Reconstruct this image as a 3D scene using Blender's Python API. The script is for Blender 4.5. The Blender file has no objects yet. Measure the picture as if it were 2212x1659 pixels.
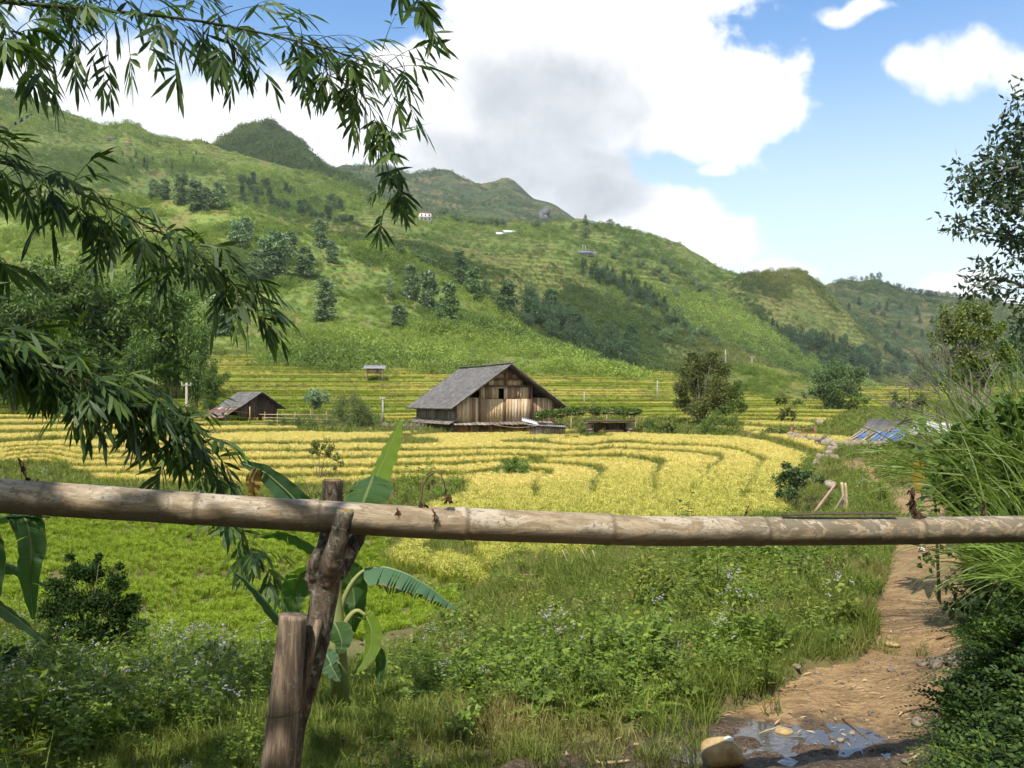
import bpy, math, random
import numpy as np
from mathutils import Vector, Matrix, Euler

scene = bpy.context.scene
COL = scene.collection
R = math.radians

# ------------------------------------------------------------------ camera
F = 1915.0            # focal length in units of a 2212 px wide picture
CX, HY, CZ = 1106.0, 865.0, 1.6   # optical axis column, eye-level row, eye height
cam_d = bpy.data.cameras.new("camera")
cam = bpy.data.objects.new("camera", cam_d)
COL.objects.link(cam)
cam.location = (0, 0, CZ)
cam.rotation_euler = (R(90), 0, 0)
cam_d.sensor_width = 36.0
cam_d.lens = 36.0 * F / 2212.0
cam_d.shift_y = (HY - 829.5) / 2212.0
cam_d.clip_start = 0.05
cam_d.clip_end = 12000.0
scene.camera = cam

# ------------------------------------------------------------------ render / exposure
scene.view_settings.view_transform = 'Standard'
scene.view_settings.look = 'None'
scene.view_settings.exposure = 0.64
scene.view_settings.gamma = 1.0
scene.view_settings.use_curve_mapping = False
scene.cycles.use_denoising = True
scene.cycles.use_adaptive_sampling = True
scene.cycles.adaptive_threshold = 0.03
scene.cycles.max_bounces = 6
scene.cycles.diffuse_bounces = 3
scene.cycles.glossy_bounces = 2
scene.cycles.transmission_bounces = 3
scene.cycles.transparent_max_bounces = 8
scene.cycles.volume_bounces = 0
scene.cycles.sample_clamp_indirect = 6.0

# ------------------------------------------------------------------ sun
SUN_EL, SUN_AZ = R(57), R(-158)     # azimuth measured from +Y (view direction), clockwise to +X
sun_dir = Vector((math.sin(SUN_AZ) * math.cos(SUN_EL), math.cos(SUN_AZ) * math.cos(SUN_EL), math.sin(SUN_EL)))
sun_d = bpy.data.lights.new("sun", 'SUN')
sun_d.energy = 4.6
sun_d.angle = R(0.55)
sun_d.color = (1.0, 0.95, 0.86)
sun = bpy.data.objects.new("sun", sun_d)
COL.objects.link(sun)
sun.rotation_euler = sun_dir.to_track_quat('Z', 'Y').to_euler()


# ------------------------------------------------------------------ node helpers
class NT:
    def __init__(self, tree):
        self.t = tree

    def n(self, typ, ins=None, **props):
        nd = self.t.nodes.new(typ)
        for k, v in props.items():
            setattr(nd, k, v)
        for k, v in (ins or {}).items():
            s = nd.inputs[k]
            if isinstance(v, bpy.types.NodeSocket):
                self.t.links.new(v, s)
            else:
                s.default_value = v
        return nd

    def m(self, op, a, b=None, c=None, clamp=False):
        ins = {0: a}
        if b is not None: ins[1] = b
        if c is not None: ins[2] = c
        return self.n('ShaderNodeMath', ins, operation=op, use_clamp=clamp).outputs[0]

    def mix(self, f, a, b, mode='MIX'):
        nd = self.n('ShaderNodeMix', data_type='RGBA', blend_type=mode)
        for i, v in ((0, f), (6, a), (7, b)):
            s = nd.inputs[i]
            if isinstance(v, bpy.types.NodeSocket):
                self.t.links.new(v, s)
            else:
                s.default_value = (tuple(v) + (1,))[:4] if i else v
        return nd.outputs[2]

    def noise(self, vec, scale, detail=4, rough=0.55, dist=0.0, dim='3D'):
        return self.n('ShaderNodeTexNoise', {'Vector': vec, 'Scale': scale, 'Detail': detail, 'Roughness': rough, 'Distortion': dist}, noise_dimensions=dim).outputs[0]

    def ramp(self, f, stops, interp='LINEAR'):
        nd = self.n('ShaderNodeValToRGB', {0: f})
        cr = nd.color_ramp
        cr.interpolation = interp
        while len(cr.elements) < len(stops):
            cr.elements.new(0.5)
        for e, (p, c) in zip(cr.elements, stops):
            e.position = p
            e.color = (tuple(c) + (1,))[:4] if not isinstance(c, (int, float)) else (c, c, c, 1)
        return nd.outputs[0]

    def smooth(self, v, lo, hi):
        return self.n('ShaderNodeMapRange', {0: v, 1: lo, 2: hi, 3: 0.0, 4: 1.0}, interpolation_type='SMOOTHSTEP').outputs[0]

    def mapr(self, v, lo, hi, a, b):
        return self.n('ShaderNodeMapRange', {0: v, 1: lo, 2: hi, 3: a, 4: b}).outputs[0]

    def attr(self, name, kind='GEOMETRY'):
        return self.n('ShaderNodeAttribute', attribute_name=name, attribute_type=kind)

    def bump(self, h, strength, dist=0.02):
        return self.n('ShaderNodeBump', {'Height': h, 'Strength': strength, 'Distance': dist}).outputs[0]


def new_mat(name):
    m = bpy.data.materials.new(name)
    m.use_nodes = True
    m.node_tree.nodes.clear()
    return m, NT(m.node_tree)


def finish(nt, shader):
    o = nt.n('ShaderNodeOutputMaterial')
    nt.t.links.new(shader, o.inputs['Surface'])


def principled(nt, col, rough=0.8, spec=0.3, normal=None, **kw):
    ins = {'Base Color': col if isinstance(col, bpy.types.NodeSocket) else (tuple(col) + (1,))[:4], 'Roughness': rough, 'Specular IOR Level': spec}
    if normal is not None: ins['Normal'] = normal
    ins.update(kw)
    return nt.n('ShaderNodeBsdfPrincipled', ins).outputs[0]


# ------------------------------------------------------------------ sky: Nishita with cumulus clouds by direction
world = bpy.data.worlds.new("World")
scene.world = world
world.use_nodes = True
world.node_tree.nodes.clear()
w = NT(world.node_tree)
sky = w.n('ShaderNodeTexSky', sky_type='NISHITA', sun_disc=False, sun_elevation=SUN_EL, sun_rotation=SUN_AZ, altitude=1200.0, air_density=1.35, dust_density=0.7, ozone_density=2.2)
gen = w.n('ShaderNodeTexCoord').outputs['Generated']
sep = w.n('ShaderNodeSeparateXYZ', {0: gen}).outputs
yy = w.m('MAXIMUM', sep[1], 0.12)
u = w.m('DIVIDE', sep[0], yy)            # tan of azimuth
v = w.m('DIVIDE', sep[2], yy)            # tan of elevation
uv = w.n('ShaderNodeCombineXYZ', {0: u, 1: v, 2: 0.0}).outputs[0]
# wide domain warp, so the lobes are not ellipses
wn = w.n('ShaderNodeTexNoise', {'Vector': uv, 'Scale': 5.5, 'Detail': 3.0, 'Roughness': 0.5})
wv = w.n('ShaderNodeVectorMath', {0: wn.outputs['Color'], 1: (0.5, 0.5, 0.5)}, operation='SUBTRACT').outputs[0]
wv = w.n('ShaderNodeVectorMath', {0: wv, 'Scale': 0.10}, operation='SCALE').outputs[0]
uvw = w.n('ShaderNodeVectorMath', {0: uv, 1: wv}, operation='ADD').outputs[0]


def lobe(cx, cy, rx, ry):
    d = w.n('ShaderNodeVectorMath', {0: uvw, 1: ((cx - CX) / F, (HY - cy) / F, 0)}, operation='SUBTRACT').outputs[0]
    d = w.n('ShaderNodeVectorMath', {0: d, 1: (F / rx, F / ry, 0)}, operation='MULTIPLY').outputs[0]
    l = w.n('ShaderNodeVectorMath', {0: d}, operation='LENGTH').outputs['Value']
    return w.m('SUBTRACT', 1.0, l)


def union(lobes):
    acc = None
    for a in lobes:
        b = lobe(*a)
        acc = b if acc is None else w.n('ShaderNodeMath', {0: acc, 1: b, 2: 0.25}, operation='SMOOTH_MAX').outputs[0]
    return acc


cum = union([(1440, 150, 300, 210), (1180, 40, 330, 200), (1620, 200, 150, 130), (1500, 270, 210, 110), (1080, 240, 270, 230),
             (1120, 380, 330, 150), (1330, 440, 210, 80), (860, 250, 220, 170), (1330, -60, 420, 120)])
low = union([(1440, 470, 130, 70), (1560, 545, 120, 80), (1480, 560, 200, 60), (1640, 590, 120, 40), (1300, 500, 160, 60)])
thin = union([(150, 170, 420, 170), (500, 250, 420, 150), (-300, 150, 500, 300), (700, 330, 260, 130), (2090, 170, 190, 78), (1970, 150, 80, 62), (1830, 18, 100, 26), (2080, 4, 60, 16),
              (2060, 605, 140, 36), (2200, 185, 170, 75), (1520, 380, 60, 24), (2130, 680, 160, 60), (2350, 150, 200, 120)])
n1 = w.noise(uv, 10.0, 10, 0.66)
n2 = w.noise(uv, 3.2, 6, 0.55)
vor = w.n('ShaderNodeTexVoronoi', {'Vector': uvw, 'Scale': 13.0, 'Detail': 3.0, 'Roughness': 0.55}, feature='SMOOTH_F1').outputs[0]
puff = w.m('SUBTRACT', 0.42, vor)
e1 = w.m('ADD', w.m('MULTIPLY', w.m('SUBTRACT', n1, 0.5), 1.05), w.m('MULTIPLY', puff, 0.42))
nn = w.m('MULTIPLY_ADD', w.m('SUBTRACT', n2, 0.5), 0.5, w.m('ADD', cum, e1))
m_cum = w.smooth(nn, -0.16, 0.10)
nl = w.m('MULTIPLY_ADD', w.m('SUBTRACT', n2, 0.5), 0.6, w.m('ADD', low, w.m('MULTIPLY', e1, 1.3)))
m_low = w.m('MULTIPLY', w.smooth(nl, -0.22, 0.36), 0.96)
nt2 = w.m('MULTIPLY_ADD', w.m('SUBTRACT', n2, 0.5), 0.7, w.m('ADD', thin, w.m('MULTIPLY', e1, 1.35)))
m_thin = w.m('MAXIMUM', w.m('MULTIPLY', w.smooth(nt2, -0.22, 0.34), 0.97), m_low)
gray = union([(1190, 225, 170, 120), (1130, 345, 230, 95), (1270, 420, 100, 70), (1010, 320, 110, 50)])
gn = w.m('ADD', w.m('MULTIPLY_ADD', w.m('SUBTRACT', w.noise(uv, 5.0, 9, 0.6), 0.5), 1.1, gray), w.m('MULTIPLY', puff, -0.75))
m_gray = w.smooth(gn, -0.32, 0.85)
nb2 = w.noise(uvw, 14.0, 8, 0.6)
m_gray = w.m('MULTIPLY', m_gray, w.mapr(nb2, 0.32, 0.68, 0.62, 1.0))
c_cum = w.mix(m_gray, (0.90, 0.90, 0.90), (0.335, 0.355, 0.385))
c_cum = w.mix(w.m('MULTIPLY', w.smooth(w.m('ADD', vor, w.m('MULTIPLY', n1, 0.5)), 0.50, 0.88), 0.24), c_cum, (0.60, 0.62, 0.65))
zen = w.smooth(sep[2], -0.02, 0.42)
sky_col = w.mix(zen, (1.55, 1.45, 1.34), (0.66, 1.00, 1.26))
skyc = w.mix(1.0, sky.outputs[0], sky_col, 'MULTIPLY')
# milky veil of humid air low over the valley, part of the sky
veil = w.m('SUBTRACT', 1.0, w.smooth(sep[2], 0.02, 0.42))
bg1 = w.n('ShaderNodeBackground', {'Color': skyc, 'Strength': 0.105})
bgv = w.n('ShaderNodeBackground', {'Color': (0.80, 0.93, 0.98, 1), 'Strength': 0.74})
s0 = w.n('ShaderNodeMixShader', {0: w.m('MULTIPLY', veil, 0.95), 1: bg1.outputs[0], 2: bgv.outputs[0]})
bg2 = w.n('ShaderNodeBackground', {'Color': (0.98, 0.99, 1.0, 1), 'Strength': 0.80})
bg3 = w.n('ShaderNodeBackground', {'Color': c_cum, 'Strength': 1.0})
s1 = w.n('ShaderNodeMixShader', {0: m_thin, 1: s0.outputs[0], 2: bg2.outputs[0]})
front = w.smooth(sep[1], 0.02, 0.16)
s2 = w.n('ShaderNodeMixShader', {0: w.m('MULTIPLY', m_cum, front), 1: s1.outputs[0], 2: bg3.outputs[0]})
# sky behind the viewpoint, unseen: broken white cloud added to whiten the fill light
nb = w.noise(gen, 2.6, 6, 0.6)
m_back = w.m('MULTIPLY', w.m('SUBTRACT', 1.0, w.smooth(sep[1], -0.12, 0.14)), w.smooth(nb, 0.40, 0.56))
bg4 = w.n('ShaderNodeBackground', {'Color': (0.98, 0.98, 0.97, 1), 'Strength': 0.80})
s3 = w.n('ShaderNodeMixShader', {0: m_back, 1: s2.outputs[0], 2: bg4.outputs[0]})
wo = w.n('ShaderNodeOutputWorld')
world.node_tree.links.new(s3.outputs[0], wo.inputs['Surface'])


# ------------------------------------------------------------------ geometry helpers
def vn(x, y, seed=0.0):
    xi, yi = np.floor(x), np.floor(y)
    fx, fy = x - xi, y - yi
    fx = fx * fx * (3 - 2 * fx)
    fy = fy * fy * (3 - 2 * fy)

    def h(i, j):
        s = np.sin(i * 127.1 + j * 311.7 + seed * 74.7) * 43758.5453
        return s - np.floor(s)
    return (h(xi, yi) * (1 - fx) + h(xi + 1, yi) * fx) * (1 - fy) + (h(xi, yi + 1) * (1 - fx) + h(xi + 1, yi + 1) * fx) * fy


def fbm(x, y, octv=4, seed=0.0, gain=0.5):
    a, s, t = 1.0, 0.0, 0.0
    for k in range(octv):
        s = s + a * vn(x * 2 ** k + k * 17.3, y * 2 ** k - k * 9.1, seed + k)
        t += a
        a *= gain
    return s / t          # 0..1


def unit(v):
    return v / np.maximum(np.linalg.norm(v, axis=-1, keepdims=True), 1e-9)


class MB:
    """collects vertices and faces (quads and triangles) with material slots, builds ONE mesh"""
    def __init__(self):
        self.v, self.q, self.t, self.qm, self.tm = [], [], [], [], []
        self.nv = 0

    def add(self, v, q=None, t=None, m=0):
        v = np.asarray(v, float).reshape(-1, 3)
        if q is not None and len(q):
            q = np.asarray(q, int).reshape(-1, 4)
            self.q.append(q + self.nv)
            self.qm.append(np.full(len(q), m))
        if t is not None and len(t):
            t = np.asarray(t, int).reshape(-1, 3)
            self.t.append(t + self.nv)
            self.tm.append(np.full(len(t), m))
        self.v.append(v)
        self.nv += len(v)
        return self

    def arrays(self):
        v = np.concatenate(self.v) if self.v else np.zeros((0, 3))
        q = np.concatenate(self.q) if self.q else np.zeros((0, 4), int)
        t = np.concatenate(self.t) if self.t else np.zeros((0, 3), int)
        qm = np.concatenate(self.qm) if self.qm else np.zeros(0, int)
        tm = np.concatenate(self.tm) if self.tm else np.zeros(0, int)
        return v, q, t, qm, tm

    def merge(self, o, M=None, m=None):
        v, q, t, qm, tm = o.arrays()
        if M is not None:
            M = np.array(M)
            v = v @ M[:3, :3].T + M[:3, 3]
        if len(q): self.q.append(q + self.nv); self.qm.append(qm if m is None else np.full(len(q), m))
        if len(t): self.t.append(t + self.nv); self.tm.append(tm if m is None else np.full(len(t), m))
        self.v.append(v)
        self.nv += len(v)

    # ---- shapes
    def box(self, c, s, rz=0.0, m=0, rot=None):
        x, y, z = np.array(s) / 2.0
        v = np.array([[-x, -y, -z], [x, -y, -z], [x, y, -z], [-x, y, -z], [-x, -y, z], [x, -y, z], [x, y, z], [-x, y, z]])
        if rot is not None:
            v = v @ np.array(Euler(rot).to_matrix()).T
        elif rz:
            c_, s_ = math.cos(rz), math.sin(rz)
            v = v @ np.array([[c_, -s_, 0], [s_, c_, 0], [0, 0, 1]]).T
        return self.add(v + np.array(c), [[0, 3, 2, 1], [4, 5, 6, 7], [0, 1, 5, 4], [1, 2, 6, 5], [2, 3, 7, 6], [3, 0, 4, 7]], m=m)

    def tube(self, pts, rad, n=8, m=0, cap=True, rough=0.0, seed=0):
        pts = np.asarray(pts, float)
        k = len(pts)
        rad = np.broadcast_to(np.asarray(rad, float), (k,))
        tg = unit(np.gradient(pts, axis=0))
        ref = np.array([0, 0, 1.0]) if abs(tg[:, 2]).mean() < 0.8 else np.array([1.0, 0, 0])
        a = unit(np.cross(tg, ref))
        b = np.cross(tg, a)
        th = np.linspace(0, 2 * np.pi, n, endpoint=False)
        rr = rad[:, None] * np.ones(n)
        if rough:
            g = np.random.default_rng(seed)
            rr = rr * (1 + rough * g.standard_normal((k, n)))
        v = pts[:, None] + rr[..., None] * (np.cos(th)[None, :, None] * a[:, None] + np.sin(th)[None, :, None] * b[:, None])
        i = np.arange(k - 1)[:, None] * n
        j = np.arange(n)[None]
        j2 = (j + 1) % n
        q = np.stack([i + j, i + n + j, i + n + j2, i + j2], -1).reshape(-1, 4)
        vv = v.reshape(-1, 3)
        t = []
        if cap:
            vv = np.concatenate([vv, pts[:1], pts[-1:]])
            o = k * n
            jj = np.arange(n)
            t = np.concatenate([np.stack([np.full(n, o), jj, (jj + 1) % n], -1), np.stack([np.full(n, o + 1), (k - 1) * n + (jj + 1) % n, (k - 1) * n + jj], -1)])
        return self.add(vv, q, t, m)

    def leaves(self, P, D, N, L, W, m=0, mid=0.42):
        P, D, N = np.asarray(P, float), unit(np.asarray(D, float)), np.asarray(N, float)
        S = unit(np.cross(D, N))
        L = np.broadcast_to(L, (len(P),))[:, None]
        W = np.broadcast_to(W, (len(P),))[:, None] * 0.5
        M = P + D * L * mid
        v = np.stack([P, M + S * W, P + D * L, M - S * W], 1).reshape(-1, 3)
        q = np.arange(len(P) * 4).reshape(-1, 4)
        return self.add(v, q, m=m)

    def blades(self, P, D, N, L, W, droop, m=0, segs=4, prof=None):
        """curved ribbons: droop bends the direction downwards along the blade"""
        P, D, N = np.asarray(P, float), unit(np.asarray(D, float)), np.asarray(N, float)
        k = len(P)
        L = np.broadcast_to(L, (k,)).astype(float)
        W = np.broadcast_to(W, (k,)).astype(float)
        droop = np.broadcast_to(droop, (k,)).astype(float)
        prof = prof or [0.45, 0.9, 1.0, 0.75, 0.0]
        segs = len(prof) - 1
        p, d = P.copy(), D.copy()
        rows = []
        for i in range(segs + 1):
            S = unit(np.cross(d, N))
            hw = (W * prof[i] * 0.5)[:, None]
            rows.append(np.stack([p - S * hw, p + S * hw], 1))
            p = p + d * (L / segs)[:, None]
            d = d.copy()
            d[:, 2] -= droop / segs
            d = unit(d)
        v = np.stack(rows, 1)          # k, segs+1, 2, 3
        base = np.arange(k)[:, None] * (segs + 1) * 2
        i = np.arange(segs)[None] * 2
        q = np.stack([base + i, base + i + 1, base + i + 3, base + i + 2], -1).reshape(-1, 4)
        return self.add(v.reshape(-1, 3), q, m=m)

    def mesh(self, name, mats, smooth=False):
        v, q, t, qm, tm = self.arrays()
        me = bpy.data.meshes.new(name)
        me.vertices.add(len(v))
        me.vertices.foreach_set('co', v.astype(np.float32).ravel())
        me.loops.add(q.size + t.size)
        me.loops.foreach_set('vertex_index', np.concatenate([q.ravel(), t.ravel()]).astype(np.int32))
        me.polygons.add(len(q) + len(t))
        st = np.concatenate([np.arange(len(q)) * 4, len(q) * 4 + np.arange(len(t)) * 3]).astype(np.int32)
        me.polygons.foreach_set('loop_start', st)
        for mt in (mats if isinstance(mats, (list, tuple)) else [mats]):
            me.materials.append(mt)
        me.polygons.foreach_set('material_index', np.concatenate([qm, tm]).astype(np.int32))
        if smooth:
            me.polygons.foreach_set('use_smooth', np.ones(len(q) + len(t), bool))
        me.update(calc_edges=True)
        me.validate()
        return me


def obj(name, mesh, parent=None, loc=None, rz=None):
    o = bpy.data.objects.new(name, mesh)
    COL.objects.link(o)
    if parent is not None: o.parent = parent
    if loc is not None: o.location = loc
    if rz is not None: o.rotation_euler = (0, 0, rz)
    return o


def tag(o, label, cat, group=None):
    o['label'] = label
    o['category'] = cat
    if group: o['group'] = group
    return o


def thing(name, label, cat, loc, rz=0.0, group=None):
    o = bpy.data.objects.new(name, None)
    o.empty_display_size = 0.2
    COL.objects.link(o)
    o.location = loc
    o.rotation_euler = (0, 0, rz)
    return tag(o, label, cat, group)


def struct(o):
    o['kind'] = 'structure'
    return o


def stuff(o, label=None, cat=None):
    o['kind'] = 'stuff'
    if label: tag(o, label, cat)
    return o


def set_attr(me, name, data, typ='FLOAT'):
    a = me.attributes.new(name, typ, 'POINT')
    key = 'vector' if typ == 'FLOAT_VECTOR' else 'value'
    a.data.foreach_set(key, np.asarray(data).astype(np.int32 if typ == 'INT' else np.float32).ravel())


def P3(px, py, Y):
    return np.array([(px - CX) / F * Y, Y, CZ - (py - HY) / F * Y])


def poly_in(px, py, poly):
    poly = np.asarray(poly, float)
    inside = np.zeros(px.shape, bool)
    x0, y0 = poly[-1]
    for x1, y1 in poly:
        c = ((y0 > py) != (y1 > py))
        with np.errstate(divide='ignore', invalid='ignore'):
            xx = (x1 - x0) * (py - y0) / (y1 - y0) + x0
        inside ^= c & (px < xx)
        x0, y0 = x1, y1
    return inside


def scatter(name, protos, mats, pts, rot, scl, variant, ripe=None, hgt=None):
    """one stuff object: a mesh that holds the plant shapes and loose points; a node tree puts a shape on every point"""
    v_all, q_all, t_all, qm, tm, pid, hg = [], [], [], [], [], [], []
    nv = 0
    for k, mb in enumerate(protos):
        v, q, t, a, b = mb.arrays()
        v_all.append(v); q_all.append(q + nv); t_all.append(t + nv); qm.append(a); tm.append(b)
        pid.append(np.full(len(v), k))
        z = v[:, 2]
        hg.append(z / max(z.max(), 1e-6))
        nv += len(v)
    pts = np.asarray(pts)
    v_all.append(pts); pid.append(-1 - np.asarray(variant)); hg.append(np.zeros(len(pts)))
    v = np.concatenate(v_all); q = np.concatenate(q_all); t = np.concatenate(t_all)
    me = bpy.data.meshes.new(name)
    me.vertices.add(len(v)); me.vertices.foreach_set('co', v.astype(np.float32).ravel())
    me.loops.add(q.size + t.size)
    me.loops.foreach_set('vertex_index', np.concatenate([q.ravel(), t.ravel()]).astype(np.int32))
    me.polygons.add(len(q) + len(t))
    me.polygons.foreach_set('loop_start', np.concatenate([np.arange(len(q)) * 4, len(q) * 4 + np.arange(len(t)) * 3]).astype(np.int32))
    for mt in mats: me.materials.append(mt)
    me.polygons.foreach_set('material_index', np.concatenate(qm + tm).astype(np.int32))
    me.update(calc_edges=True)
    z0 = np.zeros(nv)
    set_attr(me, 'proto', np.concatenate(pid), 'INT')
    set_attr(me, 'rot', np.concatenate([np.zeros((nv, 3)), rot]), 'FLOAT_VECTOR')
    set_attr(me, 'scl', np.concatenate([z0 + 1, scl]))
    set_attr(me, 'ripe', np.concatenate([z0, ripe if ripe is not None else np.zeros(len(pts))]))
    set_attr(me, 'hgt', np.concatenate(hg))
    o = obj(name, me)
    stuff(o)
    ng = bpy.data.node_groups.new(name + "_spread", 'GeometryNodeTree')
    ng.interface.new_socket("Geometry", in_out='INPUT', socket_type='NodeSocketGeometry')
    ng.interface.new_socket("Geometry", in_out='OUTPUT', socket_type='NodeSocketGeometry')
    g = NT(ng)
    gi = g.n('NodeGroupInput').outputs[0]
    go = g.n('NodeGroupOutput')
    jo = g.n('GeometryNodeJoinGeometry')

    def named(nm, dt):
        nd = g.n('GeometryNodeInputNamedAttribute', data_type=dt)
        nd.inputs['Name'].default_value = nm
        return nd.outputs['Attribute']
    ap, ar, asx = named('proto', 'INT'), named('rot', 'FLOAT_VECTOR'), named('scl', 'FLOAT')
    for k in range(len(protos)):
        def sel(val):
            nd = g.n('FunctionNodeCompare', data_type='INT', operation='EQUAL')
            iin = [s for s in nd.inputs if s.type == 'INT']
            ng.links.new(ap, iin[0]); iin[1].default_value = val
            return g.n('GeometryNodeSeparateGeometry', {'Geometry': gi, 'Selection': nd.outputs[0]}, domain='POINT').outputs['Selection']
        ip = g.n('GeometryNodeInstanceOnPoints', {'Points': sel(-1 - k), 'Instance': sel(k)})
        ng.links.new(ar, ip.inputs['Rotation'])
        ng.links.new(asx, ip.inputs['Scale'])
        ng.links.new(ip.outputs[0], jo.inputs[0])
    ng.links.new(jo.outputs[0], go.inputs[0])
    md = o.modifiers.new("spread", 'NODES')
    md.node_group = ng
    return o

# ================================================================== TERRAIN
LEV = np.array([-3.2, -2.8, -2.4, -2.0, -1.83, -1.66, -1.5, -1.35, -1.2, -0.9, -0.6, -0.3, 0.0, 0.3, 0.8, 1.1, 1.45, 2.1, 2.4, 2.75, 3.5, 3.85, 4.2, 5.0, 5.35, 6.1, 6.4, 6.8, 7.6, 8.0, 8.8, 9.2, 9.6, 10.5, 11.5, 13])
ctrl = []


def cz(z, *pp):                      # points of the picture whose ground lies at height z
    for px, py in pp:
        Y = (CZ - z) * F / (py - HY)
        ctrl.append(((px - CX) / F * Y, Y, z))


def cy(*pp):                         # points of the picture at a chosen depth
    for px, py, Y in pp:
        ctrl.append(tuple(P3(px, py, Y)))


# terrace edges in the middle of the valley floor
cz(-2.0, (240, 1042), (420, 1050), (600, 1058), (760, 1052), (860, 1046), (990, 1050), (1015, 1062), (985, 1085), (930, 1105), (880, 1165), (842, 1215), (880, 1240), (945, 1262), (1030, 1280))
cz(-1.83, (200, 1026), (400, 1032), (700, 1032), (1000, 1028), (1120, 1016), (1172, 1020), (1182, 1040), (1162, 1087), (1010, 1160), (975, 1178), (1016, 1205), (1045, 1255))
cz(-1.66, (150, 1008), (400, 1014), (800, 1012), (1148, 1006), (1280, 1011), (1304, 1023), (1300, 1043), (1273, 1082), (1150, 1165), (1195, 1205))
cz(-1.5, (140, 992), (400, 997), (800, 994), (1145, 990), (1287, 989), (1415, 999), (1436, 1019), (1419, 1080), (1330, 1150))
cz(-1.35, (300, 980), (800, 978), (1145, 974), (1300, 974), (1440, 978), (1560, 990), (1545, 1010), (1500, 1060), (1450, 1110))
cz(-1.2, (420, 962), (640, 962), (900, 960), (1100, 957), (1240, 952), (1275, 966), (1440, 966), (1620, 985), (1640, 1030), (1600, 1110))
cz(-1.1, (1700, 1000), (1690, 1060), (1680, 1112))
cy((850, 938, 72), (985, 936, 75), (1200, 934, 77), (1400, 938, 70), (1550, 940, 66), (1700, 945, 58), (1780, 965, 46))
cy((850, 905, 88), (850, 870, 105), (850, 830, 128), (850, 797, 152), (450, 895, 90), (450, 850, 112), (450, 800, 140), (450, 766, 160),
   (1300, 895, 90), (1300, 850, 116), (1300, 803, 158), (1450, 895, 95), (1450, 850, 130), (1450, 815, 164), (1700, 925, 70), (1700, 880, 110), (1700, 848, 155),
   (1950, 845, 160), (1950, 900, 80), (1900, 930, 60), (2212, 835, 162), (2212, 880, 90), (0, 868, 97), (0, 800, 150), (-400, 800, 150), (-400, 870, 95), (2600, 835, 160), (2600, 890, 80))
cy((0, 890, 85), (0, 920, 68), (0, 960, 52), (0, 1000, 43), (200, 895, 84), (200, 930, 66), (200, 975, 49), (600, 912, 84), (640, 936, 70), (-400, 960, 52), (-400, 1000, 43))
cz(-2.25, (60, 1030), (-300, 1040), (20, 1090), (300, 1090), (500, 1085), (700, 1090))
cz(-2.45, (150, 1150), (400, 1150), (650, 1150), (800, 1150), (200, 1220), (400, 1230), (600, 1240), (800, 1250), (330, 1330), (500, 1340), (650, 1340), (-300, 1150), (-300, 1230))
cz(-2.2, (900, 1290), (820, 1340), (700, 1390), (400, 1400))
# weedy bank and the foreground
cz(0.0, (1106, 1659), (1500, 1659), (1800, 1600), (2000, 1620), (1950, 1480), (1600, 1600), (900, 1659), (1300, 1640))
cz(-0.05, (300, 1620), (0, 1620), (-300, 1600), (600, 1640), (1850, 1400), (2020, 1400), (1700, 1450))
cz(-0.3, (300, 1480), (0, 1500), (600, 1500), (-300, 1480))
cz(-1.3, (0, 1370), (300, 1420), (600, 1430), (-300, 1350))
cz(-0.2, (1000, 1530), (1300, 1500), (1500, 1450))
cz(-0.8, (1000, 1420), (900, 1440))
cz(-1.3, (1050, 1330), (1100, 1250), (1250, 1210))
cz(-0.7, (1300, 1300), (1400, 1250), (1200, 1380))
cz(-0.95, (1500, 1190), (1640, 1150))
cz(-0.3, (1500, 1350), (1700, 1300), (1400, 1400), (1850, 1190))
cz(-0.55, (1700, 1200), (1820, 1110))
cz(-0.06, (2000, 1300), (1950, 1300))
cz(-0.1, (1990, 1200), (2060, 1200))
cz(-0.35, (1950, 1085), (2040, 1100))
cz(-0.75, (1870, 1012), (1820, 1000), (1950, 1010))
cz(-0.9, (1780, 1030), (1760, 1090))
cy((1950, 965, 45), (2050, 980, 34))
cz(0.35, (2190, 1400), (2330, 1500))
cz(0.15, (2110, 1420), (2130, 1560))
cz(0.1, (2130, 1250), (2140, 1130))
cz(0.4, (2212, 1130), (2330, 1200))
ctrl += [(-8, -6, 0.05), (0, -6, 0.05), (8, -6, 0.6), (0, 0, 0.03), (-4, 1, 0.0), (4, 1, 0.45), (6, 6, 0.9), (9, 10, 0.9), (14, 18, 0.6), (20, 26, 0.3)]
ctrl = np.array(ctrl)


def ab(X, Y):
    wv_ = Y + 9.0
    return np.stack([X / wv_ * 2.6, np.log(wv_) * 1.0], -1)


cp = ab(ctrl[:, 0], ctrl[:, 1])


def _k(d2):
    return 0.5 * d2 * np.log(d2 + 1e-12)


NC = len(cp)
A = np.zeros((NC + 3, NC + 3))
A[:NC, :NC] = _k(((cp[:, None] - cp[None]) ** 2).sum(-1)) + np.eye(NC) * 2e-4
A[:NC, NC] = 1; A[:NC, NC + 1:] = cp
A[NC, :NC] = 1; A[NC + 1:, :NC] = cp.T
tps = np.linalg.solve(A, np.concatenate([ctrl[:, 2], np.zeros(3)]))

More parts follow.
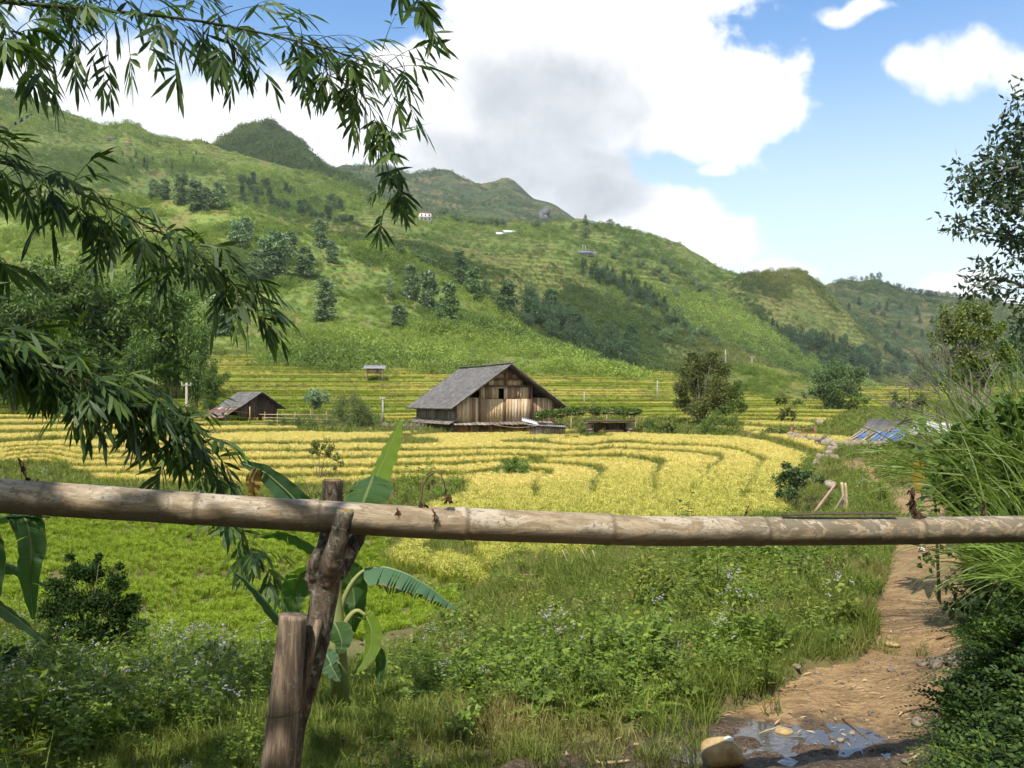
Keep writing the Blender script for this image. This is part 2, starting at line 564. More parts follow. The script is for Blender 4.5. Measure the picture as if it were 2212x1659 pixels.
RICE_A = [(-700, 868), (440, 905), (600, 913), (640, 928), (700, 936), (820, 940), (985, 938), (1235, 932), (1262, 950), (1330, 938), (1420, 942), (1600, 944), (1640, 938), (1700, 946), (1775, 962), (1782, 985), (1725, 1018), (1692, 1055),
          (1705, 1118), (1500, 1150), (1340, 1178), (1200, 1212), (1165, 1212), (1110, 1195), (1045, 1275), (1025, 1284), (960, 1270), (838, 1216), (870, 1170), (935, 1104), (1000, 1082), (1022, 1062), (1000, 1046), (860, 1044), (760, 1052),
          (560, 1062), (400, 1052), (215, 1044), (200, 1028), (140, 1012), (150, 1003), (-100, 1003), (-700, 1003)]
RICE_B = [(-700, 862), (-700, 780), (440, 766), (640, 766), (845, 797), (1000, 790), (1200, 780), (1310, 800), (1450, 812), (1475, 830), (1600, 850), (1760, 842), (2600, 838), (2600, 880), (2000, 868), (1960, 884), (1830, 890), (1770, 925), (1640, 935), (1600, 938), (1460, 905), (1240, 902), (900, 915), (830, 922), (820, 900), (620, 896), (440, 896), (-700, 866)]
RICE_R = [(1700, 925), (1740, 938), (1830, 945), (1935, 955), (1965, 962), (1900, 968), (1790, 966), (1720, 944)]
GREEN = [(-300, 1110), (60, 1112), (330, 1090), (560, 1085), (800, 1110), (850, 1165), (826, 1215), (850, 1250), (940, 1285), (1000, 1300), (900, 1400), (760, 1440), (600, 1440), (420, 1425), (330, 1400), (200, 1372), (60, 1350), (-300, 1335)]
PATH = [(700, 2400), (960, 1690), (1080, 1640), (1230, 1590), (1470, 1560), (1630, 1505), (1740, 1440), (1845, 1425), (1885, 1370), (1895, 1290), (1915, 1230), (1935, 1180), (1948, 1130), (1925, 1090), (1905, 1066), (1880, 1040), (1835, 1022), (1790, 1002),
        (1830, 992), (1880, 1000), (1898, 1016), (1890, 1028), (1915, 1040), (1990, 1058), (2045, 1095), (2070, 1180), (2110, 1260), (2140, 1330), (2120, 1420), (2060, 1490), (2040, 1560), (2030, 1659), (2080, 2400)]


def smooth_h(X, Y):
    X = np.asarray(X, float); Y = np.asarray(Y, float)
    p = ab(X.ravel(), Y.ravel())
    out = np.empty(len(p))
    for s in range(0, len(p), 20000):
        q = p[s:s + 20000]
        d2 = (q[:, 0:1] - cp[None, :, 0]) ** 2 + (q[:, 1:2] - cp[None, :, 1]) ** 2
        out[s:s + 20000] = _k(d2) @ tps[:NC] + tps[NC] + q @ tps[NC + 1:]
    return out.reshape(X.shape)


def proj(X, Y, Z):
    Yc = np.maximum(Y, 0.8)
    return CX + X / Yc * F, HY - (Z - CZ) / Yc * F


def sstep(x, a, b):
    t = np.clip((x - a) / (b - a), 0, 1)
    return t * t * (3 - 2 * t)


def land(X, Y):
    """height, mask of the crop terraces, mask of the path, riser mask"""
    h = smooth_h(X, Y)
    px, py = proj(X, Y, h)
    jx = (fbm(X * 0.9, Y * 0.9, 3, 5) - 0.5) * 34
    jy = (fbm(X * 0.9, Y * 0.9, 3, 9) - 0.5) * 14
    near = Y > 1.5
    rice = (poly_in(px, py, RICE_A) | poly_in(px, py, RICE_B) | poly_in(px, py, RICE_R)) & near
    green = poly_in(px + jx * 0.5, py + jy, GREEN) & near
    path = poly_in(px + jx, py + jy, PATH) & (Y > -3)
    crop = rice | green
    hw = h + (fbm(X * 0.12, Y * 0.12, 3, 2) - 0.5) * np.where(Y > 80, 0.55, 0.06) + (fbm(X * 0.03 + 5, Y * 0.05, 3, 6) - 0.5) * np.where(Y > 80, 2.0, 0.0) * sstep(Y, 80, 95)
    i = np.clip(np.searchsorted(LEV, hw, side='right') - 1, 0, len(LEV) - 2)
    fr = (hw - LEV[i]) / (LEV[i + 1] - LEV[i])
    rise = sstep(fr, 0.80, 1.0)
    ht = LEV[i] + rise * (LEV[i + 1] - LEV[i])
    dist = np.hypot(X, Y)
    rough = (fbm(X * 0.8, Y * 0.8, 4, 3) - 0.5) * np.clip(dist / 30, 0.10, 0.5) + (fbm(X * 4, Y * 4, 3, 4) - 0.5) * 0.05
    wet = sstep(4.9, 4.0, 4.9) * 0
    z = np.where(crop & (~green), ht, h + np.where(path, (fbm(X * 2.2, Y * 2.2, 4, 8) - 0.5) * 0.07 - 0.02, rough))
    # the muddy hollow of the puddle
    pw = np.exp(-(((X - 1.36) / 0.66) ** 2 + ((Y - 4.12) / 0.42) ** 2))
    z = z - pw * 0.042 + np.where(Y < 6, (fbm(X * 7, Y * 9, 4, 13, 0.6) - 0.5) * 0.085 * pw, 0)
    return z, rice, green, path, (fr > np.where(Y > 84, 0.70, np.where(Y > 36, 0.80, 0.84))) & rice, i


TN, TM = 560, 980
tt = np.linspace(-1, 1, TN)
ss = 0.66 * tt + 0.5 * tt ** 5
ww = np.exp(np.linspace(math.log(1.3), math.log(182), TM))
W2, S2 = np.meshgrid(ww, ss, indexing='ij')
GX, GY = S2 * (W2 + 2.0), W2 - 5.0
GZ, G_rice, G_green, G_path, G_rise, G_lev = land(GX, GY)


def ground_z(x, y):
    z = land(np.atleast_1d(np.asarray(x, float)), np.atleast_1d(np.asarray(y, float)))[0]
    return z if np.ndim(x) else float(z[0])


def on_ground(px, py, y0=2.5, y1=175):
    """first point of the ground on the line of sight through a point of the picture"""
    Y = np.exp(np.linspace(math.log(y0), math.log(y1), 900))
    X = (px - CX) / F * Y
    zr = CZ - (py - HY) / F * Y
    zg = land(X, Y)[0]
    k = np.argmax(zr <= zg)
    if zr[k] > zg[k]: k = len(Y) - 1
    return np.array([X[k], Y[k], zg[k]])


# ---------------------------------------------------------------- ground materials
def mat_ground():
    m, n = new_mat("grassy_soil")
    co = n.n('ShaderNodeTexCoord').outputs['Object']
    a = n.noise(co, 0.35, 5); b = n.noise(co, 2.3, 6); c = n.noise(co, 16, 5)
    col = n.mix(n.smooth(b, 0.35, 0.65), (0.095, 0.085, 0.036), (0.125, 0.115, 0.045))
    col = n.mix(n.smooth(a, 0.42, 0.7), col, (0.125, 0.125, 0.045))
    col = n.mix(n.m('MULTIPLY', n.smooth(c, 0.52, 0.66), 0.75), col, (0.12, 0.085, 0.042))
    cr = n.attr('crop').outputs['Fac']
    rs = n.attr('riser').outputs['Fac']
    col = n.mix(cr, col, n.mix(n.smooth(c, 0.4, 0.6), (0.16, 0.17, 0.035), (0.24, 0.215, 0.05)))
    col = n.mix(rs, col, n.mix(n.smooth(c, 0.4, 0.6), (0.105, 0.135, 0.024), (0.17, 0.18, 0.036)))
    finish(n, principled(n, col, 0.95, 0.1, n.bump(c, 0.6, 0.05)))
    return m


def mat_path():
    m, n = new_mat("packed_earth")
    co = n.n('ShaderNodeTexCoord').outputs['Object']
    a = n.noise(co, 0.9, 5); b = n.noise(co, 5.0, 7, 0.65); c = n.noise(co, 38, 4)
    col = n.mix(n.smooth(b, 0.35, 0.68), (0.225, 0.138, 0.058), (0.35, 0.228, 0.108))
    col = n.mix(n.m('MULTIPLY', n.smooth(a, 0.48, 0.66), 0.6), col, (0.145, 0.088, 0.040))
    col = n.mix(n.m('MULTIPLY', n.smooth(c, 0.56, 0.66), 0.6), col, (0.42, 0.29, 0.155))
    y = n.n('ShaderNodeSeparateXYZ', {0: co}).outputs
    dx = n.m('DIVIDE', n.m('SUBTRACT', y[0], 0.9), 1.5)
    dy = n.m('DIVIDE', n.m('SUBTRACT', y[1], 4.0), 0.85)
    d = n.m('SQRT', n.m('ADD', n.m('MULTIPLY', dx, dx), n.m('MULTIPLY', dy, dy)))
    mud = n.m('SUBTRACT', 1.0, n.smooth(n.m('MULTIPLY_ADD', n.m('SUBTRACT', b, 0.5), 1.4, d), 0.55, 1.15))
    mud2 = n.m('MULTIPLY', n.smooth(n.m('MULTIPLY_ADD', n.m('SUBTRACT', a, 0.5), 1.0, n.m('SUBTRACT', y[0], n.m('MULTIPLY', y[1], 0.46))), 0.15, 0.45), n.m('SUBTRACT', 1.0, n.smooth(y[1], 6.0, 8.5)))
    mud = n.m('MAXIMUM', mud, n.m('MULTIPLY', mud2, 0.85))
    col = n.mix(mud, col, n.mix(n.smooth(c, 0.4, 0.62), (0.052, 0.034, 0.020), (0.10, 0.066, 0.037)))
    rough = n.mapr(mud, 0, 1, 0.95, 0.55)
    fp = n.noise(co, 7.0, 5, 0.6, 1.5); g_ = n.noise(co, 110, 4, 0.6)
    col = n.mix(n.m('MULTIPLY', n.smooth(g_, 0.60, 0.66), 0.5), col, (0.44, 0.36, 0.26))
    col = n.mix(n.m('MULTIPLY', n.smooth(fp, 0.56, 0.62), 0.35), col, (0.13, 0.082, 0.04))
    h = n.m('ADD', n.m('ADD', b, n.m('MULTIPLY', fp, 0.8)), n.m('MULTIPLY', c, 0.35))
    finish(n, principled(n, col, rough, 0.3, n.bump(h, 1.0, 0.06)))
    return m


M_GROUND, M_PATH = mat_ground(), mat_path()

# the ground and the path are the two parts of one continuous surface
vid = np.arange(TN * TM).reshape(TM, TN)
quads = np.stack([vid[:-1, :-1], vid[:-1, 1:], vid[1:, 1:], vid[1:, :-1]], -1).reshape(-1, 4)
pf = (G_path[:-1, :-1] & G_path[:-1, 1:] & G_path[1:, 1:] & G_path[1:, :-1]).ravel()
GV = np.stack([GX, GY, GZ], -1).reshape(-1, 3)


def sub_mesh(name, qs, mat, attrs=()):
    used, inv = np.unique(qs.ravel(), return_inverse=True)
    mb = MB(); mb.add(GV[used], inv.reshape(-1, 4))
    me = mb.mesh(name, mat, smooth=True)
    for nm, dat in attrs: set_attr(me, nm, dat.ravel()[used].astype(float))
    return struct(obj(name, me))


sub_mesh("ground", quads[~pf], M_GROUND, (("crop", G_rice), ("riser", G_rise)))
sub_mesh("path", quads[pf], M_PATH)

# puddle: a level sheet of water; its shore is where the mud rises through it
m, n = new_mat("puddle_water")
co = n.n('ShaderNodeTexCoord').outputs['Object']
finish(n, principled(n, (0.055, 0.045, 0.035), 0.05, 1.0, n.bump(n.noise(co, 26, 3), 0.12, 0.01)))
mb = MB()
th = np.linspace(0, 2 * np.pi, 60, endpoint=False)
rad = 1 + 0.16 * np.sin(th * 3 + 1) + 0.1 * np.sin(th * 7)
mb.add(np.concatenate([[[1.36, 4.12, 0]], np.stack([1.36 + 0.74 * rad * np.cos(th), 4.12 + 0.52 * rad * np.sin(th), 0 * th], -1)]),
       t=[[0, 1 + i, 1 + (i + 1) % 60] for i in range(60)])
pud = struct(obj("puddle", mb.mesh("puddle", m), loc=(0, 0, -0.062)))
PUDDLE_Z = -0.062


# ================================================================== HILLS
def mat_hill(name, light, mid, dark, fine, terr=0.0, soil=0.3, step=2.2, bump=1.0):
    m, n = new_mat(name)
    co = n.n('ShaderNodeTexCoord').outputs['Object']
    a = n.noise(co, fine * 0.05, 4, 0.5, 0.4); b = n.noise(co, fine * 0.26, 6, 0.6); c = n.noise(co, fine * 1.3, 6, 0.65); d = n.noise(co, fine * 0.11, 5, 0.6)
    col = n.mix(n.smooth(a, 0.36, 0.62), mid, light)
    col = n.mix(n.m('MULTIPLY', n.smooth(d, 0.47, 0.60), 0.8), col, (0.20, 0.16, 0.065))
    col = n.mix(n.m('MULTIPLY', n.smooth(b, 0.50, 0.62), 0.85), col, dark)
    col = n.mix(n.m('MULTIPLY', n.smooth(c, 0.42, 0.62), 0.55), col, dark)
    z = n.n('ShaderNodeSeparateXYZ', {0: co}).outputs[2]
    if terr:
        zz = n.m('MULTIPLY_ADD', b, step * 1.6, z)
        st = n.m('SINE', n.m('MULTIPLY', zz, 2 * math.pi / step))
        msk = n.m('MULTIPLY', n.smooth(a, 0.44, 0.56), n.m('MULTIPLY', n.smooth(st, -0.1, 0.6), terr))
        col = n.mix(msk, col, (0.055, 0.085, 0.02))
        col = n.mix(n.m('MULTIPLY', n.m('MULTIPLY', n.smooth(n.m('MULTIPLY', st, -1.0), 0.3, 0.9), n.smooth(a, 0.44, 0.56)), terr * 0.7), col, (0.22, 0.23, 0.06))
    e = n.noise(co, fine * 0.17, 5, 0.7)
    col = n.mix(n.m('MULTIPLY', n.smooth(e, 0.62, 0.69), soil), col, (0.36, 0.23, 0.11))
    h = n.m('ADD', n.m('MULTIPLY', b, 1.0), n.m('MULTIPLY', c, 0.6))
    finish(n, principled(n, col, 0.95, 0.08, n.bump(h, 0.75 * bump, 3.0 / fine)))
    return m


HILLS = {}


def interp_line(line, pxs):
    line = np.asarray(line, float)
    return np.stack([np.interp(pxs, line[:, 0], line[:, k]) for k in range(1, line.shape[1])], -1)


def hill(name, rows, mat, px0, px1, nu, nv, amp, freq, back, seed, crest_amp=0.4, lip=0.0):
    """rows: polylines (px, py) with a depth each, near to far; the surface runs through them and falls away behind the last"""
    pxs = np.linspace(px0, px1, nu)
    R_ = []
    for line, Y in rows:
        L = interp_line(line, pxs)
        Yv = np.full(nu, float(Y)) if np.isscalar(Y) else np.interp(pxs, np.asarray(Y)[:, 0], np.asarray(Y)[:, 1])
        R_.append(np.stack([(pxs - CX) / F * Yv, Yv, CZ - (L[:, 0] - HY) / F * Yv], -1))
    R_ = np.array(R_)                              # k, nu, 3
    # smooth kinks of the drawn lines a little
    ker = np.array([1, 2, 3, 2, 1]) / 9.0
    for r in range(len(R_)):
        zz = np.pad(R_[r, :, 2], 2, mode='edge')
        R_[r, :, 2] = np.convolve(zz, ker, 'valid')
    k = len(R_)
    tpar = np.linspace(0, k - 1, nv)
    i = np.minimum(tpar.astype(int), k - 2)
    f = (tpar - i)[:, None, None]
    pm = R_[np.maximum(i - 1, 0)]; p0 = R_[i]; p1 = R_[i + 1]; p2 = R_[np.minimum(i + 2, k - 1)]
    S = 0.5 * (2 * p0 + (p1 - pm) * f + (2 * pm - 5 * p0 + 4 * p1 - p2) * f ** 2 + (3 * p0 - pm - 3 * p1 + p2) * f ** 3) if k > 2 else p0 * (1 - f) + p1 * f
    crest = S[-1]
    dep = crest[:, 1]
    bk = []
    for s_, dz in ((0.25, 0.10), (0.6, 0.40), (1.0, 1.0)):
        q = crest.copy()
        q[:, 1] = dep + back * s_
        q[:, 0] = (pxs - CX) / F * q[:, 1]
        q[:, 2] = crest[:, 2] - back * 0.55 * dz
        bk.append(q)
    S = np.concatenate([S, np.array(bk)])
    X, Y, Z = S[..., 0], S[..., 1], S[..., 2]
    nz = (fbm(X * freq, Y * freq, 5, seed, 0.55) - 0.5) * 2 * amp + (fbm(X * freq * 6, Y * freq * 6, 4, seed + 3, 0.6) - 0.5) * 2 * amp * 0.16
    rg = np.abs(fbm(X * freq * 0.6, Y * freq * 0.25, 3, seed + 7) - 0.5) * 2          # gullies running down the slope
    fall = np.concatenate([np.linspace(0, 1, nv) ** 0.5, np.ones(3)])[:, None]
    cut = np.ones(nv + 3); cut[nv - 1:] = crest_amp
    cut[max(0, nv - 8):nv - 1] = np.linspace(1, crest_amp, min(7, nv - 1) if nv > 8 else nv - 1)[-(nv - 1 - max(0, nv - 8)):]
    Z = Z + (nz - (0.25 - rg) * amp * 0.9 * (rg < 0.25)) * fall * cut[:, None]
    V = np.stack([X, Y, Z], -1)
    idx = np.arange((nv + 3) * nu).reshape(nv + 3, nu)
    q = np.stack([idx[:-1, :-1], idx[:-1, 1:], idx[1:, 1:], idx[1:, :-1]], -1).reshape(-1, 4)
    mb = MB(); mb.add(V.reshape(-1, 3), q)
    o = struct(obj(name, mb.mesh(name, mat, smooth=True)))
    pxp, pyp = proj(X, Y, Z)
    HILLS[name] = dict(V=V[:nv], px=pxp[:nv], py=pyp[:nv])
    return o


def on_hill(name, px, py):
    H = HILLS[name]
    d = (H['px'] - px) ** 2 + (H['py'] - py) ** 2
    k = np.unravel_index(np.argmin(d), d.shape)
    return H['V'][k].copy()


LG, MG, DG = (0.165, 0.205, 0.045), (0.105, 0.150, 0.034), (0.040, 0.072, 0.018)
mh_front = mat_hill("meadow_slope", (0.20, 0.245, 0.058), (0.135, 0.185, 0.044), (0.065, 0.11, 0.027), 1.0, terr=0.0, soil=0.35, bump=0.6)
mh_mid = mat_hill("grass_slope", (0.20, 0.215, 0.058), (0.14, 0.165, 0.044), (0.065, 0.10, 0.028), 0.55, terr=0.5, soil=0.5, step=3.2)
mh_main = mat_hill("terraced_slope", (0.205, 0.25, 0.062), (0.14, 0.188, 0.046), (0.068, 0.112, 0.029), 0.36, terr=0.55, soil=0.5, step=5.0)
mh_knob = mat_hill("knoll_slope", (0.205, 0.225, 0.06), (0.15, 0.18, 0.048), (0.07, 0.10, 0.03), 0.45, terr=0.5, soil=0.4, step=4.0)
mh_far = mat_hill("forest_slope", (0.075, 0.105, 0.035), (0.05, 0.08, 0.028), (0.025, 0.045, 0.018), 0.25, terr=0.2, soil=0.15, step=8.0)
mh_rock = mat_hill("rocky_slope", (0.07, 0.10, 0.032), (0.045, 0.07, 0.024), (0.024, 0.038, 0.018), 0.30, soil=0.25)
mh_mount = mat_hill("mountain_slope", (0.085, 0.115, 0.04), (0.06, 0.088, 0.032), (0.034, 0.054, 0.024), 0.16, soil=0.12)

A_crest = [(-800, 330), (-300, 420), (0, 440), (300, 430), (440, 428), (530, 440), (600, 470), (700, 512), (800, 527), (870, 545), (950, 590), (1050, 655), (1130, 712), (1250, 768), (1350, 803), (1440, 845)]
hill("hillside", [([(-800, 830), (0, 812), (450, 800), (640, 800), (850, 820), (1000, 818), (1200, 812), (1350, 830), (1440, 850)], 146),
                  ([(-800, 770), (0, 770), (450, 764), (640, 766), (850, 795), (1000, 788), (1200, 782), (1350, 812), (1440, 848)], 162),
                  ([(-800, 600), (0, 640), (450, 640), (700, 655), (850, 690), (1000, 715), (1150, 755), (1300, 797), (1440, 848)], 225),
                  (A_crest, 315)], mh_front, -800, 1440, 420, 90, 4.2, 0.03, 120, 11, 0.35)
hill("spur", [([(500, 600), (1000, 720), (1300, 815), (1500, 830), (1700, 845), (1800, 850)], 300),
              ([(500, 560), (700, 570), (900, 600), (1100, 670), (1250, 730), (1400, 790), (1600, 820), (1800, 845)], 370),
              ([(500, 485), (600, 482), (700, 474), (850, 502), (1000, 535), (1100, 545), (1185, 557), (1250, 588), (1300, 622), (1440, 698), (1580, 755), (1680, 798), (1800, 840)], 480)],
     mh_mid, 500, 1800, 300, 70, 6.0, 0.02, 150, 23, 0.3)
C_crest = [(-800, -20), (-300, 90), (0, 190), (60, 210), (130, 235), (210, 265), (240, 270), (270, 262), (300, 268), (330, 290), (400, 302), (440, 300), (490, 324), (600, 352), (700, 376), (760, 394), (840, 442), (900, 462), (1000, 471), (1150, 483), (1260, 473), (1320, 487), (1400, 508), (1440, 520),
           (1500, 545), (1560, 582), (1620, 602), (1700, 650), (1800, 740), (1900, 830)]
hill("main_hill", [([(-800, 560), (300, 540), (700, 540), (1100, 580), (1300, 650), (1500, 730), (1700, 800), (1900, 850)], 480),
                   ([(-800, 320), (0, 360), (300, 390), (600, 430), (800, 468), (1000, 510), (1200, 530), (1400, 580), (1600, 660), (1750, 765), (1900, 840)], 620),
                   (C_crest, 800)], mh_main, -800, 1900, 460, 90, 12.0, 0.011, 260, 37, 0.18)
hill("knoll", [([(1280, 660), (1500, 735), (1700, 815), (1850, 850), (2050, 860)], 520),
               ([(1280, 625), (1450, 650), (1600, 690), (1750, 745), (1900, 815), (2050, 855)], 600),
               ([(1280, 610), (1400, 606), (1500, 606), (1560, 606), (1600, 598), (1630, 586), (1660, 579), (1690, 581), (1705, 576), (1720, 574), (1738, 582), (1770, 608), (1810, 650), (1850, 700), (1940, 785), (2050, 850)], 690)],
     mh_knob, 1280, 2050, 260, 80, 7.0, 0.022, 160, 51, 0.85)
hill("far_right_hill", [([(1650, 840), (2000, 850), (2900, 850)], 780), ([(1650, 720), (1800, 700), (2000, 730), (2200, 740), (2900, 700)], 960),
                        ([(1600, 650), (1700, 640), (1780, 614), (1830, 602), (1860, 608), (1885, 600), (1920, 612), (1950, 627), (2000, 634), (2060, 642), (2212, 660), (2500, 640), (2900, 600)], 1180)],
     mh_far, 1600, 2900, 240, 60, 15.0, 0.009, 300, 63, 0.2)
hill("rocky_peak", [([(380, 400), (800, 430)], 850), ([(380, 372), (490, 338), (560, 318), (650, 330), (700, 372), (800, 410)], 960),
                    ([(380, 372), (440, 352), (490, 313), (510, 300), (530, 290), (545, 288), (560, 276), (580, 271), (600, 275), (622, 281), (642, 292), (658, 304), (668, 322), (676, 344), (694, 358), (712, 364), (760, 388), (800, 415)], 1050)],
     mh_rock, 380, 800, 300, 80, 11.0, 0.02, 300, 77, 0.9)
hill("mountain", [([(600, 480), (1350, 560)], 1300), ([(600, 430), (800, 420), (900, 430), (1000, 440), (1100, 440), (1250, 490), (1350, 540)], 1500),
                  ([(600, 400), (680, 376), (720, 360), (742, 356), (800, 362), (880, 373), (930, 366), (950, 361), (968, 361), (1000, 376), (1040, 391), (1070, 387), (1085, 380), (1098, 380), (1120, 396), (1150, 430), (1175, 436), (1195, 442), (1240, 470), (1300, 505), (1350, 540)], 1800)],
     mh_mount, 600, 1350, 260, 60, 26.0, 0.008, 500, 91, 0.45)
hill("grass_mound", [([(1500, 866), (1900, 866)], 132), ([(1500, 850), (1560, 826), (1640, 822), (1720, 824), (1800, 832), (1900, 860)], 139),
                     ([(1500, 850), (1540, 800), (1580, 792), (1640, 790), (1690, 796), (1730, 812), (1780, 838), (1900, 860)], 150)],
     mat_hill("mound_turf", (0.20, 0.21, 0.05), (0.13, 0.17, 0.038), (0.07, 0.11, 0.025), 2.0, soil=0.6), 1500, 1900, 120, 30, 0.35, 0.2, 25, 15, 0.5)

# ================================================================== FOLIAGE MATERIALS
def mat_leaf(name, c0, c1, c2=None, rough=0.5, transl=0.3, spec=0.3, vary=0.5, tint=None):
    m, n = new_mat(name)
    rnd = n.n('ShaderNodeNewGeometry').outputs['Random Per Island']
    oi = n.n('ShaderNodeObjectInfo').outputs['Random']
    col = n.ramp(rnd, [(0.0, c0), (0.5, c1), (1.0, c2 or c1)])
    if tint is not None:             # second colour family, chosen plant by plant
        t = n.attr('ripe', 'INSTANCER').outputs['Fac']
        col = n.mix(t, col, n.ramp(rnd, [(0.0, tint[0]), (1.0, tint[1])]))
    k = n.mapr(oi, 0, 1, 1 - vary * 0.5, 1 + vary * 0.5)
    col = n.mix(1.0, col, n.n('ShaderNodeCombineXYZ', {0: k, 1: k, 2: k}).outputs[0], 'MULTIPLY')
    p = principled(n, col, rough, spec)
    tr = n.n('ShaderNodeBsdfTranslucent', {'Color': n.mix(1.0, col, (1.25, 1.35, 0.55), 'MULTIPLY')}).outputs[0]
    finish(n, n.n('ShaderNodeMixShader', {0: transl, 1: p, 2: tr}).outputs[0])
    return m


def mat_bark(name, c0, c1, scale=8.0, lich=0.0):
    m, n = new_mat(name)
    co = n.n('ShaderNodeTexCoord').outputs['Object']
    st = n.n('ShaderNodeMapping', {'Vector': co, 'Scale': (1, 1, 0.25)}).outputs[0]
    a = n.noise(st, scale, 6, 0.65); b = n.noise(co, scale * 0.6, 5, 0.6)
    col = n.mix(n.smooth(a, 0.35, 0.65), c0, c1)
    if lich:
        col = n.mix(n.m('MULTIPLY', n.smooth(b, 0.57, 0.63), lich), col, (0.36, 0.39, 0.31))
    finish(n, principled(n, col, 0.9, 0.2, n.bump(a, 0.8, 0.02)))
    return m


def mat_rice():
    m, n = new_mat("rice_leaf")
    h = n.attr('hgt').outputs['Fac']
    rp = n.attr('ripe', 'INSTANCER').outputs['Fac']
    rnd = n.n('ShaderNodeNewGeometry').outputs['Random Per Island']
    oi = n.n('ShaderNodeObjectInfo').outputs['Random']
    green = n.mix(rnd, (0.145, 0.235, 0.014), (0.225, 0.32, 0.018))
    gold = n.mix(rnd, (0.62, 0.50, 0.12), (0.84, 0.68, 0.26))
    gold = n.mix(n.m('MULTIPLY', oi, 0.5), gold, (0.46, 0.45, 0.065))
    f = n.m('MULTIPLY', n.smooth(h, 0.22, 0.72), rp)
    base = n.mix(rp, green, (0.32, 0.35, 0.03))
    col = n.mix(f, base, gold)
    p = principled(n, col, 0.7, 0.15)
    tr = n.n('ShaderNodeBsdfTranslucent', {'Color': col}).outputs[0]
    finish(n, n.n('ShaderNodeMixShader', {0: 0.3, 1: p, 2: tr}).outputs[0])
    return m


rng = np.random.default_rng(7)


def rand_dirs(k, g=rng):
    v = g.standard_normal((k, 3))
    return unit(v)


# ================================================================== RICE
def rice_tuft(seed, n=22, h=0.42, lean=0.32, w=0.016):
    g = np.random.default_rng(seed)
    th = g.uniform(0, 2 * np.pi, n)
    r = g.uniform(0.0, 0.09, n)
    P = np.stack([np.cos(th) * r, np.sin(th) * r, np.zeros(n)], -1)
    out = np.stack([np.cos(th), np.sin(th), np.zeros(n)], -1)
    D = out * g.uniform(0.05, lean, n)[:, None] + [0, 0, 1]
    N = np.cross(D, np.cross([0, 0, 1.0], out) + g.standard_normal((n, 3)) * 0.3)
    mb = MB()
    mb.blades(P, D, N, g.uniform(0.75, 1.1, n) * h * 1.15, w * g.uniform(0.7, 1.4, n), g.uniform(0.3, 1.5, n), prof=[0.6, 1.0, 1.0, 0.0])
    # heavy heads, bent over
    k = n // 2
    th = g.uniform(0, 2 * np.pi, k)
    out = np.stack([np.cos(th), np.sin(th), np.zeros(k)], -1)
    P = out * g.uniform(0.02, 0.12, k)[:, None] + np.stack([0 * th, 0 * th, g.uniform(0.72, 0.98, k) * h], -1)
    mb.blades(P, out * 0.8 + [0, 0, 0.5], np.cross(out, [0, 0, 1.0]) * 0.2 + [0, 0, 1], g.uniform(0.10, 0.2, k), w * 1.5, g.uniform(1.2, 2.4, k), prof=[0.4, 1.0, 0.9, 0.1])
    return mb


def sample_land(N, y0, y1, halfw=0.66, extra=2.0, seed=1, power=0.0):
    g = np.random.default_rng(seed)
    a = g.uniform(0, 1, N)
    if power == 1.0:
        Y = np.exp(math.log(y0) + a * math.log(y1 / y0))
    else:
        Y = y0 + a * (y1 - y0)
    X = g.uniform(-1, 1, N) * (halfw * Y + extra)
    return X, Y, g


N_RICE = 240000
X, Y, g = sample_land(N_RICE, 13.0, 172.0, seed=11)
Z, ri, gr, pa, rs, lv = land(X, Y)
k = (ri & ~rs) | gr
k &= ~((((X - 0.6) / 1.3) ** 2 + ((Y - 45.2) / 1.6) ** 2) < 1)
X, Y, Z, ri, gr, lv, rs = X[k], Y[k], Z[k], ri[k], gr[k], lv[k], rs[k]
hsh = np.sin(lv * 12.9898 + np.floor(X / np.where(Y > 80, 26.0, 400.0) + lv * 0.37) * 78.233) * 43758.5453
hsh = hsh - np.floor(hsh)
px, py = proj(X, Y, Z)
ripe = np.where(Y > 78, np.clip(0.12 + 0.98 * sstep(hsh, 0.36, 0.66), 0, 1), 1.0)
ripe = ripe * np.clip(0.80 + 0.8 * (fbm(X * 0.22, Y * 0.22, 4, 31) - 0.25) + 0.12 * sstep(-X, -6, 14), 0.25, 1.2)
# the near right field is still half green
ripe = np.where(Y < 40, ripe * (0.48 + 0.52 * sstep(Y, 22, 42)), ripe)
ripe = np.where(Y > 84, ripe * (0.45 + 0.75 * sstep(fbm(X * 0.035 + 9, Y * 0.05, 3, 17), 0.38, 0.60)), ripe)
ripe = np.where(gr, 0.10 * fbm(X * 0.3, Y * 0.3, 3, 8), ripe)
ripe = np.clip(ripe, 0, 1)
scl = (0.50 + 0.012 * Y) * g.uniform(0.8, 1.2, len(X))
scl = np.clip(scl, 0.72, 0.95) * np.where(Y > 36, 0.85, 1.0) * g.uniform(0.9, 1.1, len(X))
scl = np.where(gr, scl * 0.62, scl)
rot = np.stack([g.normal(0, 0.08, len(X)), g.normal(0, 0.08, len(X)), g.uniform(0, 6.28, len(X))], -1)
o = scatter("rice_crop", [rice_tuft(s) for s in (1, 2, 3, 4)], [mat_rice()], np.stack([X, Y, Z - 0.03], -1), rot, scl, g.integers(0, 4, len(X)), ripe)
stuff(o, "ripe golden and green rice standing on the valley terraces", "rice")


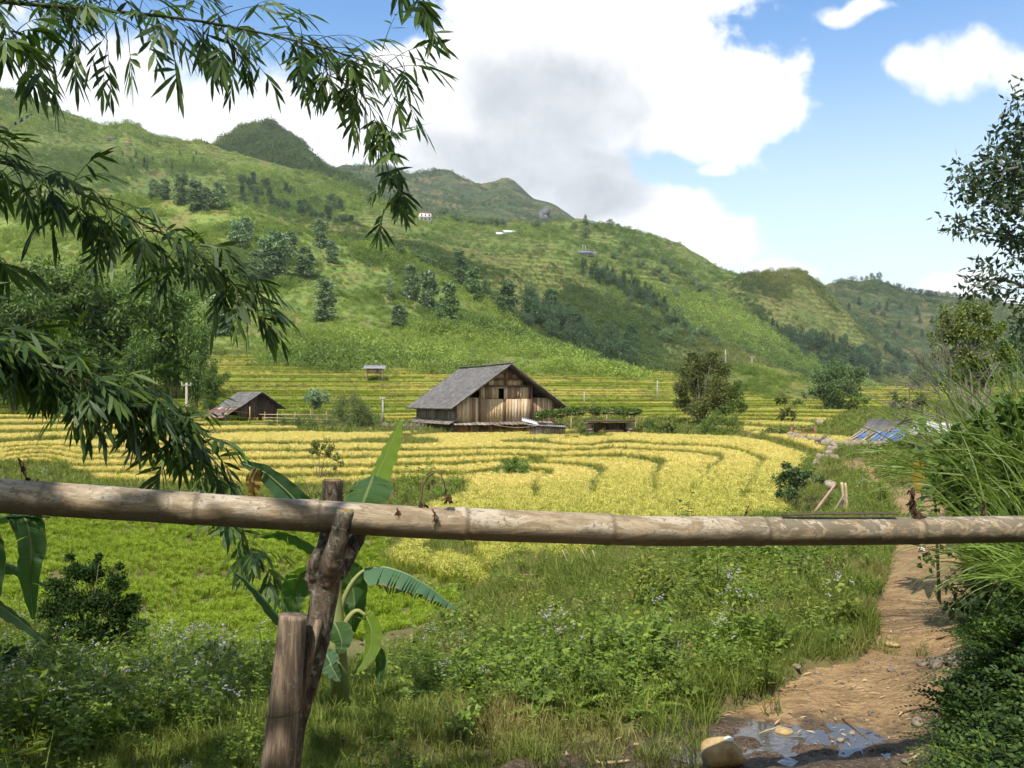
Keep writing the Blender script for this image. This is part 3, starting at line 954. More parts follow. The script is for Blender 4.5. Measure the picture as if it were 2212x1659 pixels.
# ================================================================== GRASS
def grass_tuft(seed, n=26, h=0.2, r0=0.10, w=0.007, lean=0.7):
    g = np.random.default_rng(seed)
    th = g.uniform(0, 2 * np.pi, n)
    r = r0 * np.sqrt(g.uniform(0, 1, n))
    ph = g.uniform(0, 2 * np.pi, n)
    P = np.stack([np.cos(ph) * r, np.sin(ph) * r, np.zeros(n)], -1)
    out = np.stack([np.cos(th), np.sin(th), np.zeros(n)], -1)
    D = out * g.uniform(0.1, lean, n)[:, None] + [0, 0, 1]
    N = out * 0.8 + [0, 0, 0.4] + g.standard_normal((n, 3)) * 0.3
    mb = MB()
    mb.blades(P, D, N, h * g.uniform(0.5, 1.3, n), w * g.uniform(0.7, 1.5, n), g.uniform(0.4, 2.0, n), prof=[0.7, 1.0, 0.8, 0.0])
    return mb


M_GRASS = mat_leaf("meadow_grass", (0.090, 0.135, 0.022), (0.140, 0.185, 0.033), (0.21, 0.235, 0.06), 0.6, 0.3, 0.15, tint=((0.22, 0.19, 0.07), (0.33, 0.27, 0.11)))
X, Y, g = sample_land(120000, 2.4, 60.0, 0.68, 1.2, seed=21, power=1.0)
Z, ri, gr, pa, rs, lv = land(X, Y)
px, py = proj(X, Y, Z)
den = fbm(X * 1.1, Y * 1.1, 3, 44)
edge = (fbm(X * 2.5, Y * 2.5, 3, 45) > 0.60) & (den > 0.5)
mud = (((X - 0.9) / 1.6) ** 2 + ((Y - 4.0) / 0.75) ** 2) < 1
keep = ~((px > 2060) & (py > 1290) & (Y < 7)) & (~pa | (pa & mud & (px < 1540) & (den > 0.44) & (g.uniform(0, 1, len(X)) < 0.4)) | (pa & edge & (Y > 4.6) & (g.uniform(0, 1, len(X)) < 0.03))) & (~ri | rs) & ~gr & (~mud | (g.uniform(0, 1, len(X)) < 0.28)) & (g.uniform(0, 1, len(X)) < 0.45 + 0.9 * den)
X, Y, Z, den = X[keep], Y[keep], Z[keep], den[keep]
rot = np.stack([g.normal(0, 0.12, len(X)), g.normal(0, 0.12, len(X)), g.uniform(0, 6.28, len(X))], -1)
scl = (0.36 + 0.028 * Y) * (0.5 + 0.9 * den) * g.uniform(0.7, 1.3, len(X))
dry = np.clip((fbm(X * 1.7, Y * 1.7, 3, 50) - 0.55) * 3.0, 0, 0.8)
o = scatter("meadow_grass", [grass_tuft(s) for s in (1, 2, 3)] + [grass_tuft(9, 18, 0.34, 0.08, 0.008, 0.5)], [M_GRASS], np.stack([X, Y, Z - 0.01], -1), rot, np.clip(scl, 0.22, 2.2), g.choice(4, len(X), p=[0.3, 0.3, 0.25, 0.15]), dry)
stuff(o, "short green grass growing over the near ground beside the path", "grass")


# grass on the risers and field edges farther out
X, Y, g = sample_land(42000, 26.0, 175.0, seed=23)
Z, ri, gr, pa, rs, lv = land(X, Y)
keep = (rs | ~ri) & ~gr & ~pa
X, Y, Z, rs = X[keep], Y[keep], Z[keep], rs[keep]
rot = np.stack([g.normal(0, 0.15, len(X)), g.normal(0, 0.15, len(X)), g.uniform(0, 6.28, len(X))], -1)
scl = (1.0 + 0.012 * Y) * g.uniform(0.6, 1.4, len(X)) * np.where(rs, 0.75, 0.6 + 0.6 * fbm(X * 0.3, Y * 0.3, 3, 5))
dry = np.clip((fbm(X * 0.6, Y * 0.6, 3, 51) - 0.5) * 2.0, 0, 0.6) + np.where(rs, 0.45, 0.0)
o = scatter("bund_grass", [grass_tuft(s, 22, 0.26, 0.18, 0.02) for s in (4, 5, 6)], [M_GRASS], np.stack([X, Y, Z - 0.02], -1), rot, scl, g.integers(0, 3, len(X)), dry)
stuff(o, "rank grass on the banks between the rice terraces", "grass")


# ================================================================== SCRUB ON THE HILLS
def bush_clump(seed, n=210, leaf=0.105, flat=0.75):
    g = np.random.default_rng(seed)
    d = rand_dirs(n, g)
    d[:, 2] = np.abs(d[:, 2])
    r = g.uniform(0.55, 1.0, n)[:, None]
    P = d * r * [0.5, 0.5, 0.5 * flat * 1.6] * (0.8 + 0.4 * g.uniform(0, 1, (n, 1)))
    D = unit(d + g.standard_normal((n, 3)) * 0.7)
    mb = MB()
    mb.leaves(P, D, d + g.standard_normal((n, 3)) * 0.5, leaf * g.uniform(0.6, 1.3, n), leaf * 0.62 * g.uniform(0.6, 1.3, n))
    return mb


M_SCRUB = mat_leaf("hill_scrub", (0.068, 0.115, 0.028), (0.12, 0.185, 0.042), (0.185, 0.24, 0.058), 0.6, 0.36, 0.2, tint=((0.19, 0.265, 0.052), (0.30, 0.355, 0.088)))
SCR = [bush_clump(s) for s in (1, 2, 3)]


M_SCRUB_DARK = mat_leaf("hill_scrub_dark", (0.045, 0.080, 0.022), (0.080, 0.125, 0.032), (0.125, 0.165, 0.044), 0.6, 0.28, 0.2, tint=((0.18, 0.20, 0.048), (0.25, 0.25, 0.07)))


def hill_scrub(hname, N, size, fr, thr, seed, light=0.5, mat=None):
    H = HILLS[hname]
    g = np.random.default_rng(seed)
    nv, nu = H['V'].shape[:2]
    ar = np.abs((H['px'][:-1, 1:] - H['px'][:-1, :-1]) * (H['py'][:-1, :-1] - H['py'][1:, :-1]))
    cell = g.choice(ar.size, N, p=(ar / ar.sum()).ravel())
    i, j = np.unravel_index(cell, ar.shape)
    a, b = i + g.uniform(0, 1, N), j + g.uniform(0, 1, N)
    fa, fb = (a - i)[:, None], (b - j)[:, None]
    V = H['V']
    P = (V[i, j] * (1 - fb) + V[i, j + 1] * fb) * (1 - fa) + (V[i + 1, j] * (1 - fb) + V[i + 1, j + 1] * fb) * fa
    px, py = proj(P[:, 0], P[:, 1], P[:, 2])
    nz = fbm(P[:, 0] * fr, P[:, 1] * fr * 0.6 + P[:, 2] * fr, 4, seed)
    keep = (px > -260) & (px < 2460) & (nz + g.uniform(-0.16, 0.16, N) > thr) & (py < 880)
    P, nz = P[keep], nz[keep]
    k = len(P)
    sc = size * np.minimum(np.exp(g.normal(0, 0.48, k)), 1.7) * (0.55 + 1.1 * np.clip((nz - thr) * 3, 0, 1))
    rp = np.clip((fbm(P[:, 0] * fr * 0.7, P[:, 1] * fr * 0.7, 3, seed + 5) - 0.5) * 3.2 + light + g.normal(0, 0.18, k), 0, 1)
    rot = np.stack([g.normal(0, 0.2, k), g.normal(0, 0.2, k), g.uniform(0, 6.28, k)], -1)
    o = scatter(hname + "_scrub", SCR, [mat or M_SCRUB], P - [0, 0, 0.05], rot, sc, g.integers(0, 3, k), rp)
    return stuff(o, "low bushes and tall herbs covering the " + hname.replace("_", " "), "scrub")


hill_scrub("hillside", 36000, 1.9, 0.035, 0.31, 101, 0.36)
hill_scrub("spur", 20000, 2.2, 0.022, 0.36, 102, 0.10, M_SCRUB_DARK)
hill_scrub("main_hill", 36000, 3.2, 0.013, 0.36, 103, 0.20)
hill_scrub("knoll", 12000, 3.0, 0.02, 0.40, 104, 0.05, M_SCRUB_DARK)
hill_scrub("far_right_hill", 8000, 5.0, 0.012, 0.38, 105, -0.2, M_SCRUB_DARK)
hill_scrub("rocky_peak", 6500, 7.0, 0.012, 0.36, 106, 0.0, M_SCRUB_DARK)
hill_scrub("mountain", 9000, 7.0, 0.007, 0.42, 107, 0.0, M_SCRUB_DARK)
hill_scrub("grass_mound", 1500, 0.7, 0.2, 0.50, 108, 0.5)


# ================================================================== TREE SHAPES (unit height, shared by every tree of a kind)
def leaf_cloud(mb, C, Rr, per, leaf, g, m=0, droop=0.0, ratio=0.5, flat=1.0):
    C = np.asarray(C, float); Rr = np.broadcast_to(Rr, (len(C),))
    k = len(C) * per
    c = np.repeat(C, per, 0); r = np.repeat(Rr, per)[:, None]
    d = rand_dirs(k, g)
    P = c + d * r * (g.uniform(0.25, 1, (k, 1)) ** 0.6) * [1, 1, flat]
    D = unit(d * 0.8 + g.standard_normal((k, 3)) * 0.8 - [0, 0, droop])
    mb.leaves(P, D, d + g.standard_normal((k, 3)) * 0.6 + [0, 0, 0.5], leaf * g.uniform(0.6, 1.35, k), leaf * ratio * g.uniform(0.7, 1.3, k), m=m)


def tree_columnar(seed):
    g = np.random.default_rng(seed)
    tr, cr = MB(), MB()
    zz = np.linspace(0, 0.95, 7)
    off = np.cumsum(g.normal(0, 0.008, (7, 2)), 0)
    tr.tube(np.column_stack([off, zz]), np.linspace(0.016, 0.004, 7), 5)
    n = 84
    z = g.uniform(0.02, 0.98, n)
    prof = 0.165 * np.clip(np.sin(np.pi * (z * 0.80 + 0.16)), 0.05, 1) ** 0.5 * g.uniform(0.35, 1.12, n)
    th = g.uniform(0, 6.28, n)
    C = np.stack([np.cos(th) * prof, np.sin(th) * prof, z], -1)
    leaf_cloud(cr, C, g.uniform(0.035, 0.075, n), 34, 0.048, g, droop=0.5, flat=0.8, ratio=0.6)
    return [("trunk", tr), ("crown", cr)]


def tree_round(seed, n=34, sq=0.36, per=40, leaf=0.06):
    g = np.random.default_rng(seed)
    tr, cr = MB(), MB()
    tr.tube([[0, 0, 0], [0.01, 0, 0.2], [0.0, 0.01, 0.42], [0.03, 0, 0.7]], [0.028, 0.022, 0.016, 0.006], 6)
    for a in g.uniform(0, 6.28, 6):
        e = np.array([math.cos(a) * 0.26, math.sin(a) * 0.26, g.uniform(0.5, 0.8)])
        tr.tube([[0, 0, 0.3], e * 0.5 + [0, 0, 0.17], e], [0.012, 0.009, 0.003], 5)
    d = rand_dirs(n, g)
    C = np.array([0, 0, 0.56]) + d * [sq, sq, 0.36] * g.uniform(0.5, 1.0, (n, 1))
    leaf_cloud(cr, C, g.uniform(0.07, 0.15, n), per, leaf, g)
    return [("trunk", tr), ("crown", cr)]


def tree_conifer(seed):
    g = np.random.default_rng(seed)
    tr, cr = MB(), MB()
    tr.tube([[0, 0, 0], [0, 0, 0.5], [0, 0, 1.0]], [0.018, 0.011, 0.002], 5)
    n = 130
    z = g.uniform(0.14, 0.98, n)
    th = g.uniform(0, 6.28, n)
    L = 0.21 * (1.03 - z) ** 0.8 * g.uniform(0.7, 1.15, n)
    P = np.stack([0 * z, 0 * z, z], -1)
    D = np.stack([np.cos(th), np.sin(th), -0.35 + 0 * z], -1)
    for s in (0.25, 0.6, 0.95):
        Q = P + D * (L * s)[:, None]
        cr.leaves(Q, D + g.standard_normal((n, 3)) * 0.35, np.tile([0, 0, 1.0], (n, 1)) + g.standard_normal((n, 3)) * 0.5, L * 0.5 + 0.03, 0.035)
    return [("trunk", tr), ("crown", cr)]


def bamboo_clump(seed, n=16, spread=0.34):
    g = np.random.default_rng(seed)
    cu, fo = MB(), MB()
    for i in range(n):
        a = g.uniform(0, 6.28); r0 = g.uniform(0.0, 0.06)
        sp = spread * g.uniform(0.15, 1.15); h = g.uniform(0.6, 1.0)
        t = np.linspace(0, 1, 10)
        rr = r0 + sp * t ** 2.4
        zz = h * (t - 0.16 * t ** 4 * (sp / spread) * 1.3)
        pts = np.stack([np.cos(a) * rr, np.sin(a) * rr, zz], -1)
        cu.tube(pts, np.linspace(0.006, 0.0015, 10), 5)
        q = g.uniform(0.22, 1.0, 20)
        C = np.stack([np.interp(q, t, pts[:, c]) for c in range(3)], -1) + g.normal(0, 0.026, (20, 3))
        leaf_cloud(fo, C, g.uniform(0.035, 0.075, 20), 28, 0.042, g, droop=0.7, ratio=0.32, flat=0.8)
    return [("culm", cu), ("foliage", fo)]


M_TRUNK = mat_bark("grey_bark", (0.10, 0.085, 0.065), (0.21, 0.18, 0.14))
M_BAMBOO = mat_bark("green_cane", (0.12, 0.14, 0.05), (0.22, 0.22, 0.09))
M_COLUMN = mat_leaf("pale_green_leaf", (0.070, 0.125, 0.055), (0.145, 0.215, 0.105), (0.25, 0.32, 0.19), 0.40, 0.25, 0.5)
M_DARK = mat_leaf("dark_green_leaf", (0.030, 0.062, 0.020), (0.058, 0.10, 0.032), (0.095, 0.145, 0.048), 0.5, 0.22, 0.35)
M_BLUEGRN = mat_leaf("bluish_green_leaf", (0.050, 0.10, 0.036), (0.10, 0.17, 0.060), (0.175, 0.245, 0.095), 0.5, 0.2, 0.35)
M_CONI = mat_leaf("conifer_needle", (0.018, 0.036, 0.018), (0.032, 0.058, 0.026), (0.048, 0.078, 0.034), 0.6, 0.1, 0.2)
M_GROVE = mat_leaf("bamboo_grove_leaf", (0.030, 0.068, 0.013), (0.075, 0.135, 0.025), (0.16, 0.23, 0.046), 0.5, 0.34, 0.3)
M_OLIVE = mat_leaf("olive_leaf", (0.050, 0.062, 0.016), (0.088, 0.105, 0.028), (0.135, 0.145, 0.04), 0.55, 0.28, 0.25)
M_SHRUB = mat_leaf("shrub_leaf", (0.05, 0.09, 0.018), (0.095, 0.145, 0.03), (0.15, 0.20, 0.048), 0.55, 0.3, 0.25)

KINDS = {}


def kind(name, makers, leafmat, barkmat):
    KINDS[name] = []
    for ps in makers:
        KINDS[name].append([(pn, mb.mesh(name + "_" + pn, barkmat if pn in ("trunk", "culm", "stem") else leafmat, smooth=pn in ("trunk", "culm"))) for pn, mb in ps])


kind("columnar_tree", [tree_columnar(s) for s in (1, 2, 3, 4)], M_COLUMN, M_TRUNK)
kind("dark_columnar_tree", [tree_columnar(s) for s in (5, 6, 7)], M_BLUEGRN, M_TRUNK)
kind("broadleaf_tree", [tree_round(s) for s in (1, 2, 3)], M_DARK, M_TRUNK)
kind("blue_broadleaf_tree", [tree_round(s) for s in (4, 5, 6)], M_BLUEGRN, M_TRUNK)
kind("grove_tree", [tree_round(s, 40, 0.30, 46, 0.05) for s in (7, 8, 9)] + [tree_columnar(14)], mat_leaf("deep_green_leaf", (0.028, 0.062, 0.024), (0.056, 0.105, 0.040), (0.10, 0.16, 0.062), 0.5, 0.22, 0.3), M_TRUNK)
kind("conifer", [tree_conifer(s) for s in (1, 2, 3)], M_CONI, M_TRUNK)
kind("bamboo_clump", [bamboo_clump(s) for s in (1, 2, 3)], M_GROVE, M_BAMBOO)

TREE_N = [0]


def tree(kd, base, h, wr, label, cat="tree", group=None, variant=None, name=None):
    """one tree: an Empty at its foot that parents a trunk and a crown"""
    TREE_N[0] += 1
    r_ = random.Random(TREE_N[0])
    v = KINDS[kd][(variant if variant is not None else TREE_N[0]) % len(KINDS[kd])]
    t = thing(name or kd, label, cat, base, r_.uniform(0, 6.28), group)
    t.scale = (h * wr, h * wr, h)
    for pn, me in v:
        obj(pn, me, t)
    return t


def hill_tree(kd, hl, px, py0, py1, wr, label, cat="tree", group=None, name=None):
    b = on_hill(hl, px, py1)
    h = (py1 - py0) / F * b[1]
    b[2] -= 0.15
    return tree(kd, b, h, wr, label, cat, group, name=name)


ORD = ["first", "second", "third", "fourth", "fifth", "sixth", "seventh", "eighth", "ninth", "tenth", "eleventh", "twelfth", "thirteenth", "fourteenth"]
# the stepped row above the house
row = [("columnar_tree", 842, 596, 647, 0.6), ("columnar_tree", 864, 655, 712, 1.5), ("columnar_tree", 888, 572, 650, 1.1), ("columnar_tree", 926, 582, 672, 1.1), ("dark_columnar_tree", 967, 608, 702, 1.1),
       ("dark_columnar_tree", 990, 540, 614, 1.1), ("dark_columnar_tree", 1023, 577, 648, 1.2), ("dark_columnar_tree", 1050, 602, 656, 1.0), ("dark_columnar_tree", 1084, 640, 682, 1.4), ("dark_columnar_tree", 1109, 598, 682, 1.1), ("dark_columnar_tree", 1138, 640, 696, 1.2), ("dark_columnar_tree", 1192, 622, 678, 1.5)]
row = [(a_, b_, c_, d_, e_ * 1.15) for a_, b_, c_, d_, e_ in row]
for i, (kd, px, y0, y1, wr) in enumerate(row):
    hill_tree(kd, "hillside" if (px < 1130 and px != 990) else "spur", px, y0, y1, wr, "slender columnar tree, %s from left in the stepped row above the house roof" % ORD[i], group="columnar trees above the house")
row = [(515, 474, 545), (533, 468, 530), (552, 538, 615), (578, 505, 600), (600, 500, 602), (628, 500, 560), (658, 528, 597), (690, 474, 536), (718, 520, 572)]
for i, (px, y0, y1) in enumerate(row):
    hill_tree("columnar_tree", "hillside", px, y0, y1, 1.45, "pale green columnar tree, %s from the left in the grove below the tan bank" % ORD[i], group="columnar trees in the grove below the tan bank")
row = [(330, 345, 392), (352, 346, 392), (392, 372, 440), (424, 385, 452), (447, 400, 452), (470, 392, 450)]
for i, (px, y0, y1) in enumerate(row):
    hill_tree("columnar_tree", "hillside", px, y0, y1, 1.4, "silvery columnar tree, %s from left in the high grove below the rocky peak" % ORD[i], group="columnar trees high on the left")
hill_tree("columnar_tree", "hillside", 474, 634, 722, 1.9, "broad bushy columnar tree alone above the terraces, right of the bamboo grove")
hill_tree("columnar_tree", "hillside", 703, 601, 690, 1.5, "bushy columnar tree alone on the meadow slope left of the small stilted hut's line")
hill_tree("columnar_tree", "hillside", 362, 595, 640, 2.0, "pale bushy tree just behind the top right of the bamboo grove")
# round trees on the slopes
for px, y0, y1, wr, hl, lab in [(923, 538, 573, 1.6, "hillside", "dark round tree at the crest of the front hillside, rightmost of a small bunch"),
                                (894, 536, 562, 1.4, "hillside", "dark round tree at the front hillside's crest, middle of a small bunch"),
                                (864, 528, 552, 1.5, "hillside", "dark round tree at the crest of the front hillside, leftmost of a small bunch"),
                                (827, 517, 535, 1.6, "hillside", "small pale tree on the bare crest of the front hillside")]:
    hill_tree("blue_broadleaf_tree", hl, px, y0, y1, wr, lab, group="round trees on the hillside crest")
row = [(958, 443, 463), (987, 459, 483), (1016, 463, 486), (1040, 466, 490), (1063, 466, 489), (1085, 470, 491), (1158, 474, 494)]
for i, (px, y0, y1) in enumerate(row):
    hill_tree("blue_broadleaf_tree", "main_hill", px, y0, y1, 1.7, "dark round tree, %s from left along the upper ridge beside the white house" % ORD[i], group="round trees along the upper ridge")
for px, y0, y1, kd, wr, lab in [(1263, 461, 486, "conifer", 1.6, "dark pointed tree on the skyline, left of the small blue roof"), (1318, 471, 492, "broadleaf_tree", 1.1, "narrow dark tree on the skyline, right end of the ridge farm"),
                                (1262, 489, 515, "blue_broadleaf_tree", 1.6, "round leafy tree on the slope below the skyline farm"), (1337, 482, 490, "broadleaf_tree", 1.3, "tiny lone tree on the bare skyline right of the ridge farm"),
                                (1242, 480, 492, "broadleaf_tree", 1.5, "low dark tree on the skyline at the foot of the mountain"), (1290, 484, 494, "broadleaf_tree", 1.8, "low leafy tree beside the small skyline farm")]:
    hill_tree(kd, "main_hill", px, y0, y1, wr, lab)
# conifers in the gully right of the spur
g = np.random.default_rng(5)
for i in range(34):
    px = 1255 + 170 * (i / 33.0) + g.uniform(-6, 6)
    yb = np.interp(px, [1255, 1300, 1350, 1430], [592, 606, 625, 670]) + g.uniform(-14, 8)
    hill_tree("conifer", "main_hill", px, yb - g.uniform(22, 36), yb, 1.1, "dark conifer in the close stand behind the grassy spur", group="conifers behind the grassy spur")
for i in range(30):
    px = 1620 + 210 * (i / 29.0) + g.uniform(-7, 7)
    yb = np.interp(px, [1620, 1700, 1830], [697, 738, 765]) + g.uniform(-12, 8)
    hill_tree("conifer", "knoll", px, yb - g.uniform(22, 36), yb, 1.1, "dark conifer in the belt across the foot of the craggy knoll", group="conifers below the craggy knoll")
# grove in the fold behind the front hillside
for i in range(62):
    px = g.uniform(1135, 1370)
    yb = np.interp(px, [1135, 1260, 1370], [716, 772, 808]) - g.uniform(0, 58)
    hill_tree("grove_tree", "spur", px, yb - g.uniform(42, 66), yb, 0.85, "deep green tree in the dense grove in the fold right of the front hillside", group="trees of the dense grove in the fold")
for i in range(40):
    px = 1285 + 5.2 * i + g.uniform(-6, 6)
    yb = np.interp(px, [1285, 1350, 1500], [608, 645, 728]) + g.uniform(-24, 4)
    hill_tree("grove_tree", "main_hill" if px < 1440 else "knoll", px, yb - g.uniform(20, 40), yb, 1.0, "deep green tree in the belt running down the gully behind the spur", group="trees of the gully belt")
for i in range(22):
    px = g.uniform(1370, 1620)
    yb = np.interp(px, [1370, 1620], [700, 770]) + g.uniform(-60, 30)
    hill_tree("blue_broadleaf_tree", "spur", px, yb - g.uniform(16, 36), yb, 1.2, "small bluish tree scattered over the right flank of the spur", group="trees on the spur's right flank")
for i in range(80):
    px = g.uniform(1540, 1960)
    yb = np.interp(px, [1560, 1700, 1960], [770, 800, 825]) - 75 * g.uniform(0, 1) ** 1.5
    hill_tree("grove_tree", "knoll", px, yb - g.uniform(26, 46), yb, 1.15, "bluish green tree in the wood along the foot of the right-hand hills", group="trees of the wood at the valley head")
for px, y0, y1, wr, hl, lab in [(1461, 611, 650, 0.8, "main_hill", "upright dark tree, upper of two on the fold between spur and knoll"), (1461, 655, 705, 1.0, "spur", "upright dark tree, lower of two on the fold between spur and knoll"),
                                (1490, 695, 726, 0.6, "spur", "slim dark tree standing alone on the spur, right of the upright pair"), (1590, 690, 740, 1.2, "knoll", "big round dark tree alone on the grassy shoulder under the knoll"),
                                (1560, 636, 662, 0.9, "knoll", "small dark tree on the terraces left of the craggy knoll"), (1530, 640, 662, 1.1, "knoll", "low dark tree left of another on the terraces beside the craggy knoll")]:
    hill_tree("blue_broadleaf_tree", hl, px, y0, y1, wr, lab)
for i in range(26):
    px = 1330 + i * 8.5 + g.uniform(-5, 5)
    yb = np.interp(px, [1330, 1420, 1550], [560, 590, 650]) + g.uniform(-30, 25)
    hill_tree("blue_broadleaf_tree", "main_hill", px, yb - g.uniform(12, 26), yb, 1.4, "bushy green tree scattered on the slope below the hill farm", group="trees below the hill farm")
# skyline trees on the right
for i, (px, y0, y1) in enumerate([(1862, 593, 604), (1873, 594, 605), (1882, 588, 602), (1890, 595, 602), (1901, 586, 606)]):
    hill_tree("broadleaf_tree", "far_right_hill", px, y0, y1 + 2, 0.8, "tiny tree standing up on the right skyline, %s from the left of five" % ORD[i], group="five trees on the right skyline")
for i in range(34):
    px = 1932 + i * 4.3
    yb = np.interp(px, [1932, 2000, 2080], [622, 637, 644]) + 3
    hill_tree("conifer" if i % 2 else "broadleaf_tree", "far_right_hill", px, yb - g.uniform(9, 17), yb, 1.0, "small dark tree in the long fringe along the far right skyline", group="fringe of trees on the right skyline")
for i in range(40):
    px = g.uniform(1830, 2110)
    yb = g.uniform(655, 730)
    hill_tree("conifer", "far_right_hill", px, yb - g.uniform(12, 20), yb, 1.5, "dark conifer in the wood on the far right hill", group="conifers on the far right hill")
for i in range(16):
    px = 424 + i * 4.2
    yb = np.interp(px, [424, 490], [303, 322])
    hill_tree("conifer", "main_hill", px, yb - g.uniform(4, 9), yb, 1.1, "tiny conifer on the left skyline beside the rocky peak", group="conifers on the left skyline")
for i in range(46):
    px = g.uniform(520, 770)
    yb = np.interp(px, [520, 760], [440, 500]) - g.uniform(2, 50)
    hill_tree("grove_tree", "main_hill", px, yb - g.uniform(16, 30), yb, 1.3, "dark tree in the wood behind the tan bank on the hillside crest", group="trees of the wood behind the tan bank")
for i in range(24):
    px = g.uniform(230, 440)
    yb = g.uniform(335, 380)
    hill_tree("conifer", "main_hill", px, yb - g.uniform(10, 18), yb, 1.2, "small brownish conifer high on the left slope", group="conifers high on the left slope")

# bamboo grove on the left edge of the fields
grove = [(-70, 560, 860, 88), (10, 580, 866, 92), (75, 575, 866, 98), (140, 566, 866, 102), (205, 572, 864, 100), (265, 600, 862, 104), (318, 585, 858, 110), (372, 610, 868, 104), (418, 655, 893, 93), (455, 760, 892, 90), (150, 690, 885, 84), (290, 700, 885, 86), (30, 700, 888, 82)]
for i, (px, y0, y1, Y) in enumerate(grove):
    b = P3(px, y1, Y); b[2] = ground_z(b[0], b[1])
    h = CZ - (y0 - (38 if y0 < 650 and px < 400 else 0) - HY) / F * Y - b[2]
    tree("bamboo_clump", b, h, 1.0 if px < 400 else 0.72, "feathery bamboo clump, %s from left in the grove behind the left fields" % ORD[[0, 1, 3, 4, 6, 7, 9, 10, 11, 12, 5, 8, 2][i]], "bamboo", "bamboo clumps of the left grove")

# ================================================================== MATERIALS FOR BUILDINGS AND STONES
def mat_boards(name, stops, grain=1.0, rough=0.85):
    """weathered boards: every board (a separate piece of the mesh) takes its own brown, streaked along its length"""
    m, n = new_mat(name)
    co = n.n('ShaderNodeTexCoord').outputs['Object']
    rnd = n.n('ShaderNodeNewGeometry').outputs['Random Per Island']
    st = n.n('ShaderNodeMapping', {'Vector': co, 'Scale': (9, 9, 0.9)}).outputs[0]
    off = n.n('ShaderNodeVectorMath', {0: st, 1: n.n('ShaderNodeCombineXYZ', {2: n.m('MULTIPLY', rnd, 37.0)}).outputs[0]}, operation='ADD').outputs[0]
    a = n.noise(off, 2.2, 6, 0.65)
    b = n.noise(co, 0.9, 5, 0.6)
    col = n.ramp(rnd, stops)
    k = n.mapr(a, 0.3, 0.7, 1 - 0.38 * grain, 1 + 0.32 * grain)
    col = n.mix(1.0, col, n.n('ShaderNodeCombineXYZ', {0: k, 1: k, 2: k}).outputs[0], 'MULTIPLY')
    col = n.mix(n.m('MULTIPLY', n.smooth(b, 0.52, 0.72), 0.45), col, (0.075, 0.058, 0.044))
    finish(n, principled(n, col, rough, 0.2, n.bump(a, 0.5, 0.02)))
    return m


BR = [(0.0, (0.12, 0.075, 0.05)), (0.14, (0.25, 0.17, 0.11)), (0.3, (0.44, 0.32, 0.18)), (0.5, (0.52, 0.39, 0.225)), (0.66, (0.38, 0.27, 0.165)), (0.8, (0.19, 0.105, 0.068)), (0.9, (0.48, 0.37, 0.24)), (1.0, (0.58, 0.49, 0.36))]
M_BOARD = mat_boards("weathered_board", BR)
M_BOARD_GREY = mat_boards("grey_board", [(0, (0.12, 0.10, 0.08)), (0.5, (0.21, 0.18, 0.145)), (1, (0.29, 0.255, 0.21))])
M_BOARD_RED = mat_boards("new_board", [(0, (0.10, 0.065, 0.045)), (0.35, (0.16, 0.11, 0.07)), (0.6, (0.42, 0.19, 0.07)), (0.8, (0.47, 0.24, 0.095)), (1, (0.20, 0.14, 0.09))])
M_BOARD_DARK = mat_boards("dark_board", [(0, (0.05, 0.033, 0.026)), (0.5, (0.085, 0.055, 0.042)), (1, (0.12, 0.075, 0.055))])
M_BEAM = mat_boards("beam_wood", [(0, (0.10, 0.06, 0.04)), (1, (0.16, 0.095, 0.062))])
M_ROOF = mat_boards("grey_shingle", [(0, (0.115, 0.108, 0.102)), (0.5, (0.15, 0.142, 0.134)), (1, (0.19, 0.18, 0.17))], 0.9)
M_RUST = mat_boards("rusty_sheet", [(0, (0.14, 0.08, 0.06)), (0.6, (0.19, 0.115, 0.09)), (0.85, (0.24, 0.17, 0.14)), (1, (0.42, 0.40, 0.38))], 0.8, 0.6)


def mat_plain(name, col, rough=0.8, spec=0.3, var=0.25, scale=6.0, metal=0.0):
    m, n = new_mat(name)
    co = n.n('ShaderNodeTexCoord').outputs['Object']
    a = n.noise(co, scale, 5, 0.6)
    k = n.mapr(a, 0.3, 0.7, 1 - var, 1 + var)
    c = n.mix(1.0, col, n.n('ShaderNodeCombineXYZ', {0: k, 1: k, 2: k}).outputs[0], 'MULTIPLY')
    finish(n, principled(n, c, rough, spec, n.bump(a, 0.3, 0.02), Metallic=metal))
    return m


def mat_rock(name, c0, c1, c2, scale=5.0):
    m, n = new_mat(name)
    co = n.n('ShaderNodeTexCoord').outputs['Object']
    a = n.noise(co, scale, 7, 0.65); b = n.noise(co, scale * 0.35, 4, 0.6)
    col = n.mix(n.smooth(a, 0.35, 0.65), c0, c1)
    col = n.mix(n.smooth(b, 0.56, 0.66), col, c2)
    finish(n, principled(n, col, 0.9, 0.25, n.bump(a, 0.9, 0.12 / scale)))
    return m


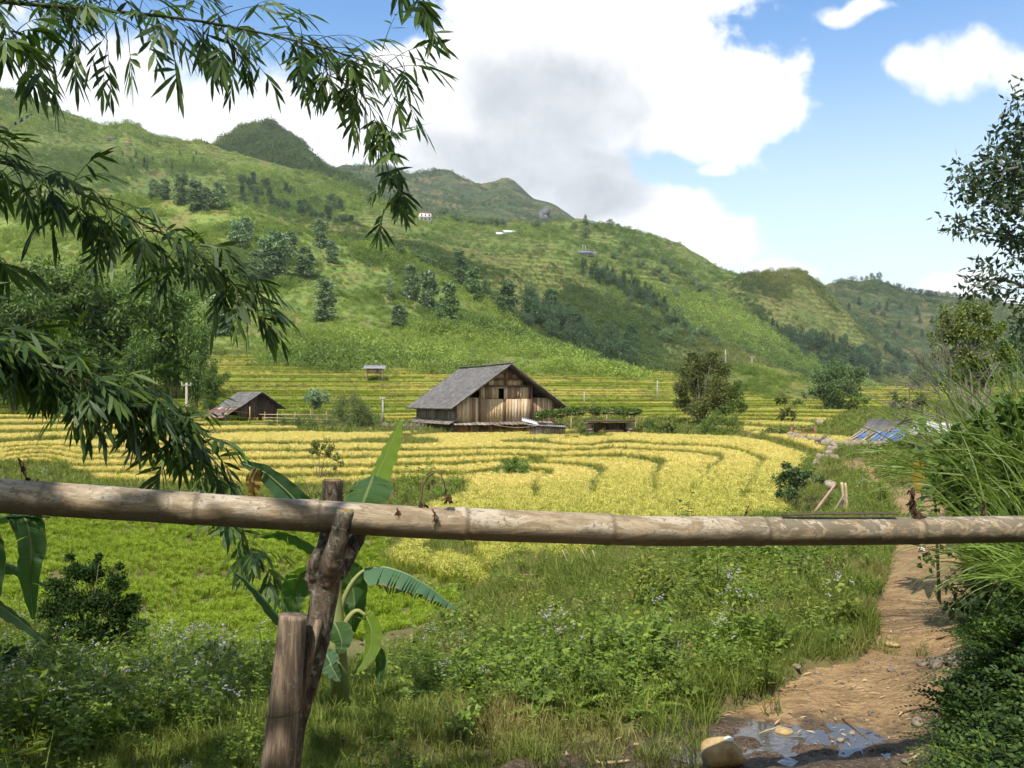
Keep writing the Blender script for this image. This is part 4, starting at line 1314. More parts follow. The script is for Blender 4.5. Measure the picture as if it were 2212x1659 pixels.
M_STONE = mat_rock("field_stone", (0.17, 0.135, 0.098), (0.30, 0.245, 0.18), (0.12, 0.115, 0.07))
M_OCHRE = mat_rock("ochre_stone", (0.29, 0.20, 0.09), (0.42, 0.31, 0.155), (0.22, 0.14, 0.06), 16.0)
M_CLIFF = mat_rock("grey_cliff", (0.075, 0.078, 0.072), (0.155, 0.155, 0.145), (0.06, 0.075, 0.045), 0.12)
M_WHITE = mat_plain("white_plaster", (0.66, 0.65, 0.62), 0.8, 0.2, 0.1)
M_TIN = mat_plain("grey_tin", (0.20, 0.195, 0.185), 0.5, 0.5, 0.25, 3.0)
M_BLUE = mat_plain("blue_tarp", (0.06, 0.125, 0.34), 0.55, 0.3, 0.25, 4.0)
M_CONC = mat_plain("pale_concrete", (0.30, 0.285, 0.25), 0.85, 0.2, 0.15)
M_REDROOF = mat_plain("red_tile", (0.30, 0.12, 0.08), 0.8, 0.2, 0.2)
M_REDPAINT = mat_plain("rust_red_paint", (0.18, 0.075, 0.05), 0.8, 0.3, 0.3)
M_CANE = mat_plain("dry_cane", (0.36, 0.28, 0.16), 0.7, 0.3, 0.3, 12.0)
M_DARKHOLE = mat_plain("shaded_interior", (0.035, 0.028, 0.022), 0.9, 0.1, 0.2)  # near-black colour stands in for the shade indoors
M_GLASS = mat_plain("window_glass", (0.05, 0.06, 0.07), 0.15, 0.5, 0.1)
M_PLASTIC = mat_plain("white_plastic_sheet", (0.50, 0.51, 0.52), 0.4, 0.4, 0.12)


def rock_mb(seed, sx, sy, sz, amp=0.35, n=12, cut=6):
    g = np.random.default_rng(seed)
    th = np.linspace(0, 2 * np.pi, n, endpoint=False)
    ph = np.linspace(0, np.pi, n // 2 + 1)
    PH, TH = np.meshgrid(ph, th, indexing='ij')
    d = np.stack([np.sin(PH) * np.cos(TH), np.sin(PH) * np.sin(TH), np.cos(PH)], -1)
    r = np.ones(d.shape[:2])
    for _ in range(cut):                       # planes knocked off the lump
        a = rand_dirs(1, g)[0]
        lim = g.uniform(0.55, 0.85)
        dp = d @ a
        r = np.where(dp * r > lim, lim / np.maximum(dp, 1e-3), r)
    r = r * (1 + amp * 0.25 * (fbm(d[..., 0] * 3 + seed, d[..., 1] * 3 + d[..., 2] * 2, 3, seed) - 0.5))
    v = d * r[..., None] * [sx, sy, sz]
    k = len(ph)
    i = np.arange(k - 1)[:, None] * n; j = np.arange(n)[None]; j2 = (j + 1) % n
    q = np.stack([i + j, i + n + j, i + n + j2, i + j2], -1).reshape(-1, 4)
    mb = MB(); mb.add(v.reshape(-1, 3), q)
    return mb


def rock(name, label, pos, s, seed, mat, group=None, sink=0.25, cat="stone"):
    mb = rock_mb(seed, s[0] / 2, s[1] / 2, s[2] / 2)
    o = obj(name, mb.mesh(name, mat), loc=(pos[0], pos[1], pos[2] + s[2] * (0.5 - sink)))
    o.rotation_euler = (0, 0, seed * 1.7)
    return tag(o, label, cat, group)


def boards(mb, x0, x1, z0, top, y, wid, g, thick=0.04, axis='x', hole=None, skip=0.0):
    """upright boards from z0 to top(x); hole = (x0, x1, z0, z1) left open"""
    x = x0
    while x < x1 - 0.02:
        w_ = min(wid * g.uniform(0.7, 1.35), x1 - x)
        xm = x + w_ / 2
        zt = min(top(x + 0.01), top(x + w_ - 0.01)) if callable(top) else top
        zt += g.normal(0, 0.015)
        segs = [(z0 + g.normal(0, 0.015), zt)]
        if hole and xm > hole[0] and xm < hole[1]:
            segs = [(z0, hole[2]), (hole[3], zt)]
        if g.uniform() >= skip:
            for a, b in segs:
                if b - a > 0.05:
                    c = [xm, y + g.normal(0, 0.008), (a + b) / 2]
                    s = [w_ - 0.012, thick, b - a]
                    if axis == 'y':
                        c = [y + g.normal(0, 0.008), xm, (a + b) / 2]; s = [thick, w_ - 0.012, b - a]
                    mb.box(c, s)
        x += w_


def roof_slope(x_top, z_top, x_eave, z_eave, y0, y1, thick=0.10, nx=26, ny=30, seed=0, sag=0.06, row=0.0, tiles=0):
    """one pitch of a roof as a slab of overlapping courses"""
    g = np.random.default_rng(seed)
    mb = MB()
    t = np.linspace(0, 1, nx + 1)
    for i in range(nx):
        a, b = t[i], min(t[i + 1] + 0.012, 1.0)
        ncol = ny
        ys = np.linspace(y0, y1, ncol + 1)
        for j in range(ncol):
            wob = g.normal(0, 0.012)
            ya, yb = ys[j], ys[j + 1] + 0.003
            def P(s_, y_, dz):
                sg = -sag * math.sin(math.pi * (y_ - y0) / (y1 - y0)) * math.sin(math.pi * (0.15 + 0.7 * s_))
                return [x_top + (x_eave - x_top) * s_, y_, z_top + (z_eave - z_top) * s_ + dz + sg]
            lift = 0.022
            v = [P(a, ya, 0.0 + wob), P(a, yb, 0.0 + wob), P(b, yb, lift + wob), P(b, ya, lift + wob),
                 P(a, ya, -thick), P(a, yb, -thick), P(b, yb, -thick), P(b, ya, -thick)]
            mb.add(v, [[0, 3, 2, 1], [4, 5, 6, 7], [0, 1, 5, 4], [1, 2, 6, 5], [2, 3, 7, 6], [3, 0, 4, 7]] if x_eave > x_top else
                   [[0, 1, 2, 3], [4, 7, 6, 5], [0, 4, 5, 1], [1, 5, 6, 2], [2, 6, 7, 3], [3, 7, 4, 0]])
    return mb


# ================================================================== THE TIMBER HOUSE
g = np.random.default_rng(3)
HX, HYY = -0.55, 75.6
HZ = ground_z(HX, HYY + 4) - 0.05
HZ = -1.22
house = thing("timber_house", "large weathered plank house with a grey pitched roof above the rice", "house", (HX, HYY, HZ), R(24.1))
AX, AZ, EZ, ES = 0.15, 5.95, 2.18, 5.45
slope = (AZ - EZ) / ES


def under_roof(x):
    return AZ - abs(x - AX) * slope - 0.16


def hpart(name, mb, mat, label=None, parent=house, smooth=False):
    o = obj(name, mb.mesh(name, mat, smooth), parent)
    if label: o['label'] = label
    return o


mb = MB()
boards(mb, -4.5, -2.4, 1.0, lambda x: min(3.05, under_roof(x)), 0.0, 0.30, g)
boards(mb, -2.4, 2.4, 1.0, 2.95, 0.0, 0.27, g)
boards(mb, 2.4, 4.5, 1.0, lambda x: min(3.05, under_roof(x)), 0.0, 0.30, g)
boards(mb, -2.38, 2.3, 2.95, 4.0, 0.05, 0.27, g, hole=(-0.72, -0.12, 2.80, 3.86))
boards(mb, -1.6, 1.5, 4.0, 4.62, 0.10, 0.42, g)
boards(mb, -1.1, 1.3, 4.66, lambda x: min(5.9, under_roof(x)), 0.16, 0.5, g)
hpart("gable_wall", mb, M_BOARD)
mb = MB(); boards(mb, 0.0, 10.6, 0.95, 2.5, -4.5, 0.28, g, axis='y')
hpart("side_wall", mb, M_BOARD_GREY, "grey left side wall under the eave")
mb = MB(); boards(mb, 0.0, 10.6, 0.0, 2.5, 4.5, 0.28, g, axis='y')
hpart("side_wall", mb, M_BOARD_GREY)
mb = MB(); boards(mb, -4.5, 4.5, 0.0, under_roof, 10.6, 0.3, g)
hpart("rear_wall", mb, M_BOARD_GREY)
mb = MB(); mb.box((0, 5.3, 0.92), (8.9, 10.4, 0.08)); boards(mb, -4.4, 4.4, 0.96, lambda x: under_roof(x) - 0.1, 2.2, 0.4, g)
hpart("floor_deck", mb, M_DARKHOLE)  # floor, plus added inner boards coloured as the shade behind the gable openings
mb = MB(); boards(mb, -4.35, 4.45, -0.4, 0.82, 0.06, 0.24, g)
hpart("lower_wall", mb, M_BOARD_RED, "orange and brown boards of the lower storey")
mb = MB(); boards(mb, 0.0, 10.2, -0.4, 0.85, -4.3, 0.22, g, axis='y')
hpart("lower_wall", mb, M_BOARD_GREY, "grey boards of the lower storey's side")
hpart("roof", roof_slope(AX, AZ, AX - ES, EZ, -1.0, 11.3, seed=1), M_ROOF, "grey left roof slope")
hpart("roof", roof_slope(AX, AZ, AX + ES, EZ, -1.0, 11.3, seed=2), M_ROOF, "right roof slope seen from below")
mb = MB(); mb.box((AX, 5.15, AZ + 0.05), (0.34, 12.35, 0.07))
hpart("ridge_cap", mb, M_ROOF)
# framing in the gable
for (x, z0, z1) in [(-2.4, 0.9, 4.15), (2.42, 0.9, 4.2), (0.02, 4.0, 5.8), (-4.52, -0.3, 2.7), (4.52, -0.3, 2.7), (-1.65, 4.0, 4.7), (1.55, 4.0, 4.7)]:
    mb = MB(); mb.box((x, -0.05 if abs(x) > 1.7 else 0.04, (z0 + z1) / 2), (0.16, 0.13, z1 - z0)); hpart("post", mb, M_BEAM)
for (x0, x1, z) in [(-2.5, 2.5, 4.05), (-1.7, 1.6, 4.66), (-1.0, 1.2, 5.22)]:
    mb = MB(); mb.box(((x0 + x1) / 2, -0.06, z), (x1 - x0, 0.14, 0.13)); hpart("beam", mb, M_BEAM)
wf = MB()
for c, s in [((-0.74, 0.02, 3.33), (0.06, 0.12, 1.14)), ((-0.10, 0.02, 3.33), (0.06, 0.12, 1.14)), ((-0.42, 0.02, 2.78), (0.58, 0.12, 0.06)), ((-0.42, 0.02, 3.88), (0.58, 0.12, 0.06))]:
    wf.box(c, s)
hpart("window", wf, M_BOARD, "dark unglazed window opening in the gable")
for y in (-0.9, 3.0, 7.0, 10.9):
    for sx in (-1, 1):
        a = np.array([AX + sx * 0.3, y, AZ - 0.32]); b = np.array([AX + sx * (ES - 0.12), y, EZ - 0.03])
        mb = MB(); mb.tube([a, b], 0.065, 6); hpart("rafter", mb, M_BEAM)
for y, z in ((0.6, 2.05), (4.0, 2.0), (9.0, 2.05)):
    mb = MB(); mb.tube([[-3.9, y, z + 0.35], [-5.25, y - 0.1, z - 0.02]], 0.05, 6); hpart("eave_pole", mb, M_CANE)
mb = MB(); mb.tube([[4.5, -0.2, 1.35], [5.2, -0.4, 2.35]], 0.04, 6); hpart("eave_pole", mb, M_CANE)
# skirt roof round the foot of the upper storey
mb = roof_slope(-4.35, 1.30, -5.35, 0.86, -0.5, 10.9, 0.05, 5, 22, 8, 0.03)
hpart("skirt_roof", mb, M_BOARD_GREY, "narrow plank skirt roof on the left side")
mb = MB()
for i in range(22):
    x = -4.7 + i * 0.42
    mb.box((x, -0.38, 0.90 + g.normal(0, 0.01)), (0.40, 0.85, 0.03), rot=(R(16), 0, 0))
hpart("skirt_roof", mb, M_BOARD_GREY, "narrow plank skirt roof across the gable")
tt_ = np.linspace(0, 1, 12)
mb = MB(); mb.tube(np.stack([-1.4 + 4.6 * tt_, -0.86 + 0 * tt_, 0.78 - 0.26 * np.sin(np.pi * tt_)], -1), 0.02, 5)
hpart("slack_rope", mb, M_CANE)

# ---------------------------------------------------------------- awning, trellis and hearth beside the house
def local(px, py, Y): return P3(px, py, Y)


def corrugated(w_, d_, waves, amp=0.03):
    n = waves * 6 + 1
    x = np.linspace(-w_ / 2, w_ / 2, n)
    z = amp * np.sin(np.linspace(0, waves * 2 * np.pi, n))
    mb = MB()
    v = np.concatenate([np.stack([x, 0 * x - d_ / 2, z], -1), np.stack([x, 0 * x + d_ / 2, z], -1), np.stack([x, 0 * x - d_ / 2, z - 0.02], -1), np.stack([x, 0 * x + d_ / 2, z - 0.02], -1)])
    i = np.arange(n - 1)
    q = np.concatenate([np.stack([i, i + 1, n + i + 1, n + i], -1), np.stack([2 * n + i, 3 * n + i, 3 * n + i + 1, 2 * n + i + 1], -1), np.stack([i, 2 * n + i, 2 * n + i + 1, i + 1], -1), np.stack([n + i, n + i + 1, 3 * n + i + 1, 3 * n + i], -1)])
    mb.add(v, q)
    return mb


p = P3(1180, 930, 70.5)
p[2] = -1.15
aw = thing("lean_to", "low lean-to with a corrugated sheet roof against the house's right corner", "shed", p)
o = obj("roof", corrugated(3.0, 2.2, 18).mesh("roof", M_TIN, True), aw, (0, 0, 0.86)); o.rotation_euler = (R(5), R(3), 0)
o = obj("roof", corrugated(1.3, 1.4, 8).mesh("roof", M_PLASTIC, True), aw, (-1.3, 0.1, 1.12)); o.rotation_euler = (R(9), R(14), 0); o['label'] = "pale loose sheet at the left end"
mb = MB(); boards(mb, -1.2, 1.35, 0.0, 0.62, -0.75, 0.2, g); obj("wall", mb.mesh("wall", M_BOARD_GREY), aw)
for x in (-1.3, 1.4):
    mb = MB(); mb.tube([[x, -0.85, -0.1], [x, -0.85, 0.72]], 0.05, 6); obj("post", mb.mesh("post", M_BEAM), aw)

p = P3(1290, 930, 71); p[2] = -1.1
tr = thing("vine_trellis", "low pole trellis roofed with leafy vines, right of the house", "trellis", p)
mb = MB()
for y in (-1.2, -0.2, 0.8, 1.6):
    mb.tube([[-4.9, y, 1.40], [-1, y, 1.80], [3.2, y, 1.70]], 0.035, 5)
for x in np.linspace(-4.6, 3.0, 9):
    mb.tube([[x, -1.4, 1.55], [x, 1.8, 1.75]], 0.03, 5)
obj("pole_frame", mb.mesh("pole_frame", M_CANE), tr)
for x, y in ((-2.2, -1.2), (-0.4, -1.1), (2.9, -1.1), (0.9, 1.6), (2.9, 1.6), (-4.4, 1.5)):
    mb = MB(); mb.tube([[x, y, -0.2], [x + 0.05, y, 1.7]], 0.045, 6); obj("post", mb.mesh("post", M_CANE), tr)
mb = MB()
n_ = 240
C = np.stack([g.uniform(-4.9, 3.3, n_), g.uniform(-1.5, 1.8, n_), 0 * g.uniform(0, 1, n_)], -1)
C[:, 2] = np.interp(C[:, 0], [-4.9, -1, 3.3], [1.50, 1.92, 1.78]) + g.normal(0, 0.09, n_)
leaf_cloud(mb, C, 0.26, 40, 0.16, g, ratio=0.8, flat=0.6)
obj("vine", mb.mesh("vine", M_SHRUB), tr)

p = P3(1318, 926, 69.5); p[2] = -1.0
he = thing("stone_hearth", "small open stone stove under a sooty slab, at the trellis's right end", "stove", p)
for x in (-1.6, 1.5):
    mb = MB()
    for k in range(4):
        mb.merge(rock_mb(40 + k + int(x * 3), 0.34, 0.4, 0.16), Matrix.Translation((x + g.normal(0, 0.04), 0, 0.12 + k * 0.2)))
    obj("pier", mb.mesh("pier", M_STONE), he)
mb = MB(); mb.box((-0.05, 0, 1.0), (3.9, 1.3, 0.12), rz=0.02); obj("slab", mb.mesh("slab", M_BOARD_DARK), he)
mb = MB(); boards(mb, -1.6, 1.6, 0.0, 0.85, 0.6, 0.3, g); obj("back_board", mb.mesh("back_board", M_BOARD_DARK), he)
mb = MB()
for k in range(5): mb.tube([[-0.9 + 0.1 * k, -0.2, 0.2 + 0.05 * (k % 2)], [0.9 + 0.05 * k, 0.0, 0.22 + 0.05 * (k % 2)]], 0.05, 5)
obj("firewood", mb.mesh("firewood", M_BOARD_RED), he)

# ---------------------------------------------------------------- the small shed on the left
sx, sy = -23.9, 84.0
sz = ground_z(sx, sy) - 0.1
sh = thing("field_shed", "small dark shed with slate and rusty sheet roof in the left fields", "shed", (sx, sy, sz), R(40))
az = CZ + (HY - 846) / F * sy - sz
mb = MB(); boards(mb, -2.2, 1.7, 0.0, lambda x: az - 0.12 - (abs(x) * 0.66), 0.0, 0.25, g); obj("gable_wall", mb.mesh("gable_wall", M_BOARD_DARK), sh)
mb = MB(); boards(mb, 0, 4.6, 0.0, az - 1.5, 1.75, 0.25, g, axis='y'); boards(mb, 0, 4.6, 0.0, az - 1.5, -2.2, 0.25, g, axis='y'); boards(mb, -2.2, 1.7, 0.0, lambda x: az - 0.12 - (abs(x) * 0.66), 4.6, 0.3, g)
obj("side_wall", mb.mesh("side_wall", M_BOARD_DARK), sh)
obj("roof", roof_slope(0, az, -2.25, az - 1.50, -0.6, 5.1, 0.06, 10, 14, 31, 0.02).mesh("roof", M_ROOF), sh)['label'] = "grey slate upper slope"
obj("roof", roof_slope(-2.2, az - 1.42, -3.9, az - 2.45, -0.6, 5.1, 0.04, 4, 9, 32, 0.02).mesh("roof", M_RUST), sh)['label'] = "rusty metal sheets of the lower slope"
obj("roof", roof_slope(0, az, 2.4, az - 1.60, -0.6, 5.1, 0.06, 10, 14, 33, 0.02).mesh("roof", M_ROOF), sh)['label'] = "dark right slope"
for x, y in ((-3.5, -0.3), (-1.2, -0.5), (-3.5, 4.6)):
    mb = MB(); mb.tube([[x, y, -0.2], [x, y, az - 1.4 if x > -2 else az - 2.2]], 0.05, 6); obj("post", mb.mesh("post", M_CANE), sh)
mb = MB(); mb.box((-2.5, -0.2, 0.35), (0.55, 0.4, 0.5), rz=0.3); o = tag(obj("feed_sack", mb.mesh("feed_sack", M_PLASTIC), loc=(sx - 1.5, sy - 1.9, sz)), "white sack leaning at the shed's open left side", "sack")
o.location = (sx - 0.2, sy - 0.4, sz)

# heap of poles and brushwood right of the shed
p = on_ground(640, 910); p[1] = 80; p[0] = (640 - CX) / F * 80; p[2] = ground_z(p[0], p[1])
t = thing("bamboo_fence", "rickety fence of thin bamboo poles beside the small dark shed", "fence", p)
for k in range(4):
    mb = MB(); z = 0.25 + 0.28 * k
    mb.tube([[-3.4 + g.normal(0, 0.3), g.normal(0, 0.1), z], [3.2 + g.normal(0, 0.4), g.normal(0, 0.1), z - 0.15 + g.normal(0, 0.05)]], 0.035, 5); obj("rail", mb.mesh("rail", M_CANE), t)
for x in (-3.0, -1.7, -0.2, 1.4, 2.8):
    mb = MB(); mb.tube([[x, 0.06, -0.2], [x + g.normal(0, 0.1), 0.06, 1.3 + g.normal(0, 0.15)]], 0.03, 5); obj("stake", mb.mesh("stake", M_CANE), t)
p = P3(870, 925, 76); p[2] = ground_z(p[0], p[1])
t = thing("wicker_fence", "low grey fence of upright sticks at the house's left corner", "fence", p)
mb = MB()
for x in np.arange(-1.8, 1.9, 0.07): mb.tube([[x, g.normal(0, 0.02), -0.1], [x + g.normal(0, 0.02), 0, 0.75 + g.normal(0, 0.08)]], 0.016, 4)
obj("stick_row", mb.mesh("stick_row", M_BOARD_GREY), t)
mb = MB(); mb.tube([[-1.8, -0.03, 0.5], [1.85, -0.03, 0.52]], 0.02, 4); obj("rail", mb.mesh("rail", M_BOARD_GREY), t)

# ---------------------------------------------------------------- stilted hut
p = P3(809, 816, 137); p[2] = ground_z(p[0], p[1])
hz = CZ + (HY - 792) / F * 137 - p[2]
t = thing("stilt_hut", "tiny open stilted hut with a pale flat roof on the upper terraces", "hut", p, R(6))
o = obj("roof", corrugated(3.3, 2.6, 10).mesh("roof", M_TIN, True), t, (0, 0, hz)); o.rotation_euler = (R(14), 0, 0)
mb = MB(); boards(mb, -1.2, 1.2, hz - 0.95, hz - 0.2, 0.9, 0.25, g); boards(mb, -1.2, 1.2, hz - 0.95, hz - 0.55, -0.9, 0.25, g); obj("wall", mb.mesh("wall", M_BOARD), t)
mb = MB(); mb.box((0, 0, hz - 0.98), (2.7, 2.1, 0.08)); obj("floor_deck", mb.mesh("floor_deck", M_BOARD_DARK), t)
for x in (-1.2, 1.2):
    for y in (-0.95, 0.95):
        mb = MB(); mb.tube([[x, y, -0.2], [x, y, hz - 0.1 + 0.25 * y]], 0.06, 5); obj("post", mb.mesh("post", M_BOARD), t)

# ---------------------------------------------------------------- utility poles
def pole(px, y0, y1, Y, label, arm=0.0, rad=0.09, mat=None, hill_=None):
    if hill_:
        b = on_hill(hill_, px, y1); Y = b[1]
    else:
        b = P3(px, y1, Y); b[2] = ground_z(b[0], b[1])
    h = CZ + (HY - y0) / F * Y - b[2]
    t = thing("utility_pole", label, "pole", b)
    mb = MB(); mb.tube([[0, 0, -0.3], [0, 0, h]], [rad, rad * 0.75], 8); obj("shaft", mb.mesh("shaft", mat or M_CONC), t)
    if arm:
        mb = MB(); mb.box((0, -0.06, h - 0.18), (arm, 0.06, 0.07)); obj("crossarm", mb.mesh("crossarm", M_CONC), t)
        for x in (-arm / 2 + 0.05, arm / 2 - 0.05):
            mb = MB(); mb.tube([[x, -0.06, h - 0.14], [x, -0.06, h]], 0.03, 5); obj("insulator", mb.mesh("insulator", M_WHITE), t)
    return t


pole(403, 827, 925, 64, "pale reddish concrete post with a short crossarm in the left fields", 0.75, 0.11, mat_plain("pale_pink_concrete", (0.32, 0.25, 0.22)))
pole(827, 858, 918, 80, "grey post standing between the bushes and the house's left side", 0.5, 0.10)
pole(1262, 846, 872, 100, "short white post in the fields just right of the house roof")
pole(1420, 822, 866, 115, "slender white pole in the fields left of the dark tree")
pole(1566, 755, 800, 150, "taller pale pole on the grassy mound behind the dark tree", 0.0, 0.11, None, "grass_mound")
pole(1623, 770, 796, 150, "shorter pale pole with a crossarm on top of the grassy mound", 0.8, 0.10, None, "grass_mound")

# ---------------------------------------------------------------- low building with tarpaulins on the right
p = P3(1940, 950, 48); p[2] = -1.75
lb = thing("low_shed", "low shed with a dark sheet roof partly covered by blue tarpaulin", "shed", p, R(-8))
rz_ = CZ - (905 - HY) / F * 50 - p[2]; ez_ = CZ - (953 - HY) / F * 46.5 - p[2]
mb = MB()
A_ = np.array([[-0.85, 2.4, rz_], [1.35, 2.2, rz_]]); B_ = np.array([[-2.65, -0.7, ez_], [-0.1, -1.2, ez_ - 0.05]])
n = 30
for k in range(n):
    f0, f1 = k / n, (k + 0.94) / n
    a0, a1 = A_[0] + (A_[1] - A_[0]) * f0, A_[0] + (A_[1] - A_[0]) * f1
    b0, b1 = B_[0] + (B_[1] - B_[0]) * f0, B_[0] + (B_[1] - B_[0]) * f1
    up = np.array([0, 0, 0.05]); 
    mb.add([b0, b1, a1, a0, b0 - up, b1 - up, a1 - up, a0 - up], [[0, 1, 2, 3], [7, 6, 5, 4], [0, 4, 5, 1], [1, 5, 6, 2], [2, 6, 7, 3], [3, 7, 4, 0]])
obj("roof", mb.mesh("roof", mat_boards("dark_fibre_sheet", [(0, (0.13, 0.115, 0.105)), (1, (0.20, 0.18, 0.165))], 0.8)), lb)
mb = MB()
mb.add([[1.4, 2.2, 0], [3.6, 2.6, 0], [3.6, 2.6, rz_ - 0.25], [1.4, 2.2, rz_ - 0.05], [0.0, -1.1, 0], [0.0, -1.1, ez_ - 0.1]], [[0, 1, 2, 3], [4, 0, 3, 5]])
v0 = mb.v[0]; mb.add(v0 + [0.05, 0.12, 0], [[3, 2, 1, 0], [5, 3, 0, 4]])
obj("wall", mb.mesh("wall", M_WHITE), lb)
mb = MB(); mb.box((-1.3, -0.7, (ez_ - 0.1) / 2), (2.5, 0.08, ez_ - 0.1), rz=-0.15); obj("wall", mb.mesh("wall", M_BOARD_DARK), lb)


def on_roof(s_, f_, lift=0.0):
    q = (B_[0] + (B_[1] - B_[0]) * f_) * (1 - s_) + (A_[0] + (A_[1] - A_[0]) * f_) * s_
    return q + np.array([0, 0, lift])


for k, (f0, f1, s0, s1) in enumerate([(-0.02, 0.22, 0.10, 0.30), (0.38, 0.68, 0.0, 0.40), (0.70, 1.02, -0.06, 0.46)]):
    mb = MB()
    us = np.linspace(f0, f1, 9); vs = np.linspace(s0, s1, 7)
    for lay in (0.035, 0.02):
        mb.add([on_roof(a, b, lay + 0.025 * math.sin(b * 60 + a * 22)) for a in vs for b in us], [[r_ * 9 + c_, r_ * 9 + c_ + 1, (r_ + 1) * 9 + c_ + 1, (r_ + 1) * 9 + c_] for r_ in range(6) for c_ in range(8)])
    tag(obj("tarpaulin", mb.mesh("tarpaulin", M_BLUE, True), lb.matrix_world and None, loc=p, rz=R(-8)), ["crumpled blue tarpaulin at the left end of the low shed's roof", "blue tarpaulin in the middle of the low shed's roof, under poles", "biggest blue tarpaulin, at the right of the low shed's roof edge"][k], "tarpaulin", "tarpaulins on the low shed")
for k, f_ in enumerate([0.02, 0.12, 0.29, 0.44, 0.58, 0.76, 0.95]):
    mb = MB(); mb.tube([on_roof(-0.10 + 0.05 * math.sin(k * 1.7), f_ - 0.07 - 0.05 * math.sin(k * 2.9), 0.08), on_roof(0.42 + 0.12 * math.sin(k * 2.1), f_ + 0.09, 0.09)], 0.036, 6)
    tag(obj("bamboo_pole", mb.mesh("bamboo_pole", M_CANE), loc=p, rz=R(-8)), "pale pole weighing down the blue tarpaulin, %s from the left" % ORD[k], "pole", "poles on the low shed's roof")

# ---------------------------------------------------------------- red gate, dry stone wall
p = P3(1735, 932, 58); p[2] = ground_z(p[0], p[1])
t = thing("field_gate", "small rusty red gate at the top of the dry stone wall", "gate", p, R(-6))
for x in (-0.75, 0.75):
    mb = MB(); mb.box((x, 0, 0.32), (0.14, 0.12, 0.95)); obj("post", mb.mesh("post", M_REDPAINT), t)
mb = MB()
for z in (0.15, 0.38, 0.62): mb.box((0, 0.0, z), (1.36, 0.05, 0.07))
mb.box((0, -0.045, 0.4), (0.08, 0.03, 0.6))
obj("bars", mb.mesh("bars", M_REDPAINT), t)


def stone_wall(name, label, line, seed, size=0.34, rows=2, spread=0.25):
    g = np.random.default_rng(seed)
    pts = np.array([on_ground(*q) for q in line])
    d = np.concatenate([[0], np.cumsum(np.linalg.norm(np.diff(pts[:, :2], axis=0), axis=1))])
    n = int(d[-1] / (size * 0.62))
    s = np.linspace(0, d[-1], n)
    X, Y = np.interp(s, d, pts[:, 0]), np.interp(s, d, pts[:, 1])
    Z = ground_z(X, Y)
    mb = MB()
    for r_ in range(rows):
        for i in range(n):
            sc = size * g.uniform(0.6, 1.35) * (1 - 0.12 * r_)
            rot = Euler(g.uniform(0, 6, 3)).to_matrix().to_4x4()
            pos = Vector((X[i] + g.normal(0, spread * 0.6), Y[i] + g.normal(0, spread), Z[i] + size * (0.12 + 0.52 * r_) + g.normal(0, 0.04)))
            if r_ == rows - 1 and g.uniform() < 0.25: continue
            mb.merge(rock_mb(seed * 100 + r_ * 37 + i % 23, sc * 0.62, sc * 0.5, sc * 0.4, n=10, cut=7), Matrix.Translation(pos) @ rot)
    c = np.array([X[0], Y[0], Z[0]])
    mb.v = [v - c for v in mb.v]
    return tag(obj(name, mb.mesh(name, M_STONE), loc=c), label, "wall")


stone_wall("dry_stone_wall", "tumbled dry stone wall curving along the right rim of the rice", [(1702, 948), (1730, 956), (1760, 962), (1790, 970), (1825, 972), (1845, 972), (1870, 968), (1905, 975)], 1, 0.42, 2)
stone_wall("dry_stone_wall", "short spur of the stone wall coming down beside the path", [(1796, 975), (1793, 988), (1790, 1002), (1765, 1008)], 2, 0.34, 2, 0.15)
for i, (px, py, w_, lab) in enumerate([(1720, 1052, 0.62, "brownish stone, left of three by the bush at the rice's right rim"), (1746, 1047, 0.60, "rounded pale stone, middle of three by the bush at the rice's right rim"), (1790, 1056, 0.55, "flat whitish stone, right of three by the bush at the rice's right rim"), (1500, 905, 1.4, "low grey rock at the foot of the dark tree right of the trellis"), (1775, 895, 1.5, "rounded brown rock on the grassy slope below the bamboo tree")]):
    q = on_ground(px, py) if i != 4 else P3(1775, 895, 72)
    if i == 4: q[2] = ground_z(q[0], q[1])
    rock("stone", lab, q, (w_, w_ * 0.7, w_ * 0.62), 60 + i, M_STONE)


def stick(px0, py0, px1, py1, Y, label, rad=0.025, mat=None, name="stake", Y1=None, group=None):
    a, b = P3(px0, py0, Y), P3(px1, py1, Y1 or Y)
    mb = MB(); tq = np.linspace(0, 1, 6)[:, None]
    L = np.linalg.norm(b - a)
    bend = np.sin(np.pi * tq) * np.array([0.02, 0, 0.015]) * L
    mb.tube((b - a) * tq + bend, np.linspace(rad, rad * 0.7, 6), 7)
    return tag(obj(name, mb.mesh(name, mat or M_CANE), loc=a), label, "stick", group)


stick(1758, 1108, 1804, 1046, 18.5, "pinkish bare stick leaning right beside the stones at the rice's rim", 0.035, mat_plain("pink_bark", (0.36, 0.22, 0.18)), "leaning_stick")
stick(1823, 1112, 1818, 1042, 17.5, "thin bamboo stake standing left of its pair beside the path", 0.04)
stick(1829, 1114, 1826, 1043, 17.2, "thin bamboo stake standing right of its pair beside the path", 0.032)
stick(1795, 1115, 1822, 1070, 17.4, "short grey stick crossing behind the pair of bamboo stakes", 0.03, M_BOARD_GREY, "leaning_stick")

